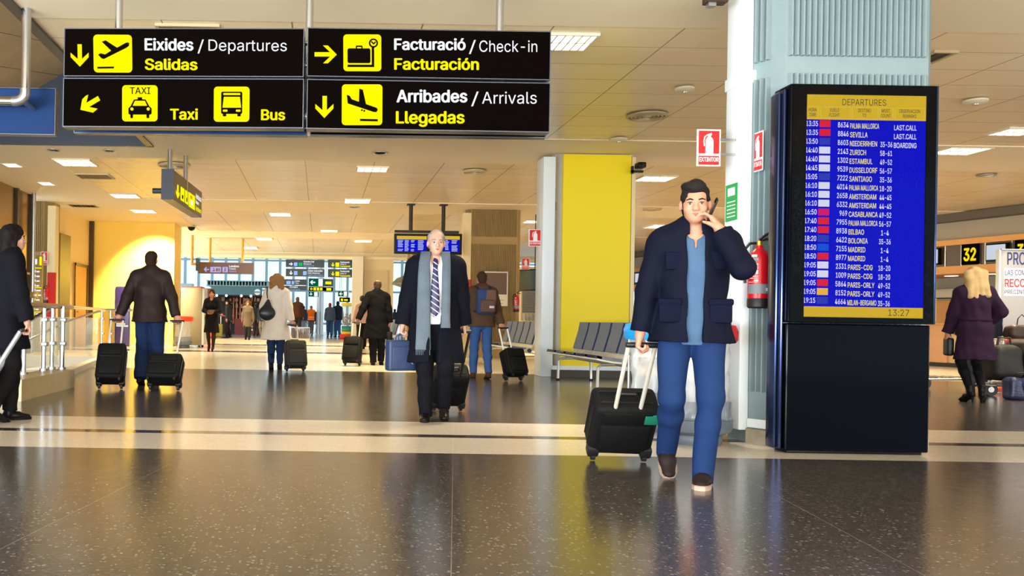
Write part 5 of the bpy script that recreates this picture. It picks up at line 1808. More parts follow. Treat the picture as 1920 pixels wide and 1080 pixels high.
    # ---- hair
    def hair(s, rgb, style='short', rough=0.6):
        m = cloth(rgb, rough, 0.5, 0.35)
        f = Field(s.hc - (0.2, 0.22, 0.42 if style in ('bob', 'long') else 0.2), s.hc + (0.2, 0.2, 0.2), min(s.vox, 0.009))
        H = s.H; p = s.hp
        if style in ('short', 'quiff', 'receding', 'bald'):
            f.ell(p((0, -0.018, 0.036)), (0.082, 0.098, 0.093), 0.0, H)
            f.ell(p((0, -0.045, -0.02)), (0.074, 0.068, 0.062), 0.02, H)
            if style == 'quiff':
                f.ell(p((0, 0.04, 0.098)), (0.06, 0.05, 0.032), 0.03, H)
                f.ell(p((0.02, 0.0, 0.106)), (0.055, 0.06, 0.03), 0.03, H)
            # open the face
            f.ell(p((0, 0.135, -0.03)), (0.072, 0.11, 0.098), 0.012, H, True)
            f.ell(p((0, 0.08, -0.12)), (0.11, 0.09, 0.09), 0.01, H, True)
            for sx in (-1, 1):
                f.ell(p((sx * 0.082, 0.0, -0.02)), (0.02, 0.032, 0.036), 0.006, H, True)
            if style == 'receding':
                f.ell(p((0, 0.075, 0.10)), (0.06, 0.085, 0.07), 0.01, H, True)
            if style == 'bald':
                f.ell(p((0, -0.01, 0.115)), (0.07, 0.09, 0.06), 0.008, H, True)
                f.ell(p((0, 0.09, 0.06)), (0.07, 0.08, 0.08), 0.008, H, True)
        else:
            dn_ = {'bob': 0.17, 'long': 0.26, 'bun': 0.02}[style]
            f.ell(p((0, -0.018, 0.034)), (0.09, 0.106, 0.1), 0.0, H)
            if style == 'bun':
                f.ell(p((0, -0.045, -0.02)), (0.078, 0.072, 0.07), 0.02, H)
                f.ell(p((0, -0.12, 0.03)), (0.04, 0.04, 0.045), 0.015, H)
            else:
                bk = -0.13 if style == 'long' else -0.085
                for q in (-0.075, -0.025, 0.025, 0.075):
                    f.cone(p((q, -0.055, 0.03)), p((q * 1.3, bk, -dn_ + 0.03 * math.sin(q * 90))), 0.06, 0.04, 0.02)
                for sx in (-1, 1):
                    f.cone(p((sx * 0.07, 0.0, 0.04)), p((sx * 0.105, -0.03, -dn_ * 0.9)), 0.036, 0.03, 0.02)
            f.ell(p((0, 0.14, -0.035)), (0.062, 0.11, 0.1), 0.012, H, True)
        f.folds(0.004, s.seed + 3, 60)
        return f.build('hair', m, s.root)

    # ---- shoes
    def shoes(s, rgb, sole=(30, 26, 24), heel=0.0, boot=0.0, rough=0.5, bulk=1.0, laced=False):
        for i in (0, 1):
            ft, p, t = s.foot[i]
            M_ = Matrix.Rotation(t, 4, 'Z') @ Matrix.Translation((0, 0.13, 0)) @ Matrix.Rotation(-p, 4, 'X') @ Matrix.Translation((0, -0.13, 0))
            if heel:
                M_ = Matrix.Rotation(t, 4, 'Z') @ Matrix.Translation((0, 0.13, 0)) @ Matrix.Rotation(-p, 4, 'X') @ Matrix.Translation((0, -0.13, 0))
            f = Field((-0.08, -0.1, -0.01), (0.08, 0.22, 0.14 + boot + heel), min(s.vox, 0.009))
            w_ = 0.042 * bulk
            f.cone((0, -0.035, 0.035 + heel), (0, 0.07, 0.04 + heel * 0.5), w_ * 0.86, w_, 0.02, (1, 1, 0.9))
            f.cone((0, 0.07, 0.038 + heel * 0.45), (0.0, 0.155, 0.026), w_, w_ * 0.82, 0.02, (1, 1, 0.72))
            f.cone((0, -0.01, 0.05 + heel), (0, 0.0, 0.085 + heel), 0.04, 0.041, 0.02, cap_b=True)
            if boot:
                f.cone((0, -0.005, 0.07 + heel), (0, 0.0, 0.1 + boot + heel), 0.041, 0.05, 0.02, cap_b=True)
            if not heel:
                f.cut((0, 0, 0.014), (0, 0, -1))
            o = f.build('shoe', cloth(rgb, rough, 0.15), s.root)
            mb = MB()
            if heel:
                mb.cyl((0, -0.045, 0.0), (0, -0.035, 0.03 + heel), 0.008, 0.022, 10)
                mb.tube([(0, -0.04, 0.012 + heel * 0.85), (0, 0.05, 0.02 + heel * .35), (0, 0.1, 0.008), (0, 0.16, 0.006)], [0.02, 0.024, 0.03, 0.02], 8)
            else:
                pr = [(0.0, -0.078), (0.026, -0.07), (0.038, -0.04), (0.036, 0.03), (0.046, 0.09), (0.042, 0.15), (0.025, 0.187), (0, 0.196)]
                pr = pr + [(-x, y) for x, y in pr[::-1][1:-1]]
                mb.prism([(x * bulk, y) for x, y in pr], lambda u, v, z: (u, v, z), 0.0, 0.024)
            so_ = mb.build('sole', cloth(sole, 0.6, 0.1), o)
            if laced:
                lc = MB()
                for q in range(4):
                    y = 0.035 + q * 0.02; z = 0.086 - q * 0.0085
                    lc.tube([(-0.026, y, z - 0.008), (0, y + 0.006, z + 0.003), (0.026, y, z - 0.008)], 0.0035, 6)
                lc.tube([(0, 0.03, 0.092), (0.02, 0.035, 0.1), (0.03, 0.05, 0.088)], 0.003, 6).tube([(0, 0.03, 0.092), (-0.02, 0.035, 0.1), (-0.03, 0.05, 0.088)], 0.003, 6)
                lc.build('laces', cloth((70, 62, 58)), o)
                sm_ = MB()
                sm_.tube([(x * bulk * 1.01, y, 0.026) for x, y in pr], 0.003, 6, True)
                sm_.build('welt', cloth((150, 128, 112)), o)
            o.matrix_local = Matrix.Translation(ft) @ M_

    def laces(s, i, rgb=(30, 26, 24)):
        pass

    # ---- garments
    def trousers(s, rgb, r=(0.104, 0.078, 0.074, 0.062), hem=0.0, rough=0.85, folds=0.004, name='trousers', bump=0.25):
        f = s.field()
        s.legs(f, r, 0.03, hem, True)
        f.ell(s.pel + (0, -0.01, -0.0), (0.168, 0.122, 0.14), 0.03)
        f.cut(s.pel + (0, 0, 0.11), (0, 0, 1))
        f.folds(folds, s.seed, 34)
        return f.build(name, cloth(rgb, rough, bump), s.root)

    def top(s, rgb, e=0.02, hem=0.86, flare=0.0, sleeve=0.0, name='jacket', arm=(0.056, 0.05, 0.048, 0.04), opening=None, vneck=None, collar=0.0, rough=0.85, folds=0.005, hood=False, arms=True, hemy=0.78, waist=0.0, tilt=0.0, fold_f=26):
        """a garment over the torso and arms; hem height in body units; opening = (half width top, half width hem, top z)"""
        f = s.field()
        s.torso(f, e, waist)
        g = s.g
        hemz = hem + s.dz
        base = s.pel + (0, -0.005, 0.13)
        wst = ((0.148 if not s.fem else 0.125) + e + waist) * g
        f.cone(base, (0, base[1] + tilt, hemz), wst, wst + 0.02 + flare, 0.05, (1, hemy, 1), cap_b=True)
        if arms:
            s.arms(f, arm, e * 0.4, 0.025, sleeve, True)
        if collar:
            f.cone(s.neck + (0, -0.012, -0.05), s.neck + (0, -0.02, 0.0 + collar), 0.078, 0.07, 0.02, cap_b=True)
            f.cone(s.neck + (0, 0.05, 0.0), s.neck + (0, 0.03, 0.05 + collar), 0.047, 0.05, 0.01, cap_b=True, sub=True)
        if hood:
            f.ell(s.neck + (0, -0.085, 0.0), (0.125, 0.07, 0.075), 0.03)
            f.cone(s.neck + (-0.09, -0.03, -0.01), s.neck + (0.09, -0.03, -0.01), 0.05, 0.05, 0.03)
        f.cut((0, 0, hemz), (0, 0, -1))
        if vneck:
            z0, hw = vneck
            n = 10
            for i in range(n):
                t = i / (n - 1)
                z = z0 + s.dz + t * (s.neck[2] + 0.05 - z0 - s.dz)
                f.ell((0, 0.17 + s.chest[1], z), (max(0.006, hw * t), 0.16, 0.03), 0.0, None, True)
        if opening:
            a, b, zt = opening
            n = 16
            for i in range(n):
                t = i / (n - 1)
                z = hemz - 0.03 + t * (zt + s.dz - hemz + 0.03)
                hw = b + (a - b) * t
                f.box((-hw, 0.035, z - 0.05), (hw, 0.4, z + 0.05), 0.01, 0.0, True)
        f.folds(folds, s.seed + 11, fold_f)
        return f.build(name, cloth(rgb, rough), s.root)

    def skirt_legs(s, rgb):
        f = s.field()
        s.legs(f, (0.082, 0.06, 0.058, 0.04), 0.02)
        return f.build('tights', cloth(rgb, 0.6, 0.1), s.root)

    def world(s, p):
        q = Vector(p) * s.sc
        c, n_ = math.cos(s.root.rotation_euler[2]), math.sin(s.root.rotation_euler[2])
        return Vector((s.root.location.x + q.x * c - q.y * n_, s.root.location.y + q.x * n_ + q.y * c, q.z))

    def grip(s, i, fwd=0.085, pal=0.03):
        w_ = s.wri[i]; d = unit(w_ - s.elb[i]); n_ = s.palm[i]; n_ = unit(n_ - d * (n_ @ d))
        return s.world(w_ + d * fwd + n_ * pal)


# ------------------------------------------------------------------ luggage
M_CASEB = mat('black_luggage_fabric', (9, 9, 10), 0.7, spec=0.2, bump=0.3, bscale=300)
M_TRIM = mat('luggage_trim', (22, 22, 25), 0.45)
M_ALU = mat('handle_aluminium', (232, 226, 212), 0.35, 0.3)
M_WHEEL = mat('dark_rubber_wheel', (22, 22, 24), 0.6)


def suitcase(label, base, hand, w=0.42, h=0.56, d=0.24, m=None, tag_col=None, handle_m=None, group='wheeled suitcases', rods=0.16, rr=0.0135):
    """stands on its wheels at base, leaning so that its pull handle reaches hand"""
    base = Vector(base); hand = Vector(hand)
    v = hand - base
    yaw = math.atan2(v.y, v.x) - PI / 2         # local +y points from the wheels to the hand
    hor = math.hypot(v.x, v.y)
    L = v.length
    tilt = math.atan2(hor, v.z)
    t = thing('suitcase', label, 'suitcase', base, yaw, group, -tilt)
    m = m or M_CASEB
    z0 = 0.05
    MB().rbox(-w / 2, -d, z0, w / 2, 0.0, z0 + h, 0.045, 4).build('body', m, t)
    MB().rbox(-w / 2 + 0.035, -d - 0.03, z0 + 0.04, w / 2 - 0.035, -d + 0.02, z0 + h * 0.6, 0.025, 3).build('front_pocket', m, t)
    MB().rbox(-w / 2 + 0.05, -d - 0.018, z0 + h * 0.64, w / 2 - 0.05, -d + 0.02, z0 + h * 0.88, 0.02, 3).build('upper_pocket', m, t)
    zp = MB()
    for y in (-d * 0.28, -d * 0.72):
        zp.tube([(-w / 2 - 0.002, y, z0 + 0.05), (-w / 2 - 0.002, y, z0 + h - 0.05), (-w / 2 + 0.05, y, z0 + h + 0.002), (w / 2 - 0.05, y, z0 + h + 0.002), (w / 2 + 0.002, y, z0 + h - 0.05), (w / 2 + 0.002, y, z0 + 0.05)], 0.005, 6)
    zp.tube([(-w / 2 + 0.05, -d - 0.031, z0 + h * 0.56), (w / 2 - 0.05, -d - 0.031, z0 + h * 0.56)], 0.004, 6)
    zp.build('zip', M_TRIM, t)
    MB().tube([(-0.07, -d * 0.5, z0 + h), (-0.06, -d * 0.5, z0 + h + 0.03), (0.06, -d * 0.5, z0 + h + 0.03), (0.07, -d * 0.5, z0 + h)], 0.011, 8).build('carry_handle', M_TRIM, t)
    for sx in (-1, 1):
        MB().rbox(sx * (w / 2 - 0.035) - 0.04, -0.08, z0 - 0.015, sx * (w / 2 - 0.035) + 0.04, 0.012, z0 + 0.07, 0.02).build('corner_guard', M_TRIM, t)
    for sx in (-1, 1):
        MB().cyl((sx * (w / 2 - 0.04) - 0.014, -0.02, 0.035), (sx * (w / 2 - 0.04) + 0.014, -0.02, 0.035), 0.035, seg=18).build('wheel', M_WHEEL, t)
        MB().rbox(sx * (w / 2 - 0.05) - 0.015, -d + 0.01, 0.02, sx * (w / 2 - 0.05) + 0.015, -d + 0.05, z0 + 0.01, 0.006).build('foot', M_TRIM, t)
    MB().rbox(-w / 2 + 0.05, -0.01, z0 + 0.06, w / 2 - 0.05, 0.014, z0 + h * 0.66, 0.012, 2).rbox(-w / 2 + 0.05, -0.01, z0 + h * 0.7, w / 2 - 0.05, 0.01, z0 + h * 0.93, 0.01, 2).build('back_panel', m, t)
    hm = handle_m or M_ALU
    hd = MB()
    for sx in (-1, 1):
        hd.cyl((sx * rods / 2, -0.03, z0 + h - 0.05), (sx * rods / 2, -0.03, L - 0.015), rr, seg=10)
    hd.build('pull_rods', hm, t)
    MB().rbox(-rods / 2 - 0.02, -0.046, L - 0.02, rods / 2 + 0.02, -0.014, L + 0.012, 0.012, 3).build('pull_grip', M_TRIM, t)
    if tag_col:
        MB().rbox(-w / 2 + 0.005, -0.005, z0 + h * 0.72, -w / 2 + 0.1, 0.012, z0 + h * 0.9, 0.005).build('luggage_tag', mat('tag_green', tag_col, 0.5), t)
    return t


def at(px, py, z=0.0):
    p = F(px, py, z); return p


# ================================================================== WHO IS IN THE PHOTO
# --- man on the phone
pA = F(1296, 880)
yA = pA.y
A = Person('man in a dark navy jacket and jeans walking forward, phone at his mouth', W(1297, 600, 5.2).x, 5.2, R(164), 1.81, 0.0075,
           footL=(-0.06, 0.13, 0.0), footR=(0.115, -0.22, 0.03), pitchR=0.75, toeR=0.05, toeL=-0.25, pelvis=-0.03, lean=0.05,
           handL=(-0.115, 0.19, 1.455), elbL=(-0.55, 0.1, -1), palmL=(1, -0.55, 0.1), curlL=0.8,
           handR=(0.285, 0.0, 0.86), elbR=(0.6, -1, 0), palmR=(-1, 0.1, 0), curlR=1.4, head_yaw=-0.08, head_pitch=-0.05, group=None, girth=0.97)
A.make_body(); A.face((34, 26, 22))
A.hair((30, 26, 26), 'quiff')
A.trousers((25, 46, 88), (0.096, 0.074, 0.068, 0.058), 0.075, 0.8, 0.006, 'jeans')
A.top((66, 92, 124), 0.012, 0.83, 0.0, -0.03, 'shirt', collar=0.03, vneck=(1.41, 0.045), folds=0.003)
A.top((8, 12, 30), 0.032, 0.845, 0.05, -0.01, 'jacket', (0.057, 0.052, 0.05, 0.045), (0.05, 0.035, 1.42), None, 0.045, 0.75, 0.004)
A.shoes((36, 28, 28), (170, 150, 136), bulk=1.1, laced=True)
for sx in (-1, 1):
    pk = MB().rbox(sx * 0.135 - 0.06, 0.11, 0.93, sx * 0.135 + 0.06, 0.147, 1.06, 0.012).build('hip_pocket', cloth((9, 13, 34)), A.root)
    MB().rbox(sx * 0.135 - 0.066, 0.116, 1.03, sx * 0.135 + 0.066, 0.152, 1.07, 0.012).build('flap', cloth((9, 13, 34)), pk)
    MB().rbox(sx * 0.12 - 0.045, 0.115, 1.235, sx * 0.12 + 0.045, 0.151, 1.34, 0.012).build('chest_pocket', cloth((9, 13, 34)), A.root)
# phone held at the mouth
ph = A.world((-0.078, 0.165, 1.575))
t = thing('mobile_phone', 'dark mobile phone held at the mouth of the man in the navy jacket', 'phone', ph, R(180))
t.rotation_euler = (R(-20), R(20), R(250))
MB().rbox(-0.034, -0.005, -0.07, 0.034, 0.005, 0.07, 0.006, 3).build('body', M_BLACK, t)
MB().box(-0.03, -0.0056, -0.062, 0.03, -0.005, 0.062).build('screen', MT('phone_screen', (16, 18, 22), 0.1), t, False)
g_ = A.grip(1)
sb = F(1166, 884)
suitcase('large black suitcase with a green tag, pulled behind the man on the phone', (W(1158, 880, 5.9).x, 5.9, 0), g_, 0.42, 0.44, 0.24, tag_col=(24, 120, 92))

# --- man with the scarf
B = Person('grey-haired man in a dark navy coat, grey scarf and striped tie facing the camera', W(815, 600, 8.15).x, 8.15, R(172), 1.8, 0.0085, 'pale',
           footL=(-0.09, -0.12, 0.02), footR=(0.07, 0.04, 0.0), pitchL=0.45, toeL=0.1, toeR=-0.05, pelvis=-0.01, lean=0.03,
           handR=(0.30, 0.06, 0.84), palmR=(-1, 0, 0), curlR=1.4, handL=(-0.285, -0.12, 0.82), palmL=(1, 0, 0), curlL=1.2, head_yaw=0.15)
B.make_body(); B.face((120, 112, 106))
B.hair((140, 138, 138), 'receding')
B.trousers((14, 15, 22), (0.102, 0.075, 0.07, 0.062), 0.05)
B.top((228, 228, 234), 0.012, 0.9, 0.0, -0.02, 'shirt', collar=0.035, folds=0.002)
B.top((12, 14, 24), 0.05, 0.55, 0.075, 0.0, 'coat', (0.068, 0.06, 0.058, 0.05), (0.085, 0.03, 1.62), None, 0.03, 0.85, 0.005)
B.shoes((22, 20, 20), (16, 14, 14), rough=0.25)
# necktie and scarf lie on the front of the figure
def strip_on(name, m, parent, pts, wid, th=0.01):
    """a hanging cloth band: pts = (x, y, z) centre line, wid per point"""
    mb = MB(); vs = []
    n = 7
    for (x, y, z), w_ in zip(pts, wid):
        for j in range(n):
            q = (j / (n - 1) - 0.5)
            vs.append((x + q * w_, y + th * math.cos(q * PI) + 0.004 * math.sin(q * 19 + z * 30), z))
        for j in range(n):
            q = (j / (n - 1) - 0.5)
            vs.append((x + q * w_, y - th * 0.6, z))
    k_ = 2 * n
    for i in range(len(pts) - 1):
        a, b = i * k_, (i + 1) * k_
        for j in range(n - 1):
            mb.f.append((a + j, b + j, b + j + 1, a + j + 1))
            mb.f.append((a + n + j + 1, b + n + j + 1, b + n + j, a + n + j))
        mb.f.append((a, a + n, b + n, b)); mb.f.append((a + n - 1, b + n - 1, b + 2 * n - 1, a + 2 * n - 1))
    e = (len(pts) - 1) * k_
    for a in (0, e):
        for j in range(n - 1):
            mb.f.append((a + j, a + j + 1, a + n + j + 1, a + n + j) if a == 0 else (a + j, a + n + j, a + n + j + 1, a + j + 1))
    mb.v = vs
    return mb.build(name, m, parent, True, 80)


mt_, n, l, b = node_mat('striped_tie')
tcn = n.new('ShaderNodeTexCoord'); mp = n.new('ShaderNodeMapping'); mp.inputs['Rotation'].default_value = (0, R(35), 0)
l.new(tcn.outputs['Object'], mp.inputs[0]); sx_ = n.new('ShaderNodeSeparateXYZ'); l.new(mp.outputs[0], sx_.inputs[0])
md = n.new('ShaderNodeMath'); md.operation = 'PINGPONG'; md.inputs[1].default_value = 0.022; l.new(sx_.outputs['Z'], md.inputs[0])
jl = n.new('ShaderNodeMath'); jl.operation = 'LESS_THAN'; jl.inputs[1].default_value = 0.004; l.new(md.outputs[0], jl.inputs[0])
mx = n.new('ShaderNodeMix'); mx.data_type = 'RGBA'; mx.inputs['A'].default_value = (*lin((34, 34, 84)), 1); mx.inputs['B'].default_value = (*lin((200, 200, 220)), 1)
l.new(jl.outputs[0], mx.inputs['Factor']); l.new(mx.outputs['Result'], b.inputs['Base Color']); b.inputs['Roughness'].default_value = 0.5
strip_on('necktie', mt_, B.root, [(0.0, 0.085, 1.5), (0.0, 0.105, 1.47), (0, 0.135, 1.4), (0, 0.15, 1.3), (0, 0.155, 1.15), (0, 0.15, 1.0), (0, 0.15, 0.96)], [0.035, 0.045, 0.04, 0.06, 0.08, 0.085, 0.02])
M_SCARF = cloth((92, 104, 116), 0.9, 0.4, 0.25)
sc_ = strip_on('scarf', M_SCARF, B.root, [(0.05, -0.03, 1.55), (0.085, 0.085, 1.56), (0.1, 0.155, 1.45), (0.1, 0.17, 1.32), (0.1, 0.18, 1.15), (0.1, 0.175, 0.95), (0.1, 0.18, 0.8), (0.1, 0.185, 0.66)], [0.12, 0.1, 0.1, 0.115, 0.12, 0.125, 0.13, 0.14], 0.016)
strip_on('scarf_end', M_SCARF, sc_, [(-0.05, -0.03, 1.55), (-0.085, 0.085, 1.56), (-0.1, 0.155, 1.45), (-0.1, 0.17, 1.32), (-0.1, 0.18, 1.15), (-0.1, 0.175, 0.95), (-0.1, 0.175, 0.86)], [0.12, 0.09, 0.075, 0.08, 0.08, 0.08, 0.09], 0.016)
fr_ = MB()
for i in range(9):
    fr_.cyl((0.04 + i * 0.015, 0.19, 0.66), (0.037 + i * 0.0155, 0.192, 0.61), 0.0045, 0.003, 6)
fr_.build('fringe', M_SCARF, sc_)
# blue briefcase in his right hand
g_ = B.grip(1)
t = thing('briefcase', 'dark blue soft briefcase held by the man with the grey scarf', 'briefcase', (g_.x - 0.0, g_.y, g_.z), R(180 + 25))
M_BRIEF = mat('blue_briefcase', (34, 52, 92), 0.5, bump=0.1, bscale=120)
MB().rbox(-0.185, -0.05, -0.35, 0.185, 0.05, -0.06, 0.02, 3).build('body', M_BRIEF, t)
MB().rbox(-0.16, 0.045, -0.33, 0.16, 0.062, -0.12, 0.012).build('front_pocket', M_BRIEF, t)
MB().prism([(-0.06, -0.29), (-0.02, -0.26), (-0.02, -0.2), (-0.06, -0.23)], lambda u, v, z: (u, z, v), 0.06, 0.065).build('badge', mat('silver_badge', (150, 156, 170), 0.4), t, False)
for sy in (-0.03, 0.03):
    MB().tube([(-0.08, sy, -0.07), (-0.075, sy * .6, -0.02), (-0.04, sy * .2, 0.0), (0.04, sy * .2, 0.0), (0.075, sy * .6, -0.02), (0.08, sy, -0.07)], 0.008).build('handle', M_BRIEF, t)
g_ = B.grip(0)
suitcase('black suitcase with a small light badge behind the legs of the man with the scarf', (W(838, 775, 9.0).x, 9.0, 0), g_, 0.36, 0.46, 0.22, handle_m=M_TRIM)

# --- man with two suitcases, seen from behind
Cc = Person('man in a brown-black leather jacket seen from behind, pulling two suitcases', W(281, 600, 11.7).x, 11.7, R(0), 1.83, 0.012,
            footL=(-0.1, -0.1, 0.0), footR=(0.06, 0.06, 0.0), pitchL=0.3, lean=0.02, pelvis=-0.01,
            handL=(-0.40, -0.1, 0.84), handR=(0.40, -0.1, 0.8), palmL=(0, -1, -0.3), palmR=(0, -1, -0.3), curlL=1.3, curlR=1.3)
Cc.make_body(); Cc.hair((46, 30, 22), 'short')
Cc.trousers((28, 44, 80), (0.112, 0.09, 0.088, 0.085), 0.03, name='jeans')
Cc.top((40, 30, 28), 0.04, 0.84, 0.04, 0.0, 'leather_jacket', (0.07, 0.064, 0.06, 0.05), None, None, 0.045, 0.45, 0.006)
Cc.shoes((26, 22, 22), (16, 14, 14))
gl, gr = Cc.grip(0), Cc.grip(1)
suitcase('tall black suitcase in the left hand of the man in the leather jacket', (W(219, 720, 11.35).x, 11.0, 0), gl, 0.36, 0.52, 0.24)
suitcase('low wide black suitcase in the right hand of the man in the leather jacket', (W(317, 720, 11.3).x, 10.95, 0), gr, 0.44, 0.37, 0.26)

# --- woman in the cream coat
D = Person('woman in a long cream coat with light brown hair walking away with a suitcase', W(518, 600, 15.6).x, 15.6, R(0), 1.74, 0.012, female=True,
           footL=(-0.08, -0.05, 0.0), footR=(0.07, 0.1, 0.0), pitchL=0.2, handL=(-0.22, 0.08, 0.95), handR=(0.31, -0.1, 0.80), palmR=(0, -1, 0), curlR=1.3)
D.make_body(); D.hair((150, 106, 62), 'bob')
D.trousers((36, 52, 88), (0.096, 0.076, 0.07, 0.054), -0.02, name='jeans')
D.top((232, 218, 202), 0.035, 0.56, 0.12, 0.0, 'coat', (0.062, 0.056, 0.054, 0.05), None, None, 0.02, 0.85, 0.006)
D.shoes((24, 22, 24), (14, 14, 14), boot=0.18, rough=0.35)
g_ = D.grip(1)
suitcase('dark olive suitcase behind the woman in the cream coat', (W(554, 695, 15.5).x, 15.2, 0), g_, 0.38, 0.48, 0.24, mat('olive_luggage_fabric', (40, 38, 32), 0.7, bump=0.3, bscale=300))
hb = D.world((-0.165, -0.17, 0.95))
t = thing('shoulder_bag', 'black shoulder bag on the back of the woman in the cream coat', 'handbag', hb, R(8))
f_ = Field((-0.2, -0.12, -0.05), (0.2, 0.12, 0.45), 0.012)
f_.cone((0, 0, 0.1), (0.02, 0, 0.32), 0.14, 0.03, 0.03, (1, 0.5, 1)); f_.ell((0, 0, 0.1), (0.15, 0.075, 0.12), 0.03)
f_.build('pouch', mat('black_bag_leather', (34, 34, 42), 0.35, bump=0.2, bscale=80), t)
MB().tube([(0.01, 0.02, 0.36), (0.0, 0.05, 0.46), (0.01, 0.12, 0.56), (0.01, 0.2, 0.58), (0.0, 0.27, 0.5)], 0.01).build('strap', M_HOSE, t)

# --- man in the dark coat
E_ = Person('balding man in a long black coat walking away, his left arm stretched to a suitcase', W(707, 600, 17.9).x, 17.9, R(0), 1.76, 0.0125,
            footL=(-0.07, -0.05, 0.0), footR=(0.09, -0.02, 0.0), pitchR=0.25, toeR=-0.2, handL=(-0.44, -0.16, 0.84), handR=(0.28, 0.0, 0.78), palmL=(0, -1, -0.2), curlL=1.3, curlR=1.3, twist=0.12)
E_.make_body(); E_.hair((60, 46, 36), 'bald')
E_.trousers((20, 19, 20), (0.108, 0.084, 0.08, 0.07), 0.03)
E_.top((10, 10, 13), 0.045, 0.55, 0.08, 0.0, 'coat', (0.068, 0.062, 0.058, 0.05), None, None, 0.03, 0.85, 0.005)
E_.shoes((24, 20, 20), (14, 12, 12))
g_ = E_.grip(0)
suitcase('black suitcase left of the man in the long black coat, white pull handle', (W(660, 682, 17.6).x, 17.4, 0), g_, 0.38, 0.52, 0.24)
g_ = E_.grip(1)
t = thing('carry_bag', 'dark bag hanging from the right hand of the man in the long black coat', 'bag', (g_.x + 0.02, g_.y, g_.z), R(80))
MB().rbox(-0.17, -0.05, -0.4, 0.17, 0.05, -0.1, 0.03, 3).build('body', cloth((30, 28, 32)), t)
MB().tube([(-0.08, 0, -0.12), (-0.06, 0, -0.02), (0, 0, 0.0), (0.06, 0, -0.02), (0.08, 0, -0.12)], 0.008).build('handle', M_HOSE, t)

# --- woman in the pinkish top behind him
Ff = Person('woman in a pale pink top and black trousers beyond the man in the black coat', W(679, 600, 27.5).x, 27.5, R(0), 1.7, 0.016, female=True, footL=(-0.07, -0.1, 0), footR=(0.07, 0.08, 0), pitchL=0.3, handL=(-0.3, 0.05, 0.85))
Ff.make_body(); Ff.hair((50, 32, 24), 'bun'); Ff.trousers((26, 22, 22), (0.11, 0.09, 0.088, 0.08), 0.02)
Ff.top((206, 172, 156), 0.035, 0.86, 0.03, 0.0, 'blouse', (0.06, 0.055, 0.052, 0.046)); Ff.shoes((20, 18, 18))

# --- woman in black facing the camera
G = Person('woman in a black dress and tights facing the camera, holding papers', W(397, 600, 24.4).x, 24.4, R(180), 1.72, 0.0125, 'tan', female=True,
           footL=(-0.06, 0.1, 0.0), footR=(0.07, -0.08, 0.0), pitchR=0.3, handL=(-0.05, 0.28, 1.1), handR=(0.06, 0.3, 1.08), elbL=(-0.8, -0.6, -0.4), elbR=(0.8, -0.6, -0.4), palmL=(0, 0, 1), palmR=(0, 0, 1), curlL=0.5, curlR=0.5)
G.make_body(); G.face(); G.hair((40, 26, 20), 'bun'); G.skirt_legs((58, 38, 26))
G.top((20, 18, 20), 0.028, 0.52, 0.06, -0.02, 'dress', (0.058, 0.052, 0.05, 0.042), collar=0.02, folds=0.004); G.shoes((24, 18, 16), heel=0.05)
gp_ = G.world((-0.02, 0.37, 1.14))
t = thing('paper_booklet', 'small pale booklet in the hands of the woman in black', 'booklet', gp_, R(180)); t.rotation_euler = (R(60), 0, R(170))
MB().rbox(-0.1, -0.006, -0.07, 0.1, 0.006, 0.07, 0.004).build('cover', cloth((70, 56, 46)), t)
MB().box(-0.095, -0.008, -0.065, 0.095, -0.006, 0.065).build('page', cloth((196, 180, 150)), t, False)

# --- man with the backpack
Hh_ = Person('man in a brown hooded jacket and jeans walking away with a backpack', W(903, 600, 14.2).x, 14.2, R(4), 1.76, 0.0115,
             footL=(-0.1, 0.12, 0.0), footR=(0.1, -0.12, 0.0), pitchL=0.0, pitchR=0.1, handL=(-0.29, 0.1, 0.85), handR=(0.30, -0.12, 0.86), palmR=(0, -1, 0), curlR=1.3, head_yaw=0.1)
Hh_.make_body(); Hh_.hair((60, 42, 32), 'short')
Hh_.trousers((56, 88, 140), (0.098, 0.074, 0.07, 0.06), 0.0, name='jeans')
Hh_.top((84, 62, 46), 0.035, 0.86, 0.02, 0.0, 'hooded_jacket', (0.066, 0.06, 0.056, 0.048), hood=True)
Hh_.shoes((74, 46, 30), (30, 24, 20), boot=0.03)
g_ = Hh_.grip(1)
suitcase('black suitcase pulled by the man with the backpack', (W(952, 708, 14.15).x, 13.75, 0), g_, 0.36, 0.44, 0.24, handle_m=mat('white_pull_rods', (250, 244, 232), 0.4))
bp_ = Hh_.world((0.0, -0.235, 1.06))
t = thing('backpack', 'blue and brown backpack on the man in the hooded jacket', 'backpack', bp_, R(4))
MB().rbox(-0.15, -0.1, 0, 0.15, 0.1, 0.42, 0.06, 4).build('main_pouch', cloth((52, 70, 108)), t)
MB().rbox(-0.12, -0.16, 0.03, 0.13, -0.08, 0.24, 0.04, 3).build('front_pocket', cloth((96, 72, 62)), t)
MB().rbox(-0.02, -0.115, 0.16, 0.152, -0.06, 0.4, 0.03, 3).build('brown_panel', cloth((110, 80, 66)), t)
MB().rbox(0.02, -0.165, 0.1, 0.1, -0.155, 0.14, 0.004).build('badge', cloth((190, 190, 196)), t)
for sx in (-1, 1):
    MB().tube([(sx * 0.1, 0.08, 0.38), (sx * 0.11, 0.12, 0.45), (sx * 0.12, 0.24, 0.46), (sx * 0.12, 0.36, 0.36), (sx * 0.15, 0.37, 0.18), (sx * 0.17, 0.25, 0.06), (sx * 0.13, 0.08, 0.05)], 0.016).build('strap', cloth((40, 44, 60)), t)

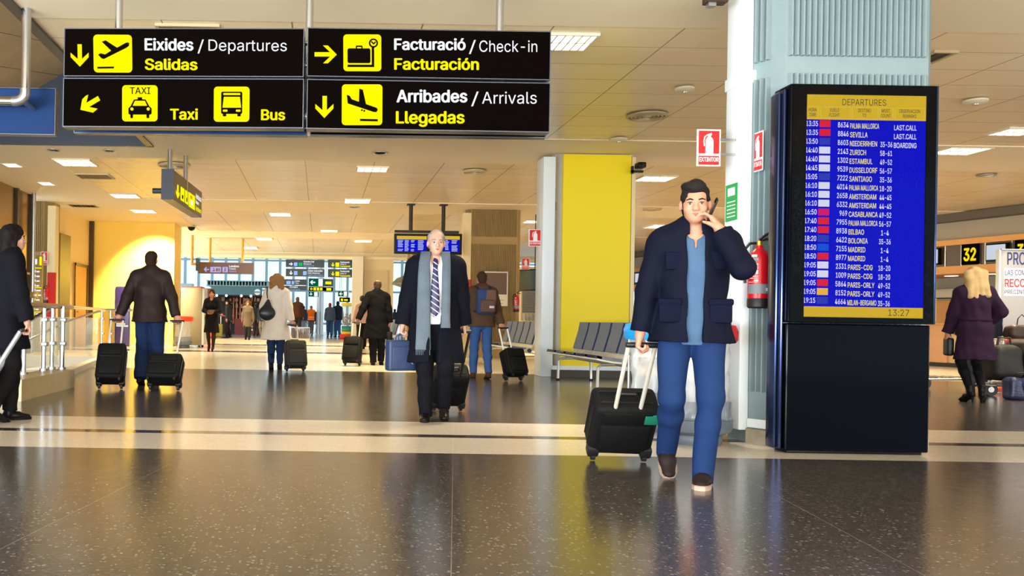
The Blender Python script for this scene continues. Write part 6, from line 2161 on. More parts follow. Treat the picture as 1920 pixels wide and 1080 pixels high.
# --- dark figure at the frame edge
Ll = Person('person in a black coat cut by the picture edge, pulling a silver suitcase handle', W(8, 600, 7.55).x + 0.02, 7.55, R(-62), 1.72, 0.0115, 'pale',
            footL=(-0.09, 0.05, 0.0), footR=(0.07, -0.16, 0.0), pitchR=0.3, handR=(0.27, 0.14, 0.87), curlR=1.3, palmR=(0, -1, 0), handL=(-0.25, 0.1, 0.84))
Ll.make_body(); Ll.face(); Ll.hair((24, 20, 20), 'bob')
Ll.trousers((18, 17, 20), (0.1, 0.078, 0.074, 0.068), 0.0)
Ll.top((14, 15, 22), 0.045, 0.66, 0.06, 0.0, 'coat', (0.07, 0.064, 0.06, 0.052), None, None, 0.04)
Ll.shoes((16, 14, 14), (12, 12, 12), boot=0.08, rough=0.3)
g_ = Ll.grip(1)
suitcase('dark suitcase at the very edge with broad silver pull rods', (g_.x - 0.46, g_.y - 0.1, 0), g_, 0.4, 0.46, 0.24, handle_m=mat('silver_rods', (170, 176, 186), 0.3, 0.7), rods=0.22, rr=0.022)

# --- blonde woman at the check-in side
Wm = Person('blonde woman in a dark plum coat and black heeled boots seen from behind', W(1828, 600, 11.1).x, 11.1, R(-12), 1.74, 0.0105, female=True,
            footL=(-0.05, -0.02, 0.0), footR=(0.07, -0.06, 0.0), toeL=0.2, toeR=-0.5, handL=(-0.24, 0.16, 0.9), handR=(0.22, 0.22, 1.02), elbR=(1, -0.7, 0), heel=0.07)
Wm.make_body(); Wm.hair((190, 160, 112), 'long'); Wm.skirt_legs((16, 14, 18))
Wm.top((44, 26, 46), 0.04, 0.56, 0.05, 0.0, 'coat', (0.066, 0.06, 0.056, 0.05), None, None, 0.04, 0.85, 0.005)
Wm.shoes((18, 16, 18), (14, 14, 14), heel=0.07, boot=0.06, rough=0.3)
bl_ = MB().tube([Wm.pel + (0.17 * math.cos(a), 0.0 + 0.14 * math.sin(a), 0.13) for a in np.linspace(0, 2 * PI, 24, endpoint=False)], 0.022, 8, True)
bl_.build('belt', cloth((40, 23, 42)), Wm.root)
# the traveller whose legs show behind her
Tv = Person('traveller in grey trousers and dark trainers hidden behind the blonde woman', W(1836, 600, 12.8).x, 12.8, R(-20), 1.68, 0.014, 'fair',
            footL=(-0.07, 0.05, 0.0), footR=(0.1, 0.0, 0.0), toeR=-0.9)
Tv.make_body(); Tv.hair((50, 40, 34), 'short'); Tv.trousers((70, 72, 82), (0.104, 0.08, 0.076, 0.07), 0.0)
Tv.top((40, 42, 54), 0.035, 0.86, 0.02, 0.0, 'jacket'); Tv.shoes((30, 28, 28), (180, 176, 170))

# --- people in the far hall
def far_person(label, px, py, h, yaw, top_rgb, leg_rgb, hair_rgb, style='short', hem=0.85, e=0.035, female=False, vox=0.019, **k):
    p = F(px, py)
    q = Person(label, p.x, p.y, yaw, h, vox, female=female, footL=(-0.08, 0.06, 0), footR=(0.08, -0.08, 0), pitchR=0.2, **k)
    q.make_body(); q.hair(hair_rgb, style); q.trousers(leg_rgb, (0.108, 0.084, 0.08, 0.07), 0.0)
    q.top(top_rgb, e, hem, 0.03, 0.0, 'coat' if hem < 0.8 else 'jacket')
    q.shoes((24, 22, 22))
    return q


far_person('man in a dark padded jacket standing side-on at the far shop counter', 428, 634, 1.74, R(80), (40, 44, 54), (30, 26, 26), (24, 20, 18), hem=0.8, handR=(0.2, 0.34, 1.1), elbR=(0.6, -0.8, -0.5))
far_person('woman in a brown fur-collared coat walking from the far shop', 464, 637, 1.66, R(180), (104, 92, 78), (40, 40, 46), (90, 62, 44), 'bob', 0.6, 0.05, True)
far_person('person in a dark jacket right beside the woman in the fur-collared coat', 492, 632, 1.7, R(160), (58, 66, 76), (150, 140, 130), (30, 26, 24), hem=0.82)
far_person('man in a brown leather jacket beyond the shoulder of the woman in the cream coat', 557, 633, 2.0, R(10), (84, 52, 34), (64, 58, 54), (90, 80, 72))
v_ = far_person('worker in an orange high-visibility vest in the far hall', 583, 629, 1.66, R(170), (58, 60, 68), (96, 90, 92), (30, 26, 24))
v_.top((255, 108, 20), 0.05, 0.9, 0.02, 0.0, 'safety_vest', arms=False)
bd = MB()
for z in (0.98, 1.1):
    bd.tube([v_.pel + (0.205 * math.cos(a), 0.155 * math.sin(a), z - 0.95) for a in np.linspace(0, 2 * PI, 24, endpoint=False)], 0.022, 8, True)
bd.build('reflective_band', cloth((244, 226, 170), 0.4), v_.root)
far_person('person in a dark blue jacket left of the orange vest', 569, 626.5, 1.72, R(40), (48, 54, 76), (150, 150, 152), (26, 24, 26))
far_person('person in a black jacket just right of the orange vest', 596, 626, 1.6, R(200), (34, 32, 38), (30, 30, 40), (40, 30, 26))
far_person('man in a grey-blue jacket and red cap facing the glazing', 618, 632, 1.78, R(10), (74, 84, 98), (54, 76, 120), (150, 40, 40))
far_person('man in a dark navy jacket and jeans next to the sweet dispenser', 633, 632, 1.88, R(20), (34, 40, 54), (60, 90, 134), (26, 24, 24))
far_person('person in a dark coat half hidden behind the cream coat', 480, 630, 1.66, R(20), (50, 50, 52), (60, 56, 52), (36, 30, 28))
# crowd behind the hanging monitors, by the window
far_person('dark-haired person in a navy coat beyond the disc-shaped canopy', 740, 626, 1.7, R(30), (40, 46, 58), (34, 34, 40), (30, 26, 26))
far_person('person in a black coat beyond the canopy, close to the man with the scarf', 757, 629, 1.72, R(200), (28, 30, 36), (34, 34, 40), (34, 26, 24))
# the child on the seats
p = F(742, 660)
ch_ = Person('fair-haired child in a yellow jacket sitting on the far seats', 1.98, 25.6, R(100), 1.3, 0.016, footL=(-0.08, 0.42, 0.02), footR=(0.08, 0.42, 0.02), pelvis=-0.31, handL=(-0.18, 0.3, 0.72), handR=(0.18, 0.3, 0.72))
ch_.make_body(); ch_.hair((206, 150, 82), 'short'); ch_.trousers((60, 60, 74)); ch_.top((222, 190, 96), 0.03, 0.86); ch_.shoes((60, 50, 46))

# ================================================================== LEFT SIDE: STAIR RAILING
pk_ = MB().prism([(-3.55, 9.3), (-3.24, 9.3), (-3.22, 11.25), (-3.6, 11.25)], lambda u, v, z: (u, v, z), 0.0, 0.235)
struct('trim_16', pk_, M_PLIN, smooth=False)
kb_ = MB().prism([(hxr(11.25) - .02, 11.25), (hxr(11.25) + 0.14, 11.25), (hxr(17.75) + 0.14, 17.75), (hxr(17.75) - .02, 17.75)], lambda u, v, z: (u, v, z), 0.0, 0.1)
struct('trim_17', kb_, M_MARB, smooth=False)
struct('trim_18', MB().box(HX0 - .1, 17.6, 0, hxr(17.6) + .1, 17.75, 0.1), M_MARB, smooth=False)
rl = thing('stair_railing', 'steel and glass railing with a handrail around the stairs at left', 'railing', (0, 0, 0))
M_RAILW = mat('bronze_handrail', (168, 140, 92), 0.3, 0.6)
MB().tube([(-3.42, 8.6, 1.05), (-3.42, 9.8, 1.06), (-3.42, 11.5, 1.06), (-3.55, 12.2, 1.06)], 0.034, 12).build('handrail', M_RAILW, rl)
MB().tube([(-3.55, 12.2, 1.06), (-4.42, 17.6, 1.07), (-3.95, 17.95, 1.07)], 0.026, 12).build('top_rail', M_CHROME, rl)
for (x, y, z0) in ((-3.5, 10.1, 0.235), (-3.49, 10.8, 0.235), (-3.5, 11.17, 0.235), (-3.36, 11.15, 0.235), (-4.52, 17.68, 0.1), (-4.34, 17.68, 0.1)):
    po = MB().cyl((x, y, z0), (x, y, 1.06), 0.028, seg=14).build('post', M_CHROME, rl)
    MB().cyl((x, y, z0), (x, y, z0 + 0.03), 0.05, seg=14).build('foot_plate', M_STEEL, po)
    MB().rbox(x - .02, y - .05, 0.55, x + .05, y + .05, 0.6, .008).rbox(x - .02, y - .05, 0.86, x + .05, y + .05, 0.91, .008).build('glass_clamp', M_STEEL, po)
M_RG = glass('railing_glass', (206, 214, 204), 0.2, 0.04)


def gpane(a, b, z0, z1, name='glass_panel'):
    a = Vector(a); b = Vector(b); n_ = (b - a).normalized(); n_ = Vector((n_.y, -n_.x)) * 0.006
    return MB().prism([tuple(a - n_), tuple(b - n_), tuple(b + n_), tuple(a + n_)], lambda u, v, z: (u, v, z), z0, z1).build(name, M_RG, rl, False)


gpane((-3.5, 9.4), (-3.5, 10.7), 0.3, 0.92); gpane((-3.49, 10.86), (-3.42, 11.15), 0.3, 0.92)
gpane((-3.6, 11.6), (-4.44, 17.5), 0.16, 0.9); gpane((-4.6, 17.68), (-6.8, 17.68), 0.16, 0.9)
MB().tube([(-3.52, 11.2, 1.04), (-4.3, 12.5, 0.83), (-5.2, 13.6, 0.5)], 0.024, 10).build('stair_handrail', M_CHROME, rl)
MB().tube([(-4.54, 17.68, 1.05), (-4.96, 17.0, 0.85), (-5.5, 16.0, 0.45), (-5.6, 14.0, -0.6)], 0.024, 10).build('stair_handrail', M_CHROME, rl)
# tall steel post by the bronze partition
p = W(52, 560, 20.9)
t = thing('steel_post', 'tall thin steel post standing at the end of the bronze glazed wall', 'post', (-7.05, 20.9, 0))
MB().cyl((0, 0, 0), (0, 0, CZ), 0.05, seg=14).build('tube', M_STEEL, t)
MB().rbox(-0.05, -0.14, 1.35, 0.16, -0.03, 1.5, 0.02).build('latch', M_RAILW, t)
# lit directory
dx0, dx1 = W(62, 500, 21.7).x, W(79, 500, 21.7).x
t = thing('directory_sign', 'narrow lit directory sign with yellow and white lines beside the brown column', 'sign', (dx0, 21.7, 0))
dw = dx1 - dx0
MB().rbox(0, 0, 0.0, dw, 0.1, 2.45, 0.01).build('panel', mat('directory_face', (150, 124, 66), 0.4), t)
ya, wa = MB(), MB()
for z in (2.12, 1.62, 1.0):
    ya.box(0.01, -0.006, z, dw - .01, 0, z + 0.02)
for i in range(10):
    z = 2.02 - i * 0.12
    (ya if i > 4 else wa).box(0.02, -0.006, z, 0.05 + 0.02, 0, z + 0.06)
    wa.box(0.09, -0.006, z, 0.09 + 0.12 * random.uniform(.5, 1), 0, z + 0.035)
ya.box(dw - .07, -0.006, 2.2, dw - .01, 0, 2.42); wa.box(0.03, -0.006, 2.22, 0.1, 0, 2.36)
ya.build('yellow_lines', M_SY, t, False); wa.build('white_lines', M_SW, t, False)

# advertising stand
ax0, ax1 = W(215, 600, 26.4).x, W(243, 600, 26.4).x
t = thing('advertising_stand', 'purple advertising stand with a pale figure in front of the yellow wall', 'advertising stand', (ax0, 26.4, 0))
aw = ax1 - ax0
MB().rbox(0, 0, 0.0, aw, 0.14, 1.86, 0.04, 3).build('panel', mat('purple_panel', (44, 34, 84), 0.3), t)
MB().rbox(-0.02, 0.01, 0.0, 0.0, 0.13, 1.8, 0.008).rbox(aw, 0.01, 0.0, aw + 0.02, 0.13, 1.8, 0.008).build('frame', M_STEEL, t)
fg = lambda u, v, w_: (u * aw, -w_, v)
MB().prism([(0.42, 0.98), (0.46, 1.22), (0.42, 1.3), (0.5, 1.36), (0.5, 1.4), (0.6, 1.4), (0.6, 1.36), (0.7, 1.3), (0.64, 1.22), (0.72, 0.98)], fg, 0.0, 0.004).prism([(x * .07 + .55, y * .05 + 1.42) for x, y in circ(0, 0, 1, 12)], fg, 0, 0.004).build('figure', mat('pale_figure', (224, 206, 170), 0.5), t, False)
MB().prism([(x * .22 + .42, y * .06 + .78) for x, y in circ(0, 0, 1, 18)], fg, 0.0, 0.004).build('orange_oval', mat('orange_oval', (226, 84, 40), 0.5), t, False)
lw = MB()
for z, a, b_ in ((0.62, .12, .9), (0.68, .12, .7)): lw.prism([(a, z), (b_, z), (b_, z + .03), (a, z + .03)], fg, 0, .004)
lw.build('white_lines', M_WHT, t, False)

# clear bin with a red lid and the grey-beige cabinet
p = F(344, 649)
round_bin('clear waste bin with an orange-red lid beside the yellow wall', (W(344, 600, 25.9).x, 25.9, 0), mat('bin_orange_red', (236, 60, 24), 0.35), 'rim')
cx0_, cx1_ = W(338, 600, 26.6).x, W(378, 600, 26.6).x
t = thing('grey_cabinet', 'tall beige-grey cabinet standing between the yellow wall and the woman in black', 'cabinet', (cx0_, 26.6, 0))
cw = cx1_ - cx0_
MB().rbox(0, 0, 0.06, cw, 0.8, 1.86, 0.02).build('body', mat('cabinet_beige', (132, 120, 94), 0.5), t)
MB().box(cw, 0.02, 0.08, cw + 0.07, 0.78, 1.84).build('door', mat('cabinet_white', (190, 190, 188), 0.4), t, False)
MB().box(-0.03, 0.1, 0.06, 0.0, 0.7, 1.8).build('vent_panel', M_BLACK, t, False)
MB().box(0.03, 0.03, 0, 0.1, 0.1, 0.06).box(cw - 0.1, 0.03, 0, cw - 0.03, 0.1, 0.06).box(0.03, .7, 0, 0.1, .77, 0.06).box(cw - 0.1, .7, 0, cw - 0.03, .77, 0.06).build('feet', M_BLACK, t, False)
MB().box(0.02, 0.01, 1.86, cw - .02, .78, 1.9).build('lid', mat('cabinet_red', (150, 40, 36), 0.5), t, False)

# ================================================================== FAR HALL: SHOP, DISPENSER, CANOPY
YS = 47.0
sx_ = lambda px: W(px, 600, YS).x
sz_ = lambda py, px=440: W(px, py, YS).z
t = thing('shop_unit', 'far shop with teal canopy, dark shelves and a maroon counter panel', 'shop', (0, YS, 0))
MB().box(sx_(396), 0.0, sz_(553), sx_(490), 0.3, sz_(536)).build('fascia', mat('teal_fascia', (62, 110, 124), 0.45), t, False)
tr_ = MB()
for i in range(20):
    x = sx_(388) + (sx_(500) - sx_(388)) * i / 19
    tr_.box(x - .03, 0, sz_(536), x + .03, 2.5, sz_(527))
tr_.box(sx_(386), -0.05, sz_(536.5), sx_(502), 2.5, sz_(535)).box(sx_(386), -0.05, sz_(527.5), sx_(502), 2.5, sz_(526))
tr_.build('canopy', mat('teal_canopy', (120, 160, 172), 0.4), t, False)
MB().box(sx_(392), 2.5, 0, sx_(495), 2.7, sz_(553)).box(sx_(392), 0.3, sz_(553) - .05, sx_(495), 2.7, sz_(553)).build('back_wall', mat('dark_shop_back', (48, 36, 34), 0.6), t, False)
MB().box(sx_(456), 0.0, 0, sx_(493), 0.5, 1.0).box(sx_(440), 0.05, 0, sx_(456), .5, .9).build('counter', mat('maroon_counter', (110, 24, 40), 0.4), t, False)
ln = MB()
for i, (a, b_) in enumerate(((472, 487), (468, 486), (464, 484), (464, 483))):
    ln.box(sx_(a), -0.012, 0.82 - i * 0.19, sx_(b_), 0, 0.91 - i * 0.19)
ln.build('white_lines', M_WHT, t, False)
sh_ = MB()
for i, px in enumerate((428, 434, 441, 448, 455, 462)):
    sh_.box(sx_(px), 2.3, 0.6, sx_(px + 3), 2.5, sz_(556))
sh_.build('shelf_uprights', mat('warm_shelf', (206, 130, 84), 0.5), t, False)
gd = MB()
for i in range(40):
    x = random.uniform(sx_(405), sx_(490)); z = random.choice((0.7, 1.1, 1.5, 1.9))
    gd.box(x, 2.1, z, x + random.uniform(.08, .2), 2.4, z + random.uniform(.12, .3))
tag(gd.build('goods', mat('shop_goods', (190, 150, 120), 0.5, var=0.8, vscale=8), t, False), kind='stuff')
MB().box(sx_(384), 0, 0, sx_(396), 0.4, sz_(542)).build('side_pier', mat('maroon_pier', (112, 26, 44), 0.4), t, False)
rn = MB().cyl((sx_(482), -0.08, sz_(547)), (sx_(482), 0, sz_(547)), 0.17, seg=20).build('round_logo', M_WHT, t)
MB().box(sx_(482) - .2, -0.1, sz_(547) - .035, sx_(482) + .2, -0.08, sz_(547) + .035).build('logo_bar', mat('teal_logo', (70, 140, 160), .4), rn, False)
for px, lb in ((441, 'small white lamp under the shop canopy'), ):
    pass
sp_ = MB()
for px in (406, 424, 452, 470): sp_.ball((sx_(px), -.1, sz_(553) - .05), 0.07, 10, 8)
sp_.build('lamps', M_SPOT, t)

YD = 42.2
t = thing('sweet_dispenser', 'coin sweet dispenser with a yellow top and teal base in the far hall', 'dispenser', (W(641, 600, YD).x, YD, 0))
dwd = W(661, 600, YD).x - W(641, 600, YD).x
zt_ = W(650, 568, YD).z
MB().rbox(0, 0, 0.0, dwd, 0.5, 0.62, 0.02).build('base', mat('teal_base', (40, 128, 140), 0.45), t)
MB().rbox(-.02, -.02, zt_ - 0.16, dwd + .02, 0.52, zt_, 0.04).build('top', mat('yellow_top', (244, 210, 40), 0.4), t)
MB().box(0.02, 0.02, 0.62, dwd - .02, .48, zt_ - .15).build('case', glass('case_clear', (200, 214, 214), 0.25), t, False)
bb = MB()
for i in range(60):
    bb.ball((random.uniform(.08, dwd - .08), random.uniform(.06, .3), 0.68 + random.uniform(0, .55)), random.uniform(.035, .055), 8, 5)
tag(bb.build('sweets', mat('sweets', (160, 120, 90), 0.4, var=.9, vscale=6), t), kind='stuff')
t = thing('toy_ride', 'low red and yellow ride-on toy in front of the sweet dispenser', 'toy', (W(648, 635, 41.3).x, 41.3, 0))
MB().rbox(-.3, -.3, 0, .3, .2, .22, .05).build('base', mat('toy_red', (206, 36, 28), .4), t)
MB().rbox(-.22, -.2, .22, .24, .1, .36, .04).build('seat', mat('toy_yellow', (236, 190, 50), .4), t)
MB().rbox(-.2, 0, .36, .2, .1, .5, .03).build('backrest', mat('toy_green', (60, 150, 90), .4), t)

pc = W(772, 531, 35.5)
t = thing('grey_canopy', 'large grey disc-shaped canopy on a post behind the man with the scarf', 'canopy', (pc.x, 35.5, 0))
MB().lathe([(0.0, pc.z + .34), (.3, pc.z + .32), (.62, pc.z + .2), (.85, pc.z - .02), (.82, pc.z - .06), (.5, pc.z - .16), (0.05, pc.z - .2)][::-1], seg=32).build('dish', mat('grey_dish', (120, 122, 122), .45, .2), t)
MB().cyl((0, 0, 0), (0, 0, pc.z - .18), .05).build('post', M_STEEL, t)
MB().cyl((0, 0, 0), (0, 0, .04), .3, seg=20).build('base_plate', M_STEEL, t)

for (px, Y, w_, h_, rgb, lb) in ((391, 38.5, .45, .8, (206, 70, 70), 'pinkish-red suitcase standing beside the woman in black'), (411, 38.8, .36, .6, (120, 120, 48), 'olive-green suitcase standing just right of the woman in black')):
    x = W(px, 600, Y).x
    suitcase(lb, (x, Y, 0), (x + .001, Y + .02, 1.02), w_, h_, .26, mat('fabric_%d' % px, rgb, .6), group='suitcases left standing in the far hall')
t = thing('queue_post', 'blue queue post with a red top near the far shop', 'post', (W(428, 600, 41.8).x, 41.8, 0))
MB().box(-.1, -.1, 0, .1, .1, 1.0).build('post', mat('blue_post', (30, 40, 120), .4), t, False)
MB().rbox(-.3, -.15, 1.0, .3, .15, 1.06, .02).build('top', mat('red_top', (180, 40, 60), .4), t)

# display case low behind the cream coat's suitcase
gx0, gx1 = W(545, 600, 36.5).x, W(581, 600, 36.5).x
t = thing('display_case', 'low brown-framed glass case behind the suitcase of the woman in cream', 'display case', (gx0, 36.5, 0))
MB().box(0, 0, 0, gx1 - gx0, .6, .1).build('base', M_WHITE, t, False)
MB().box(0.01, 0.01, .1, gx1 - gx0 - .01, .59, .56).build('case', glass('case_brown', (110, 84, 56), .5), t, False)
MB().box(0, 0, .55, gx1 - gx0, .6, .58).box(0, 0, .1, .02, .02, .56).box(gx1 - gx0 - .02, 0, .1, gx1 - gx0, .02, .56).build('frame', M_STEEL, t, False)

# ================================================================== COLUMN POSTER, SHOP BESIDE THE RIBBED COLUMN
s = Sign('framed_notice', 'framed notice with a brown upper panel on the ribbed brown column', 'notice', (907, 509), (952, 509), (952, 574), (907, 574), 22.5, 22.5, .05, mat('notice_white', (226, 216, 196), .5), True)
s.poly('brown_panel', [rc(909.5, 511.5, 949.5, 552)], mat('notice_brown', (88, 66, 56), .4), .006)
ln = MB()
for i in range(5): ln.prism(rc(912, 556 + i * 3, 912 + random.uniform(20, 34), 557 + i * 3), s.f, 0, .005)
ln.f = [f[::-1] for f in ln.f]
ln.build('printed_lines', mat('print_grey', (150, 140, 130), .5), s.root, False)
tv = W(990, 545, 21.0)
t = thing('bracket_television', 'dark television hanging on an arm past the ribbed brown column', 'television', (W(991, 525, 23.4).x, 23.4, W(991, 525, 23.4).z), R(-58))
MB().rbox(-.5, 0, -.3, .5, .09, .3, .015).build('housing', M_BLACK, t)
MB().box(-.46, -.006, -.26, .46, 0, .26).build('screen', mat('tv_screen', (70, 96, 110), .15), t, False)
MB().tube([(0, .09, 0), (0, .2, .02), (0, .24, .1), (0, .24, CZ - W(991, 525, 23.4).z)], .014).build('arm', M_BLKMET, t)
shx0, shx1 = W(978, 560, 33.0).x, W(1030, 560, 33.0).x
t = thing('shuttered_kiosk', 'shop kiosk with a grey roller shutter, seen past the ribbed brown column', 'kiosk', (shx0, 33.0, 0))
kw_ = shx1 - shx0
MB().box(0, .1, 0, kw_, 2.0, 3.1).build('body', M_BEIGE, t, False)
sh_ = MB()
for i in range(20): sh_.cyl((.05, .1, 1.35 + i * .06), (kw_ - .05, .1, 1.35 + i * .06), .034, seg=8)
sh_.build('roller_shutter', mat('shutter_grey', (150, 158, 166), .35, .4), t)
MB().rbox(0, -.15, .95, kw_, .12, 1.02, .01).build('counter', M_BEIGE, t)
gl_ = MB()
for i in range(7): gl_.cyl((.12 + i * .13, 0, 1.02), (.12 + i * .13, 0, 1.02 + random.uniform(.12, .28)), .04, seg=10)
gl_.build('counter_glassware', mat('glassware', (190, 206, 216), .2), t)

# ================================================================== TICKET HALL (RIGHT)
CKI = CKM.inverted()


def ckp(px, py, yo):
    """where the sight line through a measured point meets the ticket wall's plane, yo in front of it, in the wall's own frame"""
    u, v = uv(px, py)
    d = Vector((u / FOC, 1.0, -v / FOC)); o = Vector((0, 0, HC))
    q = A_ + CKn * yo
    t_ = (q - o).dot(CKn) / d.dot(CKn)
    return CKI @ (o + d * t_)


M_BAND = mat('brown_sign_band', (62, 44, 40), .4)
band = struct('trim_19', ck_box(MB(), -3, CKL, -.25, .0, 2.58, 3.12), M_BAND, smooth=False)


def ck_thing(name, label, cat, x, y, z, group=None):
    t = thing(name, label, cat, CKM @ Vector((x, y, z)), 0, group)
    # local x to the viewer's right along the wall, local -y out of the wall
    t.rotation_euler = (0, 0, math.atan2(-CKd.y, -CKd.x))
    return t


M_SCRL = emis('pale_monitor_screen', (206, 214, 230), .8)
for px0, px1, txt, lb in ((1804, 1837, '32', 'black panel with a yellow 32 above the check-in hall'), (1904, 1940, '33', 'black panel with a yellow number cut by the picture edge')):
    a = ckp(px0, 470, .02); b_ = ckp(px1, 470, .02)
    w_ = abs(a.x - b_.x)
    t = ck_thing('counter_number', lb, 'number sign', max(a.x, b_.x), .02, 2.6, 'check-in desk numbers')
    MB().rbox(0, -.03, 0, w_, 0, .52, .006).build('panel', M_SIGNBK, t)
    mb = MB(); text(mb, txt, w_ * .14, w_ * .86, -.42, -.1, lambda x, y, w: (x, -.032 - w, -y), .002, .03); mb.build('lettering', emis('number_yellow', (250, 216, 10), .9), t, False)
for px0, px1, lb in ((1851, 1891, 'pale monitor set into the dark band right of the number 32'), (1745, 1763, 'pale monitor in the dark band, half behind the departures board'), (1193, 1213, 'pale monitor above the far check-in desks, seen beside the yellow column')):
    a = ckp(px0, 470, .05); b_ = ckp(px1, 470, .05)
    w_ = abs(a.x - b_.x)
    t = ck_thing('desk_monitor', lb, 'monitor', max(a.x, b_.x), .03, 2.64, 'monitors in the check-in band')
    MB().rbox(0, -.08, 0, w_, 0.02, .44, .01).build('housing', M_BLACK, t)
    MB().box(w_ * .06, -.086, .04, w_ * .94, -.08, .4).build('screen', M_SCRL, t, False)
jn = MB()
for px in (1773, 1803, 1838, 1848, 1898): 
    a = ckp(px, 470, .0); jn.join(ck_box(MB(), a.x - .012, a.x + .012, 0, .012, 2.58, 3.12))
jn.build('joint_strip', M_STEEL, band, False)
# downlights below the soffit
for px, py in ((1786, 502.5), (1862, 504.5), (1782, 509)):
    a = ckp(px, py, -.7)
    t = ck_thing('soffit_downlight', 'round lit downlight under the orange soffit of the check-in desks', 'downlight', a.x, -.7, 2.38, 'downlights under the check-in soffit')
    MB().lathe([(0, -.004), (.1, -.004), (.13, -.012), (.13, .0)], seg=18).build('lens', M_SPOT, t)
# wall unit and boards at the back
a = ckp(1785, 540, -1.5)
t = ck_thing('air_conditioner', 'white wall-mounted air conditioner above the check-in desks', 'air conditioner', a.x + .5, -1.5, 1.75)
MB().rbox(0, -.25, 0, 1.0, 0, .32, .04).build('housing', mat('aircon_white', (206, 202, 186), .4), t)
MB().box(.05, -.255, .03, .95, -.245, .07).build('outlet', M_BLACK, t, False)
a = ckp(1760, 620, -.55)
M_DESKF = mat('cream_desk_panel', (214, 190, 134), .45)
M_DESKW = mat('pale_wood_desk', (212, 164, 122), .45, var=.08, vscale=4)
x0_ = ckp(1765, 640, .9).x
desks = []
for k_, lb in ((-1, 'pale wooden check-in desk hidden behind the blonde woman'), (0, 'pale wooden check-in desk right beside the departures board'), (4, 'far pale wooden check-in desk, seen beside the yellow column')):
    t = ck_thing('check_in_desk', lb, 'check-in desk', x0_ + k_ * 2.9 + .7, .9, 0, 'check-in desks')
    MB().rbox(0, 0, .1, .85, .7, 1.05, .01).build('front_panel', M_DESKW, t)
    MB().rbox(.85, .05, .1, 1.7, .7, .95, .01).build('side_panel', M_DESKF, t)
    MB().rbox(-.05, -.05, 1.05, .9, .75, 1.1, .01).build('worktop', M_DESKW, t)
    MB().box(.03, .03, 0, 1.67, .67, .1).build('plinth', M_BLACK, t, False)
    c_ = MB().rbox(1.75, 0, 0.0, 2.35, 1.4, .32, .02).build('weighing_belt', mat('belt_steel', (150, 146, 136), .35, .5), t)
    MB().box(1.8, .05, .32, 2.3, 1.35, .34).build('belt', M_WHEEL, c_, False)
    MB().rbox(1.72, -.02, .0, 1.76, 1.4, .75, .01).build('belt_side', M_DESKF, t)
t = ck_thing('notice_board', 'small notice board with pictures at the check-in desk beside the departures board', 'notice board', x0_ + .6, .95, 1.1)
MB().rbox(0, -.03, .02, .5, 0, .62, .006).build('board', mat('board_white', (226, 220, 206), .5), t)
MB().box(.04, -.034, .06, .46, -.03, .56).build('poster', mat('board_pink', (214, 176, 140), .5), t, False)
pp_ = MB().box(.3, -.037, .4, .38, -.034, .5)
for i in range(4): pp_.box(.08 + i * .06, -.037, .08, .11 + i * .06, -.034, .26)
pp_.build('pictures', mat('board_dark', (60, 50, 60), .5), t, False)
MB().box(.2, -.06, -.0, .3, .02, .03).build('foot', M_STEEL, t, False)

# free-standing board with printed sheets
YB = 14.2
bx0 = W(1873, 600, YB).x
bzt = W(1900, 469, YB).z
t = thing('information_board', 'grey standing board with large blue letters and a white printed sheet', 'board', (bx0, YB, 0))
MB().rbox(0, 0, .12, 1.25, .05, bzt, .008).build('panel', mat('board_grey', (176, 176, 182), .45), t)
fe = MB().box(-.02, -.01, 0, .015, .06, bzt + .02).box(1.235, -.01, 0, 1.27, .06, bzt + .02).box(0, -.01, bzt, 1.25, .06, bzt + .02)
for x in (0, 1.25): fe.box(x - .02, -.25, 0, x + .02, .3, .04)
fe.build('frame', M_STEEL, t, False)
fb = lambda px, py, w: (W(px, py, YB).x - bx0, -w, W(px, py, YB).z)
mb = MB(); text(mb, 'PRO', 1888.5, 1923, 473, 496, fb, .002, .012); mb.build('lettering', mat('letters_blue', (44, 56, 128), .5), t, False)
sq = MB().add([fb(1882, 555, .003), fb(1975, 556, .003), fb(1975, 503, .003), fb(1882, 502, .003)], [(0, 1, 2, 3)]).build('white_sheet', mat('paper_white', (238, 240, 246), .5), t, False)
mb = MB(); text(mb, 'LAS COM', 1884, 1922, 506.5, 516, fb, .005, .0); text(mb, 'PRECINT', 1883, 1922, 543.5, 551, fb, .005, .0); mb.build('lettering', mat('letters_dark_blue', (44, 56, 128), .5), sq, False)
mb = MB(); text(mb, 'RECO', 1883.5, 1922, 523, 538, fb, .005, .012); mb.build('lettering', mat('letters_red', (206, 40, 60), .5), sq, False)

# luggage trolleys
M_TROL = mat('trolley_steel', (206, 204, 198), .25, .8)
M_TRED = mat('trolley_red', (206, 30, 34), .4)


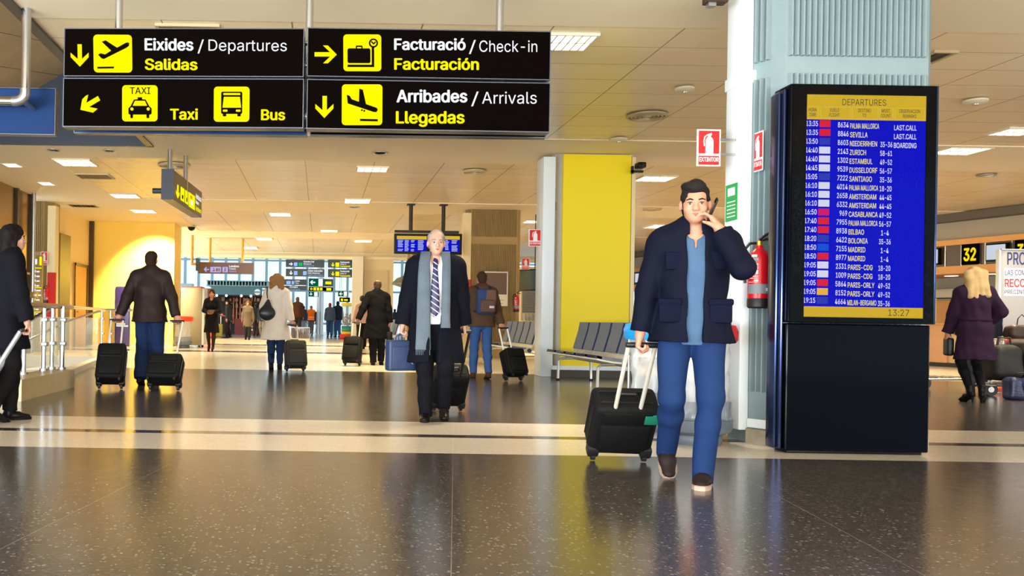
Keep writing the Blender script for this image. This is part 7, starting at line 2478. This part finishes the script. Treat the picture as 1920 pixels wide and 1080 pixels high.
def trolley(label, loc, rz):
    t = thing('luggage_trolley', label, 'trolley', loc, rz, 'luggage trolleys')
    fr = MB()
    for sx in (-1, 1):
        fr.tube([(sx * .2, .75, .16), (sx * .3, -.1, .2), (sx * .3, -.35, .24), (sx * .29, -.5, .6), (sx * .28, -.58, .98)], .018, 10)
    fr.tube([(-.3, -.1, .2), (.3, -.1, .2)], .014).tube([(-.26, .35, .19), (.26, .35, .19)], .014).tube([(-.29, -.5, .6), (.29, -.5, .6)], .014)
    fr.tube([(-.2, .75, .16), (-.1, .84, .16), (.1, .84, .16), (.2, .75, .16)], .018, 10)
    fr.build('frame', M_TROL, t)
    MB().tube([(-.31, -.6, .99), (.31, -.6, .99)], .02, 10).build('handle_bar', M_HOSE, t)
    MB().box(-.24, -.56, .74, .24, -.53, .9).build('red_plate', M_TRED, t, False)
    bk = MB()
    for x in (-.2, -.1, 0, .1, .2): bk.tube([(x, -.54, .62), (x, -.3, .66), (x, -.28, .8)], .006, 6)
    bk.tube([(-.26, -.28, .8), (.26, -.28, .8)], .01).build('basket', M_TROL, t)
    pl = MB()
    for y in (0, .12, .24, .36, .48, .6): pl.tube([(-.27 + y * .08, y, .195), (.27 - y * .08, y, .195)], .01, 6)
    pl.build('platform', M_TROL, t)
    for x, y in ((-.3, -.3), (.3, -.3), (0, .72)):
        w_ = MB().cyl((x - .025, y, .09), (x + .025, y, .09), .09, seg=20).build('wheel', mat('grey_wheel', (64, 66, 72), .5) if 'grey_wheel' not in bpy.data.materials else bpy.data.materials['grey_wheel'], t)
        MB().cyl((x - .03, y, .09), (x + .03, y, .09), .04, seg=14).build('hub', M_TROL, w_)
        MB().box(x - .035, y - .012, .09, x - .028, y + .012, .22).box(x + .028, y - .012, .09, x + .035, y + .012, .22).build('fork', M_TROL, w_, False)
    return t


t1 = F(1797, 736)
trolley('steel luggage trolley with a red plate, half hidden by the blonde woman', (W(1829, 700, 13.35).x, 13.35, 0), R(80))
t2x = W(1905, 700, 12.55).x
trolley('steel luggage trolley loaded with two big black bags at the picture edge', (t2x + .1, 12.15, 0), R(82))


def soft_bag(name, label, loc, size, m, rz=0, seed=1, group=None, cat='bag'):
    t = thing(name, label, cat, loc, rz, group)
    sx, sy, sz = size
    f = Field((-sx * .62, -sy * .7, -.05), (sx * .62, sy * .7, sz * 1.15), .014)
    f.box((-sx / 2, -sy / 2, 0), (sx / 2, sy / 2, sz), min(sx, sy, sz) * .3)
    f.folds(.012, seed, 16)
    f.cut((0, 0, 0), (0, 0, -1))
    f.build('body', m, t)
    return t


M_BIGB = mat('black_bag_cloth', (14, 13, 14), .6, bump=.3, bscale=60)
b1_ = soft_bag('travel_bag', 'big black travel bag on the trolley right beside the blonde woman', (W(1871, 700, 12.0).x, 12.0, .24), (.42, .5, .5), M_BIGB, 0, 4, 'black bags on the trolley')
MB().tube([(-.1, -.1, .48), (-.08, -.1, .6), (.08, -.1, .6), (.1, -.1, .48)], .012).build('handle', M_HOSE, b1_)
b2_ = soft_bag('travel_bag', 'big black travel bag cut by the picture edge, on the loaded trolley', (W(1869, 700, 12.0).x + .5, 12.05, .24), (.46, .6, .56), M_BIGB, 0, 9, 'black bags on the trolley')
MB().tube([(-.1, -.1, .54), (-.08, -.1, .66), (.08, -.1, .66), (.1, -.1, .54)], .012).build('handle', M_HOSE, b2_)
hb_ = F(1914, 751)
t = soft_bag('handbag', 'dark blue quilted handbag standing on the floor at the picture edge', (hb_.x + .06, hb_.y + .1, 0), (.38, .2, .3), mat('quilted_blue', (34, 42, 78), .35, bump=.6, bscale=45), 0, 3, None, 'handbag')
MB().tube([(-.09, 0, .27), (-.08, -.05, .36), (.06, -.05, .38), (.09, 0, .28)], .011).build('handle', M_HOSE, t)
MB().tube([(-.02, -.1, .27), (-.02, -.112, .2), (.0, -.112, .1), (.02, -.11, .05)], .016).build('strap', mat('shiny_blue_strap', (52, 76, 130), .2), t)
MB().rbox(-.03, -.118, .2, .0, -.1, .27, .006).build('buckle', M_CHROME, t)
hb_ = Wm.world((-.21, .2, .86))
t = thing('handbag', 'black handbag at the left side of the blonde woman', 'handbag', (hb_.x, hb_.y, hb_.z - .14), R(70))
MB().rbox(-.1, -.04, -.12, .1, .04, .12, .03, 3).build('body', M_HOSE, t)
MB().tube([(-.08, 0, .1), (-.05, 0, .24), (.05, 0, .24), (.08, 0, .1)], .008).build('handle', M_HOSE, t)
t = soft_bag('handbag', 'brown handbag with thin loops on top of the loaded trolley', (W(1912, 612, 12.6).x, 12.6, .82), (.4, .22, .2), mat('brown_bag', (64, 48, 40), .5), .1, 5, None, 'handbag')
MB().tube([(-.1, -.05, .18), (-.09, -.06, .3), (-.03, -.06, .36), (.04, -.06, .3), (.06, -.05, .18)], .007).build('handle', M_HOSE, t)
t = soft_bag('plastic_bag', 'small orange-red bag on the floor under the trolleys', (W(1856, 725, 12.95).x, 12.95, 0), (.3, .2, .1), mat('orange_bag', (226, 84, 44), .5), .3, 8)
